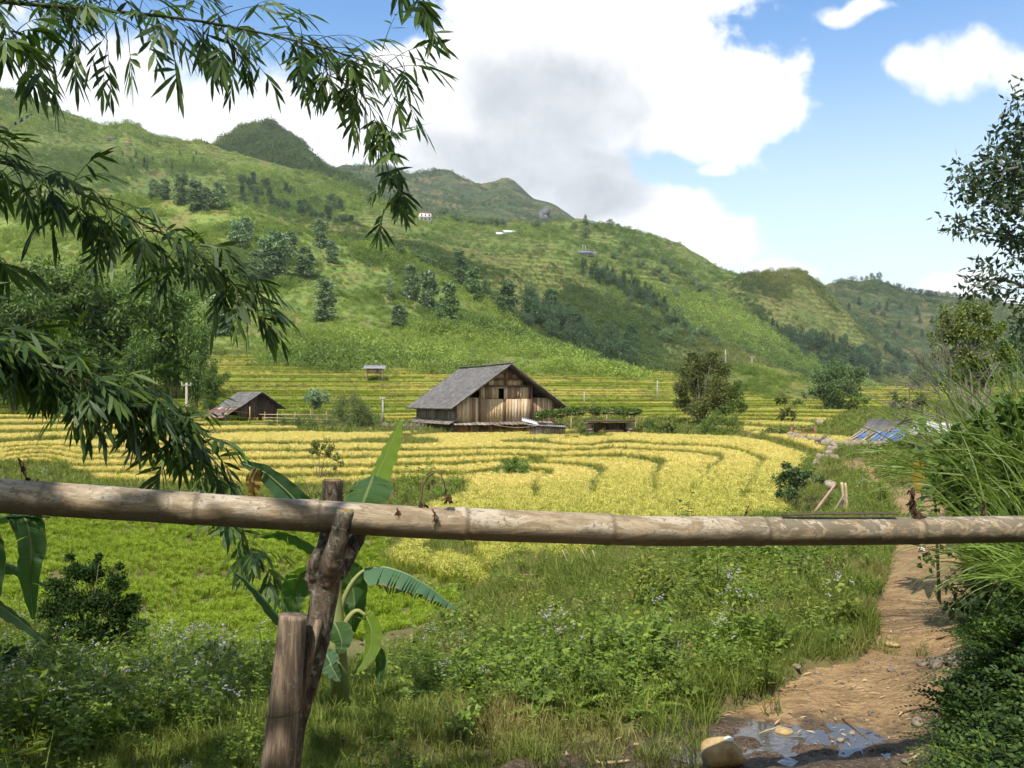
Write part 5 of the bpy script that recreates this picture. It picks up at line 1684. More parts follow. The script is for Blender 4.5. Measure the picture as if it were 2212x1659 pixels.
# ---------------------------------------------------------------- far houses
def far_house(hl, px, py, w_px, h_px, label, wall, roofm, flat=False, windows=3, rz=0.1, dep=0.8):
    b = on_hill(hl, px, py)
    W = w_px / F * b[1]; H = h_px / F * b[1]; D = W * dep
    b[2] -= 0.4
    t = thing("hill_house", label, "house", b, rz)
    wh = H if flat else H * 0.62
    mb = MB(); mb.box((0, 0, wh / 2), (W, D, wh)); obj("wall", mb.mesh("wall", wall), t)
    mb = MB()
    if flat:
        mb.box((0, 0, wh + H * 0.05), (W * 1.1, D * 1.1, H * 0.1))
        mb.box((0, -D * 0.5 - 0.3, wh * 0.52), (W * 1.04, 0.6, H * 0.06))
    else:
        o_ = 0.08 * W
        v = [[-W / 2 - o_, -D / 2 - o_, wh], [W / 2 + o_, -D / 2 - o_, wh], [W / 2 + o_, D / 2 + o_, wh], [-W / 2 - o_, D / 2 + o_, wh], [-W / 2 - o_, 0, H], [W / 2 + o_, 0, H]]
        mb.add(v, [[0, 1, 5, 4], [2, 3, 4, 5], [3, 2, 1, 0]], [[0, 4, 3], [1, 2, 5]])
    obj("roof", mb.mesh("roof", roofm), t)
    for i in range(windows):
        for zf in ((0.3, 0.75) if flat else (0.55,)):
            mb = MB(); mb.box(((i + 0.5) / windows * W - W / 2, -D / 2 - 0.03, wh * zf), (W / windows * 0.42, 0.1, wh * 0.22)); obj("window", mb.mesh("window", M_GLASS), t)
    return t


far_house("main_hill", 917, 479, 25, 19, "white two-storey house on the hill, right of the hanging bamboo spray", M_WHITE, M_REDROOF, True, 3, 0.25)
far_house("main_hill", 842, 450, 12, 14, "small white house half hidden behind the hanging bamboo spray", M_WHITE, M_REDROOF, False, 2, 0.2)
far_house("main_hill", 865, 460, 15, 9, "low cream house with reddish roof left of the white two-storey house", M_CONC, M_REDROOF, False, 2, -0.1)
far_house("main_hill", 244, 303, 15, 7, "pale little house high on the left slope, left of a pair", M_CONC, M_TIN, False, 2, 0.3)
far_house("main_hill", 274, 314, 12, 8, "pale little house high on the left slope, right of a pair", M_CONC, M_REDROOF, False, 2, 0.0)
far_house("main_hill", 1262, 553, 26, 11, "long blue-grey roofed farmhouse on the terraced slope", M_BOARD_GREY, mat_plain("blue_grey_sheet", (0.16, 0.20, 0.30), 0.6), False, 3, 0.1, 0.5)
far_house("main_hill", 1283, 552, 14, 9, "small pale shed just right of the blue-grey farmhouse", M_CONC, M_TIN, False, 1, -0.2)
far_house("main_hill", 1283, 485, 12, 6, "tiny teal roof peeping over the skyline ridge", M_CONC, mat_plain("teal_sheet", (0.10, 0.26, 0.32), 0.6), False, 1, 0.1)
far_house("far_right_hill", 2123, 628, 10, 6, "tiny pale house on the far right hill", M_CONC, M_TIN, False, 1)
for i, (px, py, w_) in enumerate([(1081, 507, 22), (1101, 503, 26)]):
    b = on_hill("main_hill", px, py)
    W = w_ / F * b[1]
    th = np.linspace(0, np.pi, 9)
    mb = MB()
    v = np.concatenate([np.stack([0 * th + x, np.cos(th) * 2.2, np.sin(th) * 1.9], -1) for x in (-W / 2, W / 2)])
    mb.add(v, [[k, k + 1, 9 + k + 1, 9 + k] for k in range(8)] + [[0, 8, 17, 9]], [[0, k + 1, k] for k in range(1, 8)] + [[9, 9 + k, 9 + k + 1] for k in range(1, 8)])
    o = tag(obj("plastic_tunnel", mb.mesh("plastic_tunnel", M_PLASTIC, False), loc=b, rz=0.25), ["white plastic crop tunnel on the upper terraces, lower left of two", "white plastic crop tunnel on the upper terraces, upper right of two"][i], "greenhouse", "plastic crop tunnels")
for px, y0, label in [(1258, 528, "thin pole left of its pair behind the blue-grey farmhouse"), (1266, 530, "thin pole right of its pair behind the blue-grey farmhouse")]:
    pole(px, y0, 553, 0, label, 0.0, 0.22, None, "main_hill")
for px, y0, y1, label in [(1600, 570, 596, "thin pylon mast on the saddle left of the knoll, left of two"), (1607, 572, 598, "thin pylon mast on the saddle left of the knoll, right of two")]:
    pole(px, y0, y1, 0, label, 2.0, 0.16, None, "main_hill")


# rock faces
def crag(name, label, hl, px, py, w_px, h_px, seed, n=14):
    g = np.random.default_rng(seed)
    b = on_hill(hl, px, py)
    s = b[1] / F
    mb = MB()
    for i in range(n):
        x, z = g.normal(0, 0.28) * w_px * s, g.uniform(-0.1, 0.85) * h_px * s
        r_ = g.uniform(0.12, 0.30) * w_px * s
        mb.merge(rock_mb(seed * 10 + i, r_ * 0.7, r_ * 0.7, r_ * g.uniform(0.6, 1.2)), Matrix.Translation((x, g.uniform(-0.2, 0.6) * r_ + z * 0.5, z * 0.8)))
    return tag(obj(name, mb.mesh(name, M_CLIFF), loc=b), label, "rock")


crag("rock_outcrop", "grey cliffy outcrop at the right foot of the far mountain", "mountain", 1172, 470, 46, 26, 1, 12)
crag("rock_outcrop", "dark crag on the top right flank of the knoll", "knoll", 1700, 612, 20, 22, 2, 7)
crag("rock_outcrop", "grey cliff face on the right side of the rocky peak", "rocky_peak", 672, 338, 16, 30, 3, 7)
crag("rock_outcrop", "small dark rock on the front hillside above the columnar row", "hillside", 797, 578, 12, 9, 4, 6)
crag("rock_outcrop", "pale rock face on the left skyline hill", "main_hill", 292, 297, 10, 8, 5, 5)

# ================================================================== TREES AND BUSHES OF THE MIDDLE GROUND
def lobed(name, label, cat, px, py, Y, lobes, leaf, dens, mat, bark=None, ratio=0.5, tr=0.03, droop=0.2, group=None, seed=0, z=None, flat=1.0, crown="foliage", stem="stem", limbs=True):
    """a plant shaped by its lobes of foliage: (px, py, radius in px, offset in depth)"""
    g = np.random.default_rng(seed + int(px))
    b = P3(px, py, Y)
    b[2] = ground_z(b[0], b[1]) if z is None else z
    t = thing(name, label, cat, b, 0.0, group)
    cr, st = MB(), MB()
    hub = None
    for l in lobes:
        lx, ly, r = l[:3]
        dy = l[3] if len(l) > 3 else g.uniform(-0.8, 0.8) * r * Y / F
        c = P3(lx, ly, Y + dy) - b
        rm = r * Y / F
        n = min(4500, max(60, int(12 * dens * (rm / leaf) ** 2)))
        k = max(3, n // 60)
        sub = c + rand_dirs(k, g) * rm * g.uniform(0.2, 0.85, (k, 1)) * [1, 1, 0.85]
        leaf_cloud(cr, sub, rm * g.uniform(0.22, 0.5, k), max(6, n // k), leaf, g, droop=droop, ratio=ratio, flat=flat)
        if limbs:
            m_ = c * 0.5 + [0, 0, 0.12 * np.linalg.norm(c)] + g.normal(0, 0.05, 3) * rm
            st.tube([[0, 0, -0.1], m_ * 0.6, m_, c], [tr, tr * 0.75, tr * 0.5, tr * 0.15], 5)
    obj(crown, cr.mesh(crown, mat), t)
    if limbs: obj(stem, st.mesh(stem, bark or M_TRUNK, True), t)
    return t


lobed("dark_tree", "dark spreading tree with bare lower limbs, in the fields right of the trellis", "tree", 1515, 898, 80,
      [(1490, 800, 34), (1530, 785, 36), (1565, 800, 26), (1475, 840, 30), (1510, 840, 40), (1550, 835, 34), (1480, 872, 26), (1515, 880, 34), (1555, 870, 30), (1500, 770, 18), (1540, 765, 16)], 0.20, 3.2, M_OLIVE, tr=0.10, crown="crown", stem="trunk")
lobed("leafy_shrub", "bright green shrub at the right foot of the dark spreading tree", "shrub", 1590, 896, 79,
      [(1585, 850, 24), (1598, 830, 18), (1600, 875, 20), (1575, 880, 24), (1555, 890, 16)], 0.22, 3.0, M_SHRUB, tr=0.04)
lobed("grassy_bush", "rounded grassy bush in front of the dark spreading tree", "bush", 1545, 940, 66,
      [(1520, 918, 22), (1548, 905, 28), (1575, 912, 24), (1590, 928, 16), (1530, 930, 20), (1560, 930, 22)], 0.16, 3.0, M_SHRUB, ratio=0.25, limbs=False)
lobed("bamboo_tree", "feathery bluish bamboo tree rising from the grassy slope on the right", "tree", 1808, 893, 96,
      [(1800, 782, 20), (1815, 800, 30), (1780, 815, 32), (1845, 805, 26), (1865, 800, 14), (1800, 835, 36), (1835, 840, 28), (1770, 845, 22), (1805, 868, 30), (1825, 878, 22), (1790, 880, 22), (1750, 843, 12), (1738, 850, 9)], 0.28, 4.2, M_BLUEGRN, M_BAMBOO, ratio=0.32, tr=0.06, droop=0.6, crown="crown", stem="trunk")
lobed("round_bush", "round glossy bush in the fields between the shed and the house", "bush", 685, 882, 93, [(685, 853, 22), (668, 858, 16), (702, 860, 16), (685, 870, 18)], 0.26, 3.4, M_COLUMN, tr=0.05)
lobed("feathery_bush", "big feathery pale bush left of the house's utility pole", "bush", 765, 938, 76,
      [(740, 868, 20), (765, 862, 20), (790, 880, 20), (735, 895, 30), (770, 898, 34), (800, 905, 24), (715, 915, 22), (750, 925, 28), (790, 925, 24)], 0.18, 3.0, mat_leaf("pale_feather_leaf", (0.085, 0.125, 0.045), (0.15, 0.195, 0.075), (0.21, 0.25, 0.11), 0.6, 0.3, 0.2), ratio=0.25, tr=0.03)
lobed("brush_patch", "low tangled brush along the field edge right of the small shed", "bush", 640, 932, 77, [(590, 916, 14), (615, 912, 16), (645, 910, 18), (675, 914, 18), (700, 922, 16), (630, 924, 14), (665, 926, 15)], 0.15, 2.6, M_SHRUB, ratio=0.25, limbs=False)
lobed("sapling", "slim sapling with a sparse round crown standing in the left rice", "tree", 690, 1045, 38, [(690, 960, 24), (712, 968, 20), (672, 975, 14), (700, 985, 16), (725, 985, 12), (740, 1000, 9), (722, 1010, 9)], 0.10, 1.3, M_OLIVE, tr=0.018, ratio=0.6, crown="crown", stem="trunk")
q = on_ground(1105, 1036)
lobed("green_mound_bush", "dense green mound of a bush alone in the middle of the rice", "bush", 1105, 1036, q[1], [(1075, 1025, 18), (1100, 1010, 24), (1125, 1015, 22), (1140, 1028, 14), (1105, 1028, 24), (1060, 1034, 9), (1112, 995, 13)], 0.11, 3.4, mat_leaf("fresh_bush_leaf", (0.055, 0.12, 0.022), (0.10, 0.185, 0.035), (0.15, 0.235, 0.05), 0.55, 0.3, 0.2), ratio=0.35, limbs=False)
lobed("field_edge_bush", "grassy dark green bush on the rice bank below the trellis", "bush", 1240, 965, 60, [(1225, 945, 12), (1245, 950, 15), (1262, 958, 13), (1235, 958, 13), (1280, 962, 9)], 0.14, 3.0, M_SHRUB, ratio=0.3, limbs=False)
lobed("rim_bush", "upright dark green bush at the right rim of the rice above three stones", "bush", 1705, 1085, 22, [(1700, 1005, 16), (1715, 1018, 22), (1690, 1035, 24), (1725, 1035, 24), (1745, 1030, 18), (1685, 1065, 22), (1710, 1065, 24), (1765, 1035, 14)], 0.07, 2.6, M_DARK, tr=0.015, ratio=0.5)
lobed("brush_heap", "brownish tangle of dry brush below the three stones", "bush", 1735, 1108, 19.5, [(1715, 1085, 18), (1740, 1075, 20), (1765, 1080, 18), (1790, 1075, 14), (1750, 1098, 18), (1725, 1100, 14)], 0.06, 1.8, mat_leaf("dry_brush_leaf", (0.10, 0.085, 0.04), (0.15, 0.135, 0.06), (0.12, 0.16, 0.045), 0.8, 0.2, 0.1), ratio=0.2, tr=0.01)
for i, (px, py, Y, r, lab) in enumerate([(1662, 945, 60, 14, "scrubby grey green bush at the left end of the stone wall"), (1690, 950, 58, 13, "scrubby grey green bush right beside the left end of the stone wall"), (1850, 1000, 36, 16, "low leafy bush under the stone wall, right of the path's far end"), (1905, 985, 38, 18, "low leafy bush hugging the right end of the stone wall"),
                                         (1960, 975, 36, 20, "leafy bush in front of the low shed's white wall"), (1815, 985, 38, 11, "small dark weed bush where the wall bends"), (1688, 871, 110, 9, "small grey bush on the yellow terraces left of the bamboo tree"), (1723, 875, 108, 7, "tiny grey bush on the yellow terraces, nearer to the bamboo tree"),
                                         (1838, 880, 90, 8, "small dark bush just right of the bamboo tree's foot"), (1860, 874, 92, 13, "dark bush on the slope crest right of the bamboo tree"), (1440, 935, 68, 14, "low bush at the rice edge right of the stone stove"), (1405, 928, 72, 12, "small bush right beside the stone stove"), (1700, 905, 80, 16, "green bush at the left end of the grassy slope"),
                                         (1940, 878, 88, 16, "bush under the bare grey branches behind the low shed"), (1985, 880, 86, 18, "bush right of the low shed's ridge"), (838, 816, 149, 7, "small pale bush at the foot of the stilted hut")]):
    lobed("low_bush", lab, "bush", px, py, Y, [(px, py - r, r), (px - r * 0.8, py - r * 0.5, r * 0.7), (px + r * 0.8, py - r * 0.55, r * 0.7)], 0.0042 * Y if Y > 30 else 0.10, 2.2, M_SHRUB if i % 2 else M_OLIVE, ratio=0.45, limbs=False, seed=i)
lobed("olive_tree", "olive green tree with grey bare lower branches, right of the low shed", "tree", 2110, 925, 40,
      [(2050, 690, 34), (2085, 668, 34), (2120, 680, 34), (2035, 728, 30), (2075, 720, 40), (2125, 722, 40), (2160, 712, 26), (2028, 765, 22), (2070, 770, 34), (2115, 775, 40), (2155, 765, 32), (2100, 820, 36), (2150, 815, 30), (2175, 760, 22), (2060, 815, 20)], 0.15, 3.2, mat_leaf("olive_gold_leaf", (0.060, 0.075, 0.016), (0.10, 0.145, 0.028), (0.185, 0.215, 0.045), 0.5, 0.32, 0.3), tr=0.09, crown="crown", stem="trunk", ratio=0.5)
for px, py, Y, h, wr, lab in [(2185, 850, 135, 150, 0.8, "dark tree behind the right tree, at the right edge"), (2120, 848, 140, 95, 1.1, "dark broad tree behind the olive green tree"), (2240, 850, 120, 170, 0.8, "dark tree cut off by the right edge of the view"), (2040, 846, 150, 55, 1.4, "low dark tree behind the bare grey branches"), (1985, 846, 160, 45, 1.5, "low bushy tree at the far edge of the right fields")]:
    b = P3(px, py, Y); b[2] = ground_z(b[0], b[1])
    tree("broadleaf_tree", b, h / F * Y, wr, lab)


def dead_shrub(name, label, px, py, Y, tips, seed, rad, bark):
    g = np.random.default_rng(seed)
    b = P3(px, py, Y); b[2] = ground_z(b[0], b[1])
    t = thing(name, label, "shrub", b)
    mb = MB()

    def grow(p, d, L, r, depth):
        n = 5
        pts = [p]
        for i in range(n):
            d = unit(d + g.normal(0, 0.16, 3) + [0, 0, 0.03])
            pts.append(pts[-1] + d * L / n)
        mb.tube(pts, np.linspace(r, r * 0.55, n + 1), 5 if depth < 2 else 4, cap=False)
        if depth < 4:
            for k in range(3 if depth < 3 else 4):
                i = g.integers(2, n + 1)
                a = unit(d + g.normal(0, 0.62, 3))
                grow(pts[i], a, L * g.uniform(0.45, 0.75), r * 0.5, depth + 1)
    for tx, ty, dy in tips:
        e = P3(tx, ty, Y + dy) - b
        grow(np.zeros(3), unit(e), np.linalg.norm(e) * 0.72, rad, 0)
    obj("branches", mb.mesh("branches", bark, True), t)
    return t


M_DEAD = mat_bark("dead_grey_wood", (0.085, 0.075, 0.065), (0.17, 0.155, 0.135), 14)
dead_shrub("bare_tree", "leafless grey tree with fine twigs in front of the olive green tree", 2070, 990, 30, [(1985, 800, 0.6), (2030, 770, -0.5), (2085, 760, 0.8), (2140, 770, -0.6), (1960, 850, 0), (2180, 800, 0.6)], 4, 0.055, M_DEAD)
dead_shrub("bare_tree", "low crooked bare branches reaching left over the low shed's roof", 2055, 1000, 26, [(1960, 830, 0.3), (1990, 880, -0.2), (2110, 840, 0.3)], 9, 0.045, M_DEAD)

# ================================================================== NEAR TREE, TOP RIGHT
g = np.random.default_rng(12)
b = P3(2480, 1250, 12); b[2] = ground_z(b[0], b[1])
t = thing("glossy_leaf_tree", "tall tree whose glossy dark leaf sprays enter at the upper right edge", "tree", b)
st, cr = MB(), MB()
trunk = [P3(2480, 1300, 12), P3(2450, 900, 12.1), P3(2420, 600, 12), P3(2390, 300, 12.1), P3(2350, 100, 12)]
st.tube(np.array(trunk) - b, [0.16, 0.14, 0.11, 0.08, 0.04], 8)
obj("trunk", st.mesh("trunk", M_TRUNK, True), t)
limbs = [[(2430, 620), (2320, 540), (2212, 528), (2150, 505), (2075, 488)], [(2395, 330), (2300, 345), (2212, 360), (2130, 375), (2080, 395)], [(2390, 320), (2290, 305), (2200, 295), (2170, 285)], [(2440, 760), (2330, 680), (2230, 625), (2160, 600), (2120, 608)],
         [(2400, 420), (2300, 430), (2200, 430), (2120, 435)], [(2445, 850), (2330, 760), (2250, 700), (2215, 690)], [(2395, 330), (2330, 320), (2240, 330), (2150, 340)], [(2400, 430), (2290, 400), (2200, 390), (2140, 395)]]
for k, l in enumerate(limbs):
    pts = np.array([P3(x, y, 12 + 0.25 * math.sin(k * 2 + i)) for i, (x, y) in enumerate(l)]) - b
    br = MB(); br.tube(pts, np.linspace(0.045, 0.008, len(pts)), 6)
    obj("branch", br.mesh("branch", M_DEAD, True), t)
    d = np.linspace(0, 1, len(pts))
    for q_ in g.uniform(0.45, 1.03, 26 if k != 0 else 22):
        c = np.array([np.interp(q_, d, pts[:, j]) for j in range(3)]) + g.normal(0, 0.14, 3) * (0.6 if k == 0 else 1.15)
        leaf_cloud(cr, [c], 0.18, 20, 0.11, g, droop=0.35, ratio=0.42)
obj("crown", cr.mesh("crown", mat_leaf("glossy_dark_leaf", (0.022, 0.040, 0.020), (0.042, 0.070, 0.030), (0.075, 0.105, 0.045), 0.5, 0.2, 0.35)), t)


# ================================================================== BAMBOO OVERHEAD, LEFT
M_BLEAF = mat_leaf("bamboo_leaf", (0.020, 0.046, 0.013), (0.044, 0.086, 0.020), (0.10, 0.155, 0.028), 0.5, 0.34, 0.28)
M_CULM = mat_bark("green_culm", (0.045, 0.06, 0.02), (0.09, 0.10, 0.04), 20)


def spray(tw, lf, p, d, L, n, leaf, g, hang=1.0):
    """a thin twig with lance-shaped leaves in two rows towards its tip"""
    m = 6
    pts = [np.array(p)]
    d = unit(np.array(d, float))
    for i in range(m):
        d = unit(d + [0, 0, -0.13 * hang])
        pts.append(pts[-1] + d * L / m)
    pts = np.array(pts)
    tw.tube(pts, np.linspace(0.0028, 0.001, m + 1), 4, cap=False)
    q = np.linspace(0.52, 1.0, n)
    P = np.stack([np.interp(q, np.linspace(0, 1, m + 1), pts[:, j]) for j in range(3)], -1)
    side = unit(np.cross(d, [0.0, 0.0, 1.0]) + g.normal(0, 0.35, 3))
    s = np.where(np.arange(n) % 2, 1.0, -1.0)[:, None]
    ang = np.linspace(1.35, 0.18, n)[:, None]
    D = unit(d * 0.9 + side * s * ang + [0, 0, -0.34 * hang] + g.normal(0, 0.14, (n, 3)))
    N = np.cross(D, side * s) * s + g.normal(0, 0.22, (n, 3))
    lf.blades(P, D, N, leaf * g.uniform(0.75, 1.15, n), leaf * 0.148 * g.uniform(0.85, 1.2, n), g.uniform(0.1, 0.55, n), prof=[0.18, 0.95, 0.85, 0.0])


def bamboo_branch(label, line, n, leaf, seed, rad, twig=(0.14, 0.36), up=0.25, start=0.0, fans=(), spread=1.0, group="bamboo canes overhead"):
    g = np.random.default_rng(seed)
    pts = np.array([P3(*q) for q in line])
    b = pts[0].copy()
    t = thing("bamboo_cane", label, "bamboo", b, 0, group)
    pts = pts - b
    d = np.concatenate([[0], np.cumsum(np.linalg.norm(np.diff(pts, axis=0), axis=1))]); d /= d[-1]
    q = np.linspace(0, 1, 26)
    fine = np.stack([np.interp(q, d, pts[:, j]) for j in range(3)], -1)
    for _ in range(2): fine[1:-1] = (fine[:-2] + fine[1:-1] * 2 + fine[2:]) / 4
    cu, lf = MB(), MB()
    rr = np.linspace(rad, rad * 0.25, 26)
    rr[::4] *= 1.25
    cu.tube(fine, rr, 7)
    for k in range(n):
        s = start + (1 - start) * ((k + g.uniform()) / n)
        i = min(int(s * 25), 24)
        p = fine[i] + (fine[i + 1] - fine[i]) * (s * 25 - i)
        tang = unit(fine[i + 1] - fine[i])
        rd = g.normal(0, 1, 3) * [0.8, 0.9, 0.6]
        dd = unit(tang * 0.7 + rd * spread + [0, 0, up])
        L = g.uniform(*twig)
        spray(cu, lf, p, dd, L, int(g.integers(5, 10)), leaf * g.uniform(0.75, 1.1), g)
        if g.uniform() < 0.5:
            spray(cu, lf, p + dd * L * 0.35, unit(dd + g.normal(0, 0.6, 3)), L * 0.7, int(g.integers(5, 9)), leaf * 0.9, g)
    for (x0, y0, x1, y1, Y) in fans:
        a, e = P3(x0, y0, Y) - b, P3(x1, y1, Y) - b
        L = np.linalg.norm(e - a)
        spray(cu, lf, a, e - a, L, 13, leaf * 1.05, g, 0.15)
    obj("culm", cu.mesh("culm", M_CULM, True), t)
    obj("foliage", lf.mesh("foliage", M_BLEAF, True), t)
    return t


bamboo_branch("long bamboo cane arching across the top left of the view", [(-330, -30, 4.1), (0, 4, 4.4), (200, 20, 4.6), (420, 42, 4.7), (620, 82, 4.8), (760, 120, 4.9), (850, 160, 5.0)], 100, 0.155, 1, 0.013, twig=(0.14, 0.46), spread=1.1, fans=[(158, 60, 165, 168, 4.3), (275, 60, 287, 172, 4.4), (372, 70, 383, 182, 4.5), (470, 60, 480, 140, 4.6)])
bamboo_branch("slim bamboo branch hanging down in front of the far mountain", [(640, 85, 4.8), (715, 150, 4.85), (785, 205, 4.9), (818, 265, 4.9), (836, 335, 4.95), (846, 400, 5.0), (842, 440, 5.0)], 30, 0.140, 2, 0.0035, twig=(0.08, 0.24), up=0.1, spread=0.9)
bamboo_branch("bamboo branch drooping in the extreme upper left corner", [(-330, 40, 3.9), (-60, 60, 4.0), (50, 95, 4.1), (105, 150, 4.15)], 24, 0.18, 3, 0.006, twig=(0.08, 0.22), up=0.0)
bamboo_branch("thin bamboo tip dangling at the top beside the blue gap", [(830, -60, 4.9), (885, -20, 4.9), (915, 20, 4.9), (925, 60, 4.9)], 5, 0.17, 4, 0.003, twig=(0.04, 0.10), up=-0.1)
bamboo_branch("bamboo cane sweeping down to the right at mid height, above the grove", [(-330, 300, 4.0), (0, 345, 4.3), (90, 378, 4.4), (200, 430, 4.5), (320, 490, 4.6), (430, 545, 4.7), (500, 610, 4.8), (545, 665, 4.8)], 92, 0.148, 5, 0.011, twig=(0.12, 0.34), up=0.1, spread=1.0)
bamboo_branch("dark leafy bamboo cane hanging lowest over the left rice", [(-330, 660, 3.7), (0, 745, 4.0), (110, 785, 4.1), (210, 830, 4.2), (300, 878, 4.3), (370, 920, 4.4), (420, 970, 4.5)], 165, 0.148, 6, 0.010, twig=(0.10, 0.32), up=0.15, spread=1.0)
bamboo_branch("bamboo cane hanging dark at the left edge above the yellow rice", [(-330, 640, 3.9), (-100, 705, 4.2), (40, 750, 4.3), (140, 790, 4.4), (230, 825, 4.5), (280, 850, 4.5)], 90, 0.148, 7, 0.008, twig=(0.10, 0.28), up=0.2, spread=1.0)
bamboo_branch("bamboo cane drooping at the left edge between the two larger ones", [(-330, 470, 4.1), (-60, 520, 4.4), (10, 560, 4.4), (40, 600, 4.4)], 9, 0.17, 8, 0.006, twig=(0.06, 0.16), up=0.0)
bamboo_branch("thin bamboo shoot trailing behind the bamboo rail, left of the post", [(380, 900, 6.6), (430, 985, 6.6), (480, 1060, 6.6), (520, 1140, 6.5), (545, 1190, 6.5), (610, 1290, 6.4)], 36, 0.20, 9, 0.005, twig=(0.10, 0.28), up=0.1, spread=0.9)

# ================================================================== BAMBOO RAIL AND ITS FORKED POST
def mat_rail():
    m, n = new_mat("old_bamboo")
    co = n.n('ShaderNodeTexCoord').outputs['Object']
    st = n.n('ShaderNodeMapping', {'Vector': co, 'Scale': (0.10, 1, 1)}).outputs[0]
    st2 = n.n('ShaderNodeMapping', {'Vector': co, 'Scale': (0.35, 1, 1)}).outputs[0]
    a = n.noise(st, 34, 8, 0.7, 0.5); b = n.noise(st2, 11, 8, 0.68, 1.0); c = n.noise(st, 150, 4, 0.6); f = n.noise(co, 60, 6, 0.65)
    x = n.n('ShaderNodeSeparateXYZ', {0: co}).outputs[0]
    d = n.noise(n.n('ShaderNodeMapping', {'Vector': co, 'Scale': (0.5, 1, 1)}).outputs[0], 19, 9, 0.68, 1.4)
    col = n.mix(n.smooth(a, 0.40, 0.58), (0.205, 0.15, 0.088), (0.325, 0.258, 0.168))
    col = n.mix(n.m('MULTIPLY', n.smooth(b, 0.50, 0.58), 0.7), col, (0.44, 0.385, 0.30))
    col = n.mix(n.m('MULTIPLY', n.m('MULTIPLY', n.smooth(f, 0.55, 0.62), n.smooth(b, 0.40, 0.55)), 0.75), col, (0.12, 0.085, 0.05))
    col = n.mix(n.m('MULTIPLY', n.smooth(d, 0.60, 0.64), 0.5), col, (0.20, 0.18, 0.15))
    lich = n.m('MULTIPLY', n.smooth(d, 0.485, 0.51), n.smooth(x, 2.55, 3.1))
    col = n.mix(n.m('MULTIPLY', lich, 0.85), col, (0.135, 0.115, 0.078))
    col = n.mix(n.m('MULTIPLY', n.smooth(c, 0.56, 0.64), 0.5), col, (0.14, 0.10, 0.06))
    shade_mould = n.attr('shade_mould').outputs['Fac']
    col = n.mix(n.m('MULTIPLY', n.smooth(n.m('MULTIPLY_ADD', n.m('SUBTRACT', b, 0.5), 1.3, shade_mould), 0.30, 0.62), 0.86), col, (0.07, 0.052, 0.028))  # underside shade put into the colour, with a little mould
    ring = n.attr('ring').outputs['Fac']
    col = n.mix(n.m('MULTIPLY', ring, 0.7), col, (0.11, 0.08, 0.05))
    finish(n, principled(n, col, 0.6, 0.3, n.bump(n.m('ADD', a, n.m('MULTIPLY', c, 0.5)), 0.5, 0.006)))
    return m


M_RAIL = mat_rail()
rail_px = [(-420, 1036, 2.55), (-200, 1054, 2.68), (0, 1071, 2.81), (300, 1090, 2.90), (640, 1112, 2.98), (900, 1128, 3.06), (1106, 1137, 3.12), (1400, 1147, 3.22), (1750, 1148, 3.42), (2000, 1146, 3.56), (2212, 1143, 3.70), (2500, 1140, 3.95), (2800, 1138, 4.2)]
rp = np.array([P3(*q) for q in rail_px])
RB = rp[0].copy()
d = np.concatenate([[0], np.cumsum(np.linalg.norm(np.diff(rp, axis=0), axis=1))])
NR = 700
sq = np.linspace(0, d[-1], NR)
ax = np.stack([np.interp(sq, d, rp[:, j]) for j in range(3)], -1)
for _ in range(30): ax[1:-1] = (ax[:-2] + ax[1:-1] * 2 + ax[2:]) / 4
node_px = [-160, 88, 420, 682, 1000, 1312, 1640, 1976, 2300, 2600]
pxs = CX + ax[:, 0] / ax[:, 1] * F
rr = 0.0545 * (1 + 0.02 * (fbm(sq * 3, sq * 0, 3, 5) - 0.5)) - 0.0000 * sq
for q_ in node_px:
    rr = rr + 0.0026 * np.exp(-((pxs - q_) / 7.0) ** 2) - 0.0022 * np.exp(-((pxs - q_ - 12) / 6.0) ** 2)
rail = thing("bamboo_rail", "thick weathered bamboo pole lying across the whole view as a barrier", "barrier", RB)
nseg = 40
mb = MB(); mb.tube(ax - RB, rr, nseg, cap=True)
v = mb.v[0]
# dents and a split strip along the top left, where the outer skin is gone
ring = v[:NR * nseg].reshape(NR, nseg, 3)
cen = (ax - RB)[:, None]
off = ring - cen
th_ = np.arctan2(off[..., 2], -off[..., 1])
cutm = ((pxs[:, None] < 640) & (pxs[:, None] > 300) & (th_ > 1.15) & (th_ < 2.2)) * 0.0026
cutm = cutm - ((pxs[:, None] > 952) & (pxs[:, None] < 1330) & (th_ > 1.35) & (th_ < 2.1)) * 0.0028
bumpy = (fbm(sq[:, None] * 5 + 0 * th_, th_ * 1.3, 4, 3) - 0.5) * 0.0032
ring2 = cen + off * (1 - (cutm + bumpy)[..., None] / 0.0545)
mb.v[0] = np.concatenate([ring2.reshape(-1, 3), v[NR * nseg:]])
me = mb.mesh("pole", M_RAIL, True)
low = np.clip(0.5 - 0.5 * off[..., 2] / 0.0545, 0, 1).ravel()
set_attr(me, "shade_mould", np.concatenate([low ** 1.5, [0, 0]]))
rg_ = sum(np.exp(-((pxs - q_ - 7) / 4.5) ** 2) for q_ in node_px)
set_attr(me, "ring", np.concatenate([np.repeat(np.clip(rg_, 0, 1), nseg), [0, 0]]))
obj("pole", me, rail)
mb = MB()
a, e = P3(1688, 1114, 3.37), P3(1935, 1111, 3.50)
n = 14
for k in range(2):
    pass
tq = np.linspace(0, 1, n)[:, None]
c = a + (e - a) * tq + np.array([0, 0, 0.004]) * np.sin(tq * 3.1)
hw = np.array([0, 0.016, 0]); up = np.array([0, 0, 0.0045])
V = np.concatenate([c - hw, c + hw, c + hw + up, c - hw + up])
i = np.arange(n - 1)
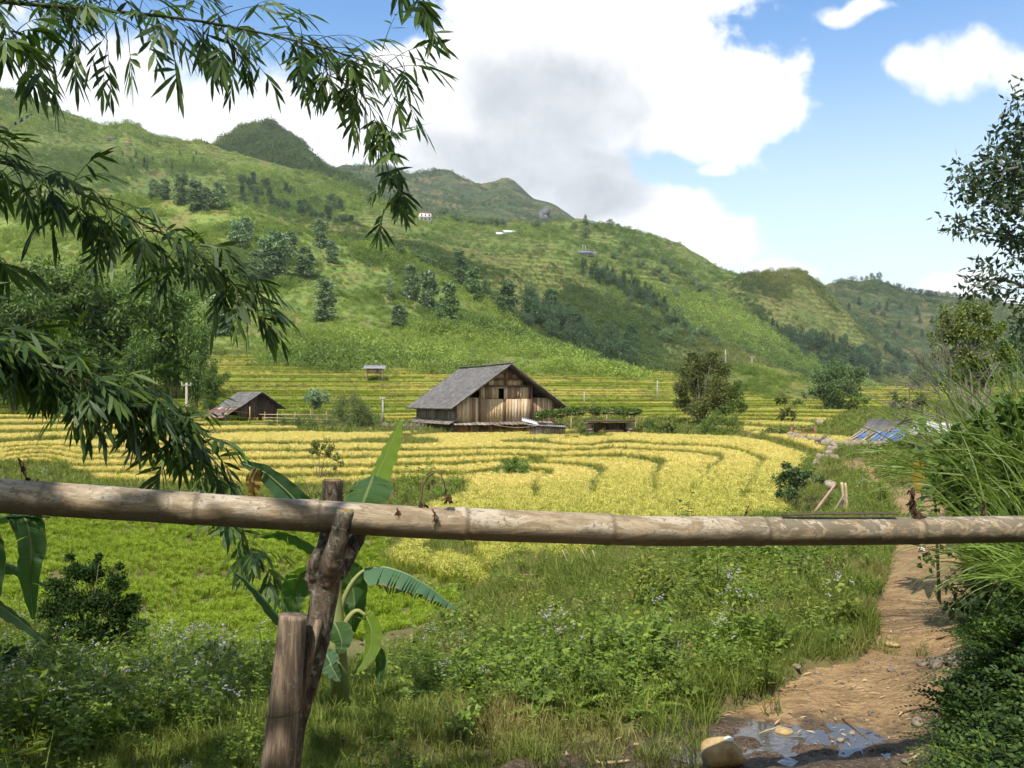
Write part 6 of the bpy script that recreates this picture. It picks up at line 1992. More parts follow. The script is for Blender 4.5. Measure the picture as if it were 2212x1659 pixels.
mb.add(V - RB, np.concatenate([np.stack([i + p_ * n, i + 1 + p_ * n, i + 1 + q_ * n, i + q_ * n], -1) for p_, q_ in ((0, 3), (3, 2), (2, 1), (1, 0))] + [[[0, n, 2 * n, 3 * n], [n - 1, 4 * n - 1, 3 * n - 1, 2 * n - 1]]]))
o = obj("bark_strip", mb.mesh("bark_strip", M_BOARD_DARK), rail)
o['label'] = "dark split strip lifting from the top of the pole"

def mat_log():
    m, n = new_mat("lichened_log")
    co = n.n('ShaderNodeTexCoord').outputs['Object']
    st = n.n('ShaderNodeMapping', {'Vector': co, 'Scale': (1, 1, 0.22)}).outputs[0]
    a = n.noise(st, 42, 8, 0.7, 0.6); b = n.noise(co, 13, 7, 0.65, 0.8); c = n.noise(co, 46, 6, 0.6); d = n.noise(co, 6, 5, 0.6)
    col = n.mix(n.smooth(a, 0.38, 0.60), (0.036, 0.026, 0.018), (0.155, 0.12, 0.085))
    col = n.mix(n.m('MULTIPLY', n.smooth(d, 0.50, 0.62), 0.6), col, (0.15, 0.085, 0.05))
    col = n.mix(n.m('MULTIPLY', n.smooth(b, 0.52, 0.62), 0.55), col, (0.20, 0.175, 0.125))
    col = n.mix(n.m('MULTIPLY', n.m('MULTIPLY', n.smooth(c, 0.55, 0.60), n.smooth(b, 0.42, 0.58)), 0.65), col, (0.34, 0.36, 0.30))
    finish(n, principled(n, col, 0.92, 0.2, n.bump(n.m('ADD', a, n.m('MULTIPLY', b, 0.8)), 1.0, 0.018)))
    return m


def mat_stake():
    m, n = new_mat("brown_bamboo_stake")
    co = n.n('ShaderNodeTexCoord').outputs['Object']
    st = n.n('ShaderNodeMapping', {'Vector': co, 'Scale': (1, 1, 0.06)}).outputs[0]
    a = n.noise(st, 60, 8, 0.68, 0.3); b = n.noise(n.n('ShaderNodeMapping', {'Vector': co, 'Scale': (1, 1, 0.3)}).outputs[0], 11, 7, 0.65, 0.8); c = n.noise(co, 70, 5, 0.6)
    col = n.mix(n.smooth(a, 0.40, 0.60), (0.11, 0.078, 0.052), (0.255, 0.19, 0.13))
    col = n.mix(n.m('MULTIPLY', n.smooth(b, 0.50, 0.60), 0.65), col, (0.075, 0.058, 0.042))
    col = n.mix(n.m('MULTIPLY', n.smooth(c, 0.60, 0.68), 0.5), col, (0.30, 0.26, 0.20))
    finish(n, principled(n, col, 0.75, 0.25, n.bump(a, 0.8, 0.008)))
    return m


M_LOG = mat_log()
M_CUT = mat_plain("cut_wood", (0.24, 0.18, 0.085), 0.9, 0.1, 0.35, 30)
pb = P3(640, 1560, 2.97); pb[2] = ground_z(pb[0], pb[1])
post = thing("forked_post", "gnarled forked log post, lichen-spotted, carrying the bamboo rail", "post", pb)


def log(mb, line, n=18, seed=0, knots=0.12, caps=True):
    pts = np.array([P3(x, y, Y) for x, y, Y, r in line]) - pb
    rads = np.array([r * Y / F for x, y, Y, r in line])
    d = np.concatenate([[0], np.cumsum(np.linalg.norm(np.diff(pts, axis=0), axis=1))]); d /= d[-1]
    q = np.linspace(0, 1, 40)
    P = np.stack([np.interp(q, d, pts[:, j]) for j in range(3)], -1)
    for _ in range(3): P[1:-1] = (P[:-2] + P[1:-1] * 2 + P[2:]) / 4
    Rr = np.interp(q, d, rads)
    g = np.random.default_rng(seed)
    k0 = len(mb.v)
    mb.tube(P, Rr, n, cap=caps)
    v = mb.v[k0]
    ring = v[:40 * n].reshape(40, n, 3)
    th = np.linspace(0, 2 * np.pi, n, endpoint=False)[None]
    nz = (fbm(q[:, None] * 9 + seed + 0 * th, np.cos(th) * 1.4 + 3, 4, seed) + fbm(q[:, None] * 9 + 0 * th, np.sin(th) * 1.4 + 7, 4, seed + 2) - 1.0) * 2 * knots
    c = P[:, None]
    mb.v[k0] = np.concatenate([(c + (ring - c) * (1 + nz[..., None])).reshape(-1, 3), v[40 * n:]])


mb = MB()
log(mb, [(710, 1190, 2.985, 31), (706, 1225, 2.98, 33), (700, 1280, 2.975, 31), (690, 1350, 2.97, 28), (668, 1450, 2.97, 26), (638, 1560, 2.97, 26), (606, 1700, 2.97, 29), (575, 1860, 2.97, 40)], 22, 1, 0.16)
log(mb, [(698, 1200, 2.975, 24), (684, 1218, 2.955, 22), (674, 1250, 2.96, 15), (682, 1285, 2.97, 12)], 14, 6, 0.18)
obj("trunk", mb.mesh("trunk", M_LOG, True), post)
mb = MB(); log(mb, [(746, 1104, 2.895, 20), (739, 1135, 2.895, 20), (730, 1170, 2.90, 22), (716, 1215, 2.93, 26), (706, 1255, 2.96, 26)], 16, 2, 0.12)
o = obj("fork_arm", mb.mesh("fork_arm", M_LOG, True), post); o['label'] = "front arm of the fork, sawn off at the top"
mb = MB(); log(mb, [(719, 1038, 3.10, 22), (718, 1080, 3.10, 22), (720, 1130, 3.10, 24), (716, 1180, 3.06, 30), (706, 1225, 3.0, 34)], 16, 3, 0.08)
o = obj("fork_arm", mb.mesh("fork_arm", M_LOG, True), post); o['label'] = "rear arm of the fork rising behind the rail"
mb = MB(); log(mb, [(782, 1150, 3.09, 12), (768, 1172, 3.07, 17), (745, 1200, 3.03, 24), (720, 1235, 2.99, 28)], 12, 4, 0.15)
o = obj("fork_arm", mb.mesh("fork_arm", M_LOG, True), post); o['label'] = "short dark stub to the right, under the rail"
for (x, y, Y, r) in ((746, 1103.5, 2.895, 17), (719, 1036.5, 3.10, 18)):
    mb = MB(); c_ = P3(x, y, Y) - pb; th = np.linspace(0, 2 * np.pi, 18, endpoint=False); rm = r * Y / F
    rag = 1 + 0.12 * np.sin(th * 5 + x)
    mb.add(np.concatenate([[c_ + [0, 0, 0.004]], c_ + np.stack([np.cos(th) * rm * rag, np.sin(th) * rm * rag, -0.10 * rm * np.sin(th) + 0.004], -1), c_ + np.stack([np.cos(th) * rm, np.sin(th) * rm, 0 * th - 0.02], -1)]),
           q=[[1 + k, 19 + k, 19 + (k + 1) % 18, 1 + (k + 1) % 18] for k in range(18)], t=[[0, 1 + k, 1 + (k + 1) % 18] for k in range(18)])
    obj("sawn_end", mb.mesh("sawn_end", M_CUT), post)

M_STAKE = mat_stake()
sb = P3(575, 1800, 2.86); sb[2] = ground_z(sb[0], sb[1]) - 0.05
t = thing("bamboo_stake", "thick split bamboo stake standing against the front of the forked post", "stake", sb)
line = [(634, 1328, 2.875, 30), (625, 1420, 2.87, 32), (616, 1520, 2.865, 34), (604, 1620, 2.86, 36), (592, 1740, 2.86, 39), (580, 1860, 2.86, 40)]
pts = np.array([P3(x, y, Y) for x, y, Y, r in line]) - sb
d_ = np.linspace(0, 1, len(pts)); q_ = np.linspace(0, 1, 50)
P = np.stack([np.interp(q_, d_, pts[:, j]) for j in range(3)], -1)
Rr = np.interp(q_, d_, [r * Y / F for x, y, Y, r in line])
Rr = Rr + 0.002 * np.exp(-((q_ - 0.40) / 0.012) ** 2)
mb = MB(); k0 = 0
mb.tube(P, Rr, 28, cap=True)
v = mb.v[0]; ring = v[:50 * 28].reshape(50, 28, 3); c_ = P[:, None]
th = np.linspace(0, 2 * np.pi, 28, endpoint=False)[None]
crack = -0.16 * np.exp(-((((th - 4.55 + 0.12 * np.sin(q_[:, None] * 7)) + np.pi) % (2 * np.pi) - np.pi) / 0.10) ** 2) * (q_[:, None] < 0.75)
mb.v[0] = np.concatenate([(c_ + (ring - c_) * (1 + (crack + 0.03 * (fbm(q_[:, None] * 6 + 0 * th, np.cos(th), 3, 2) - 0.5))[..., None])).reshape(-1, 3), v[50 * 28:]])
top_ = mb.v[0][49 * 28:50 * 28]
top_[:, 2] += (0.016 * np.sin(th[0] * 2 + 0.6) + 0.010 * np.random.default_rng(5).normal(0, 1, 28))
obj("culm", mb.mesh("culm", M_STAKE, False), t)
mb = MB()
a, e = P3(690, 1338, 2.93) - sb, P3(640, 1545, 2.91) - sb
mb.box((a + e) / 2, (0.022, 0.02, np.linalg.norm(e - a)), rot=(0, math.atan2((a - e)[0], (a - e)[2]), 0))
o = obj("sliver", mb.mesh("sliver", M_STAKE), t); o['label'] = "narrow split sliver on the right of the post"
mb = MB(); c0 = P3(612, 1536, 2.865) - sb
th = np.linspace(0, 2 * np.pi, 30)
mb.tube(np.stack([c0[0] + np.cos(th) * 0.0565, c0[1] + np.sin(th) * 0.0565, c0[2] + 0.008 * np.cos(th)], -1), 0.0022, 5)
obj("wire", mb.mesh("wire", mat_plain("rusty_wire", (0.12, 0.075, 0.05), 0.7, 0.3)), t)


# ---------------------------------------------------------------- withered growth on the rail
M_WITHER = mat_leaf("withered_leaf", (0.045, 0.028, 0.018), (0.08, 0.05, 0.03), (0.13, 0.085, 0.05), 0.8, 0.1, 0.1)


def withered(label, stem, blobs, Y, seed):
    g = np.random.default_rng(seed)
    b = P3(stem[0][0], stem[0][1], Y)
    t = thing("withered_twig", label, "twig", b)
    pts = np.array([P3(x, y, Y + 0.01 * math.sin(i)) for i, (x, y) in enumerate(stem)]) - b
    mb = MB(); mb.tube(pts, np.linspace(0.004, 0.0018, len(pts)), 5)
    obj("stem", mb.mesh("stem", M_BEAM, True), t)
    mb = MB()
    for (x, y, r) in blobs:
        c = P3(x, y, Y) - b
        rm = r * Y / F
        k = 26
        P = c + g.normal(0, 0.45, (k, 3)) * rm * [0.6, 0.6, 1.1] + [0, 0, rm * 0.5]
        D = np.tile([0, 0, -1.0], (k, 1)) + g.normal(0, 0.35, (k, 3))
        mb.blades(P, D, rand_dirs(k, g), rm * g.uniform(0.9, 1.7, k), rm * 0.55, g.uniform(-1, 1, k), prof=[0.3, 1.0, 0.7, 0.0])
    obj("dry_leaves", mb.mesh("dry_leaves", M_WITHER), t)
    return t


withered("dead twig arching over the rail with shrivelled hanging leaves, right of the post", [(906, 1098), (909, 1075), (914, 1050), (924, 1030), (940, 1020), (953, 1026), (960, 1045), (964, 1066)], [(934, 1042, 7), (926, 1052, 5), (966, 1076, 10), (973, 1082, 5), (911, 1100, 11)], 3.05, 1)
withered("shaggy withered stalk wound upright round the rail above the path", [(1973, 1130), (1972, 1105), (1970, 1080), (1974, 1056)], [(1972, 1068, 9), (1970, 1084, 10), (1974, 1100, 12), (1978, 1118, 14)], 3.53, 2)
withered("small bent dead twig on the left end of the rail", [(62, 1046), (56, 1030), (46, 1008), (40, 990), (50, 1000), (58, 1022)], [(50, 1012, 6), (62, 1044, 10), (80, 1046, 7)], 2.83, 3)
withered("tiny curled dead tendril on top of the rail", [(1608, 1122), (1612, 1104), (1618, 1092), (1612, 1096)], [(1612, 1108, 4)], 3.34, 4)
withered("dark dead leaf stuck upright on the rail near the right edge", [(2125, 1120), (2124, 1100), (2126, 1078)], [(2125, 1090, 7), (2125, 1104, 6)], 3.64, 5)
withered("dark shrivelled leaf hanging on the rail's face beside the arching twig", [(858, 1098), (860, 1108)], [(860, 1110, 7)], 3.00, 6)
withered("reddish shrivelled leaf hanging on the rail's face, right of the arching twig", [(934, 1100), (940, 1112)], [(942, 1116, 9)], 3.01, 7)


# ================================================================== BANANA PLANTS
def mat_banana(name, c0, c1, rib, transl=0.3):
    m, n = new_mat(name)
    uvx = n.attr('across').outputs['Fac']
    al = n.attr('hgt').outputs['Fac']
    w_ = n.n('ShaderNodeTexWave', {'Vector': n.n('ShaderNodeCombineXYZ', {0: al, 1: n.m('MULTIPLY', n.m('ABSOLUTE', uvx), 0.06)}).outputs[0], 'Scale': 26.0, 'Distortion': 1.2, 'Detail': 2.0}).outputs['Fac']
    nz = n.noise(n.n('ShaderNodeTexCoord').outputs['Object'], 6, 5, 0.6)
    col = n.mix(w_, c0, c1)
    col = n.mix(n.m('MULTIPLY', n.smooth(nz, 0.45, 0.75), 0.35), col, c0)
    col = n.mix(n.m('SUBTRACT', 1.0, n.smooth(n.m('ABSOLUTE', uvx), 0.03, 0.09)), col, rib)
    edge = n.smooth(n.m('MULTIPLY_ADD', n.m('SUBTRACT', n.noise(n.n('ShaderNodeTexCoord').outputs['Object'], 22, 4, 0.6), 0.5), 0.55, n.m('ABSOLUTE', uvx)), 0.90, 1.05)
    col = n.mix(n.m('MULTIPLY', edge, 0.8), col, (0.22, 0.16, 0.06))
    p = principled(n, col, 0.48, 0.35, n.bump(w_, 0.4, 0.004))
    tr = n.n('ShaderNodeBsdfTranslucent', {'Color': n.mix(1.0, col, (1.6, 1.7, 0.45), 'MULTIPLY')}).outputs[0]
    finish(n, n.n('ShaderNodeMixShader', {0: transl, 1: p, 2: tr}).outputs[0])
    return m


M_BAN = mat_banana("banana_leaf", (0.036, 0.090, 0.022), (0.065, 0.135, 0.032), (0.18, 0.23, 0.07), 0.4)
M_BANB = mat_banana("bluish_banana_leaf", (0.055, 0.12, 0.055), (0.085, 0.165, 0.078), (0.22, 0.28, 0.12), 0.22)
M_BANY = mat_banana("young_banana_leaf", (0.12, 0.20, 0.018), (0.19, 0.28, 0.03), (0.26, 0.30, 0.07), 0.55)
M_BANBR = mat_banana("withered_banana_leaf", (0.22, 0.13, 0.03), (0.34, 0.22, 0.05), (0.20, 0.12, 0.04), 0.3)
M_PSTEM = mat_bark("banana_stem", (0.17, 0.20, 0.06), (0.28, 0.30, 0.11), 6)


def banana_leaf(plant, b, rib, width, side, mat, fold=0.35, tears=0, seed=0, taper=0.5, name="leaf", label=None, sag=0.0, petiole=None):
    """rib: (px, py, depth) from stalk to tip; width: full width in px at the broadest; side: direction of the right half"""
    g = np.random.default_rng(seed)
    R_ = np.array([P3(*q) for q in rib]) - b
    n, m = 36, 6
    d = np.concatenate([[0], np.cumsum(np.linalg.norm(np.diff(R_, axis=0), axis=1))]); d /= d[-1]
    q = np.linspace(0, 1, n)
    P = np.stack([np.interp(q, d, R_[:, j]) for j in range(3)], -1)
    for _ in range(6): P[1:-1] = (P[:-2] + P[1:-1] * 2 + P[2:]) / 4
    T = unit(np.gradient(P, axis=0))
    S = unit(np.array(side, float)[None] - (T @ np.array(side, float))[:, None] * T)
    N = np.cross(S, T)
    N = np.where(N[:, 2:3] < 0, -N, N)
    Wm = width * rib[len(rib) // 2][2] / F / 2
    prof = np.clip(np.sin(np.pi * np.clip(q, 0, 1) ** taper * 0.97 + 0.06), 0.02, 1) ** 0.7
    mb = MB(); av, ac = [], []
    torn = {s: set(g.integers(4, n - 4, tears)) for s in (-1, 1)}
    for s in (-1, 1):
        u_ = np.linspace(0, 1, m)
        wob = 1 + 0.10 * (fbm(q * 9 + seed, q * 0 + s, 3, seed) - 0.5) * 2
        X = (u_[None] * prof[:, None] * wob[:, None]) * Wm
        drop = fold * X + sag * X ** 2 / max(Wm, 1e-6)
        rip = 0.05 * Wm * np.sin(q * 40 + seed)[:, None] * u_[None] ** 2
        V = P[:, None] + S[:, None] * (X * s)[..., None] * math.cos(fold * 0.6) - N[:, None] * (drop - rip)[..., None]
        base = 0
        verts, quads = [], []
        row = [0] * n
        # a tear doubles the row, with its two lips pulled apart
        idx = []
        for i in range(n):
            lips = [0.0]
            if i in torn[s]: lips = [-1.0, 1.0]
            ids = []
            for lp in lips:
                r_ = V[i] + T[i] * (lp * 0.05 * u_[:, None] ** 1.3 * Wm) - (np.array([0, 0, 1.0]) * (abs(lp) * (0.08 + 0.10 * g.uniform()) * u_[:, None] ** 2 * Wm))
                ids.append(len(verts)); verts += list(r_)
                av += list(np.full(m, q[i])); ac += list(u_ * s)
            idx.append(ids)
        for i in range(n - 1):
            a0, b0 = idx[i][-1], idx[i + 1][0]
            for j in range(m - 1):
                f = [a0 + j, b0 + j, b0 + j + 1, a0 + j + 1]
                quads.append(f if s > 0 else f[::-1])
        mb.add(verts, quads)
    rt = P - N * 0.004
    k0 = mb.nv
    mb.tube(rt, np.linspace(0.007, 0.0015, n), 6)
    av += [0.5] * (mb.nv - k0); ac += [0.0] * (mb.nv - k0)
    me = mb.mesh(name, mat, True)
    set_attr(me, "across", ac); set_attr(me, "hgt", av)
    o = obj(name, me, plant)
    if label: o['label'] = label
    if petiole is not None:
        pt = np.array([P3(*w) for w in petiole]) - b
        qq = np.linspace(0, 1, 14)
        pp = np.stack([np.interp(qq, np.linspace(0, 1, len(pt)), pt[:, j]) for j in range(3)], -1)
        for _ in range(3): pp[1:-1] = (pp[:-2] + pp[1:-1] * 2 + pp[2:]) / 4
        k = MB(); k.tube(pp, np.linspace(0.019, 0.009, 14), 8)
        obj("leaf_stalk", k.mesh("leaf_stalk", M_PSTEM, True), o)
    return o


YB = 5.0
bb = P3(736, 1490, YB); bb[2] = ground_z(bb[0], bb[1]) - 0.05
ban = thing("banana_plant", "small banana plant behind the forked post, one bright leaf standing above the rail", "plant", bb)
mb = MB()
mb.tube(np.array([P3(736, 1530, YB), P3(732, 1430, YB), P3(727, 1340, YB), P3(726, 1270, YB), P3(735, 1200, YB), P3(760, 1130, YB + 0.02), P3(785, 1090, YB + 0.05)]) - bb, [0.055, 0.05, 0.043, 0.034, 0.026, 0.018, 0.010], 12)
obj("stem", mb.mesh("stem", M_PSTEM, True), ban)
banana_leaf(ban, bb, [(788, 1085, 5.05), (806, 1042, 5.06), (826, 1000, 5.08), (846, 955, 5.10), (866, 908, 5.12)], 74, (1, -0.9, 0.25), M_BANY, 0.25, 0, 1, 0.75, label="bright upright leaf glowing above the rail")
banana_leaf(ban, bb, [(806, 1028, 5.02), (800, 1045, 4.92), (788, 1075, 4.85), (774, 1120, 4.82), (765, 1160, 4.84)], 104, (1, 0.05, 0.08), M_BAN, 0.30, 6, 2, 0.55, label="broad dark leaf hanging behind the rail")
banana_leaf(ban, bb, [(690, 1130, 4.95), (655, 1098, 4.9), (620, 1060, 4.86), (575, 1020, 4.84), (520, 998, 4.86)], 62, (0.55, -0.3, 0.75), M_BANB, 0.2, 1, 3, 0.6, label="bluish leaf reaching up to the left over the rail")
banana_leaf(ban, bb, [(556, 1012, 4.84), (548, 1035, 4.82), (547, 1060, 4.82), (552, 1078, 4.83)], 34, (1, 0.3, 0), M_BANBR, 0.4, 2, 4, 0.7, label="brown withered leaf tip hanging down")
banana_leaf(ban, bb, [(708, 1200, 5.0), (680, 1180, 5.0), (640, 1160, 5.05), (600, 1150, 5.1), (560, 1160, 5.1)], 60, (0.1, -0.7, 0.5), M_BAN, 0.35, 1, 5, 0.6)
banana_leaf(ban, bb, [(650, 1380, 4.7), (605, 1335, 4.62), (565, 1285, 4.58), (530, 1250, 4.56), (498, 1228, 4.56)], 44, (0.7, -0.7, 0.15), M_BANB, 0.5, 0, 6, 0.6, label="narrow bluish leaf seen edge on, left of the post")
banana_leaf(ban, bb, [(788, 1228, 4.98), (830, 1222, 4.95), (880, 1238, 4.93), (930, 1268, 4.92), (990, 1318, 4.92)], 72, (0.1, -0.8, 0.3), M_BANB, 0.85, 16, 7, 0.5, sag=0.4, label="tattered leaf drooping to the right on a curved stalk", petiole=[(726, 1370, 5.0), (735, 1310, 5.0), (755, 1265, 5.0), (775, 1240, 4.99), (792, 1229, 4.98)])
banana_leaf(ban, bb, [(680, 1220, 5.1), (650, 1240, 5.12), (635, 1275, 5.14), (632, 1330, 5.14)], 70, (1, 0.3, 0.1), M_BAN, 0.4, 3, 8, 0.6)
banana_leaf(ban, bb, [(745, 1210, 5.15), (760, 1250, 5.2), (766, 1300, 5.2), (764, 1365, 5.2)], 66, (1, 0.2, 0), M_BAN, 0.25, 1, 9, 0.6)
banana_leaf(ban, bb, [(722, 1345, 4.9), (732, 1365, 4.86), (738, 1385, 4.84), (738, 1412, 4.84)], 54, (1, -0.2, 0), M_BAN, 0.3, 0, 10, 0.7)
banana_leaf(ban, bb, [(790, 1330, 5.0), (803, 1360, 4.96), (800, 1400, 4.94), (782, 1435, 4.93), (760, 1456, 4.93)], 50, (0.8, -0.5, 0.3), M_BANY, 0.3, 0, 11, 0.6, label="yellow green leaf hanging to the right of the stem", petiole=[(730, 1375, 5.0), (755, 1330, 5.0), (772, 1316, 5.0), (790, 1330, 5.0)])
banana_leaf(ban, bb, [(700, 1405, 4.9), (712, 1430, 4.88), (722, 1450, 4.87), (735, 1472, 4.86)], 46, (0.8, -0.3, 0.5), M_BANB, 0.3, 0, 12, 0.7)
banana_leaf(ban, bb, [(815, 1395, 4.98), (822, 1425, 4.97), (820, 1460, 4.96), (818, 1490, 4.96)], 24, (1, 0, 0), M_BAN, 0.5, 0, 13, 0.7)

bb2 = P3(-90, 1520, 4.3); bb2[2] = ground_z(bb2[0], bb2[1]) - 0.05
ban2 = thing("banana_plant", "banana plant at the left edge with a long leaf hanging below the rail", "plant", bb2)
mb = MB(); mb.tube(np.array([P3(-90, 1560, 4.3), P3(-85, 1350, 4.3), P3(-70, 1180, 4.3), P3(-40, 1120, 4.3)]) - bb2, [0.06, 0.05, 0.035, 0.02], 12)
obj("stem", mb.mesh("stem", M_PSTEM, True), ban2)
banana_leaf(ban2, bb2, [(30, 1104, 4.25), (58, 1120, 4.18), (68, 1180, 4.15), (66, 1260, 4.15), (72, 1338, 4.16)], 62, (1, 0.25, 0), M_BAN, 0.35, 1, 21, 0.5, label="long leaf folded straight down")
banana_leaf(ban2, bb2, [(-60, 1130, 4.3), (-10, 1116, 4.25), (50, 1110, 4.22), (110, 1116, 4.2)], 46, (0, -0.8, 0.3), M_BAN, 0.5, 1, 22, 0.6)
banana_leaf(ban2, bb2, [(-80, 1210, 4.35), (-20, 1205, 4.4), (40, 1225, 4.42), (100, 1265, 4.42)], 70, (0.2, -0.8, 0.5), M_BAN, 0.45, 2, 23, 0.55)
banana_leaf(ban2, bb2, [(-60, 1290, 4.3), (0, 1305, 4.25), (55, 1345, 4.2), (110, 1398, 4.2)], 60, (0.4, -0.5, 0.6), M_BANB, 0.3, 0, 24, 0.55, label="bluish lower leaf slanting down to the right")
banana_leaf(ban2, bb2, [(-50, 1120, 4.3), (-30, 1160, 4.2), (-12, 1230, 4.15), (-6, 1300, 4.15)], 60, (1, 0.2, 0), M_BAN, 0.35, 1, 25, 0.55)

# ================================================================== BAMBOO BEHIND THE VIEWPOINT (its crowns shade the foreground)
for i, (x, y, h) in enumerate([(-7.5, -4.4, 10.0), (-2.6, -4.4, 9.0), (1.0, -3.9, 9.0), (6.6, -2.4, 9.0), (4.3, 0.5, 8.5), (-4.7, 1.2, 8.6)]):
    tree("bamboo_clump", (x, y, 0.0), h, 1.0, ["tall bamboo clump behind the viewpoint, %s from the left, shading the foreground" % ORD[i % 4], "tall bamboo clump beside the viewpoint on the path side", "tall bamboo clump beside the viewpoint on the left"][max(0, i - 3)], "bamboo", "bamboo clumps behind the viewpoint", name="tall_bamboo")


# ================================================================== RIGHT BANK
M_HEART = mat_leaf("heart_leaf", (0.055, 0.11, 0.024), (0.115, 0.195, 0.042), (0.20, 0.275, 0.07), 0.55, 0.36, 0.3)
M_LBLADE = mat_leaf("tall_grass_blade", (0.11, 0.185, 0.030), (0.18, 0.26, 0.045), (0.27, 0.33, 0.10), 0.45, 0.4, 0.35)
lobed("climber_thicket", "leafy thicket of heart-shaped leaves crowding the path on the right", "shrub", 2170, 1270, 5.9,
      [(2040, 965, 26), (2075, 940, 34), (2120, 915, 36), (2170, 900, 40), (2215, 905, 44), (2035, 1010, 28), (2080, 990, 40), (2135, 975, 44), (2190, 965, 46), (2240, 980, 50), (2045, 1060, 26), (2090, 1050, 40), (2145, 1040, 46), (2205, 1040, 50),
       (2075, 1105, 30), (2125, 1110, 42), (2185, 1115, 50), (2240, 1110, 50), (2110, 1160, 30), (2165, 1175, 44), (2225, 1180, 50), (2150, 1230, 36), (2210, 1245, 50), (2180, 870, 24), (2230, 860, 30)],
      0.066, 1.0, M_HEART, ratio=0.72, tr=0.012, droop=0.5)
q = P3(1992, 1100, 7.4)
g = np.random.default_rng(31)
b = P3(2030, 1130, 7.4); b[2] = ground_z(b[0], b[1])
t = thing("long_leaf_plant", "upright plant with long drooping leaves and one orange leaf, left of the thicket", "plant", b)
mb = MB(); top = P3(1996, 905, 7.4) - b
mb.tube(np.array([[0, 0, -0.1], top * 0.5 + [0.03, 0, 0.03], top]), [0.014, 0.010, 0.006], 6); obj("stem", mb.mesh("stem", M_CULM, True), t)
mb = MB(); n = 26
s_ = g.uniform(0.45, 1.0, n)[:, None]
P = top * s_; th = g.uniform(0, 6.28, n)
D = np.stack([np.cos(th), np.sin(th), 0.25 + 0 * th], -1)
mb.blades(P, D, np.tile([0, 0, 1.0], (n, 1)) + g.normal(0, 0.2, (n, 3)), g.uniform(0.22, 0.40, n), g.uniform(0.05, 0.075, n), g.uniform(0.9, 2.0, n), prof=[0.25, 0.9, 1.0, 0.6, 0.0])
obj("foliage", mb.mesh("foliage", M_SHRUB, True), t)
mb = MB(); o0 = P3(1990, 985, 7.3) - b
mb.blades([o0], [[-0.15, -0.1, -1]], [[0.2, -1, 0]], 0.31, 0.14, 0.1, prof=[0.2, 0.9, 1.0, 0.7, 0.0])
o = obj("yellowed_leaf", mb.mesh("yellowed_leaf", mat_leaf("yellowed_leaf", (0.40, 0.24, 0.03), (0.48, 0.30, 0.045), None, 0.6, 0.35), True), t); o['label'] = "single hanging orange yellow leaf"


def tall_grass(label, px, py, Y, n, L, spread, seed, lean, w=0.011, z=None):
    g = np.random.default_rng(seed)
    b = P3(px, py, Y); b[2] = ground_z(b[0], b[1]) if z is None else z
    t = thing("tall_grass", label, "grass", b, 0, "tall grass clumps on the right bank")
    mb = MB()
    th = g.uniform(0, 6.28, n); r = spread * np.sqrt(g.uniform(0, 1, n))
    P = np.stack([np.cos(th) * r, np.sin(th) * r, 0 * r], -1)
    D = np.array(lean)[None] * g.uniform(0.1, 1.3, (n, 1)) + g.normal(0, 0.19, (n, 3)) * [1, 1, 0.2] + [0, 0, 1.0]
    N = unit(D) * 0.0 + np.stack([D[:, 0], D[:, 1], 0 * th], -1) + g.normal(0, 0.25, (n, 3)) + [0, 0, 0.05]
    mb.blades(P, D, N, L * g.uniform(0.55, 1.15, n), w * g.uniform(0.7, 1.3, n), g.uniform(0.5, 2.1, n), prof=[0.6, 1.0, 1.0, 0.85, 0.65, 0.4, 0.0])
    obj("blades", mb.mesh("blades", M_LBLADE, True), t)
    return t


tall_grass("tall arching grass sweeping left over the thicket, upper right bank", 2300, 1110, 6.0, 400, 1.55, 0.42, 1, (-0.75, 0.0, 0.1), 0.013, z=0.62)
tall_grass("stiff tall grass standing up at the right edge above the thicket", 2275, 1040, 6.9, 260, 1.20, 0.36, 2, (-0.45, 0, 0.2), 0.013, z=0.72)
tall_grass("long grass drooping over the dark bank beneath the rail", 2245, 1230, 4.9, 190, 0.92, 0.24, 3, (-0.95, -0.2, -0.3), 0.010, z=0.60)
tall_grass("grass tuft hanging at the right edge just below the rail", 2290, 1260, 4.4, 90, 0.8, 0.2, 4, (-0.8, -0.1, -0.2), 0.008, z=0.62)

# trailing climber under the rail
g = np.random.default_rng(77)
b = P3(2160, 1200, 5.2); b[2] = ground_z(b[0], b[1])
t = thing("trailing_vine", "trailing vine with small dark leaves dangling over the path under the rail", "vine", b)
st, lf = MB(), MB()
for k, l in enumerate([[(2170, 1190), (2090, 1215), (2045, 1250), (2035, 1275)], [(2180, 1200), (2110, 1240), (2075, 1290), (2070, 1340)], [(2185, 1230), (2140, 1280), (2120, 1330), (2112, 1362)], [(2195, 1250), (2160, 1320), (2150, 1370), (2152, 1425)],
                       [(2160, 1185), (2060, 1190), (2010, 1185), (1998, 1215)], [(2190, 1220), (2100, 1260), (2055, 1300), (2050, 1318)], [(2200, 1240), (2150, 1260), (2090, 1330), (2085, 1365)]]):
    pts = np.array([P3(x, y, 5.2 + 0.1 * math.sin(k * 3 + i)) for i, (x, y) in enumerate(l)]) - b
    qq = np.linspace(0, 1, 20)
    pp = np.stack([np.interp(qq, np.linspace(0, 1, len(pts)), pts[:, j]) for j in range(3)], -1)
    st.tube(pp, np.linspace(0.005, 0.0015, 20), 4, cap=False)
    n = 46
    s_ = g.uniform(0.05, 1, n)
    P = np.stack([np.interp(s_, qq, pp[:, j]) for j in range(3)], -1) + g.normal(0, 0.028, (n, 3))
    lf.leaves(P, g.normal(0, 0.5, (n, 3)) - [0, 0, 0.8], rand_dirs(n, g), g.uniform(0.03, 0.062, n), g.uniform(0.022, 0.042, n), mid=0.35)
obj("stem", st.mesh("stem", M_BEAM, True), t)
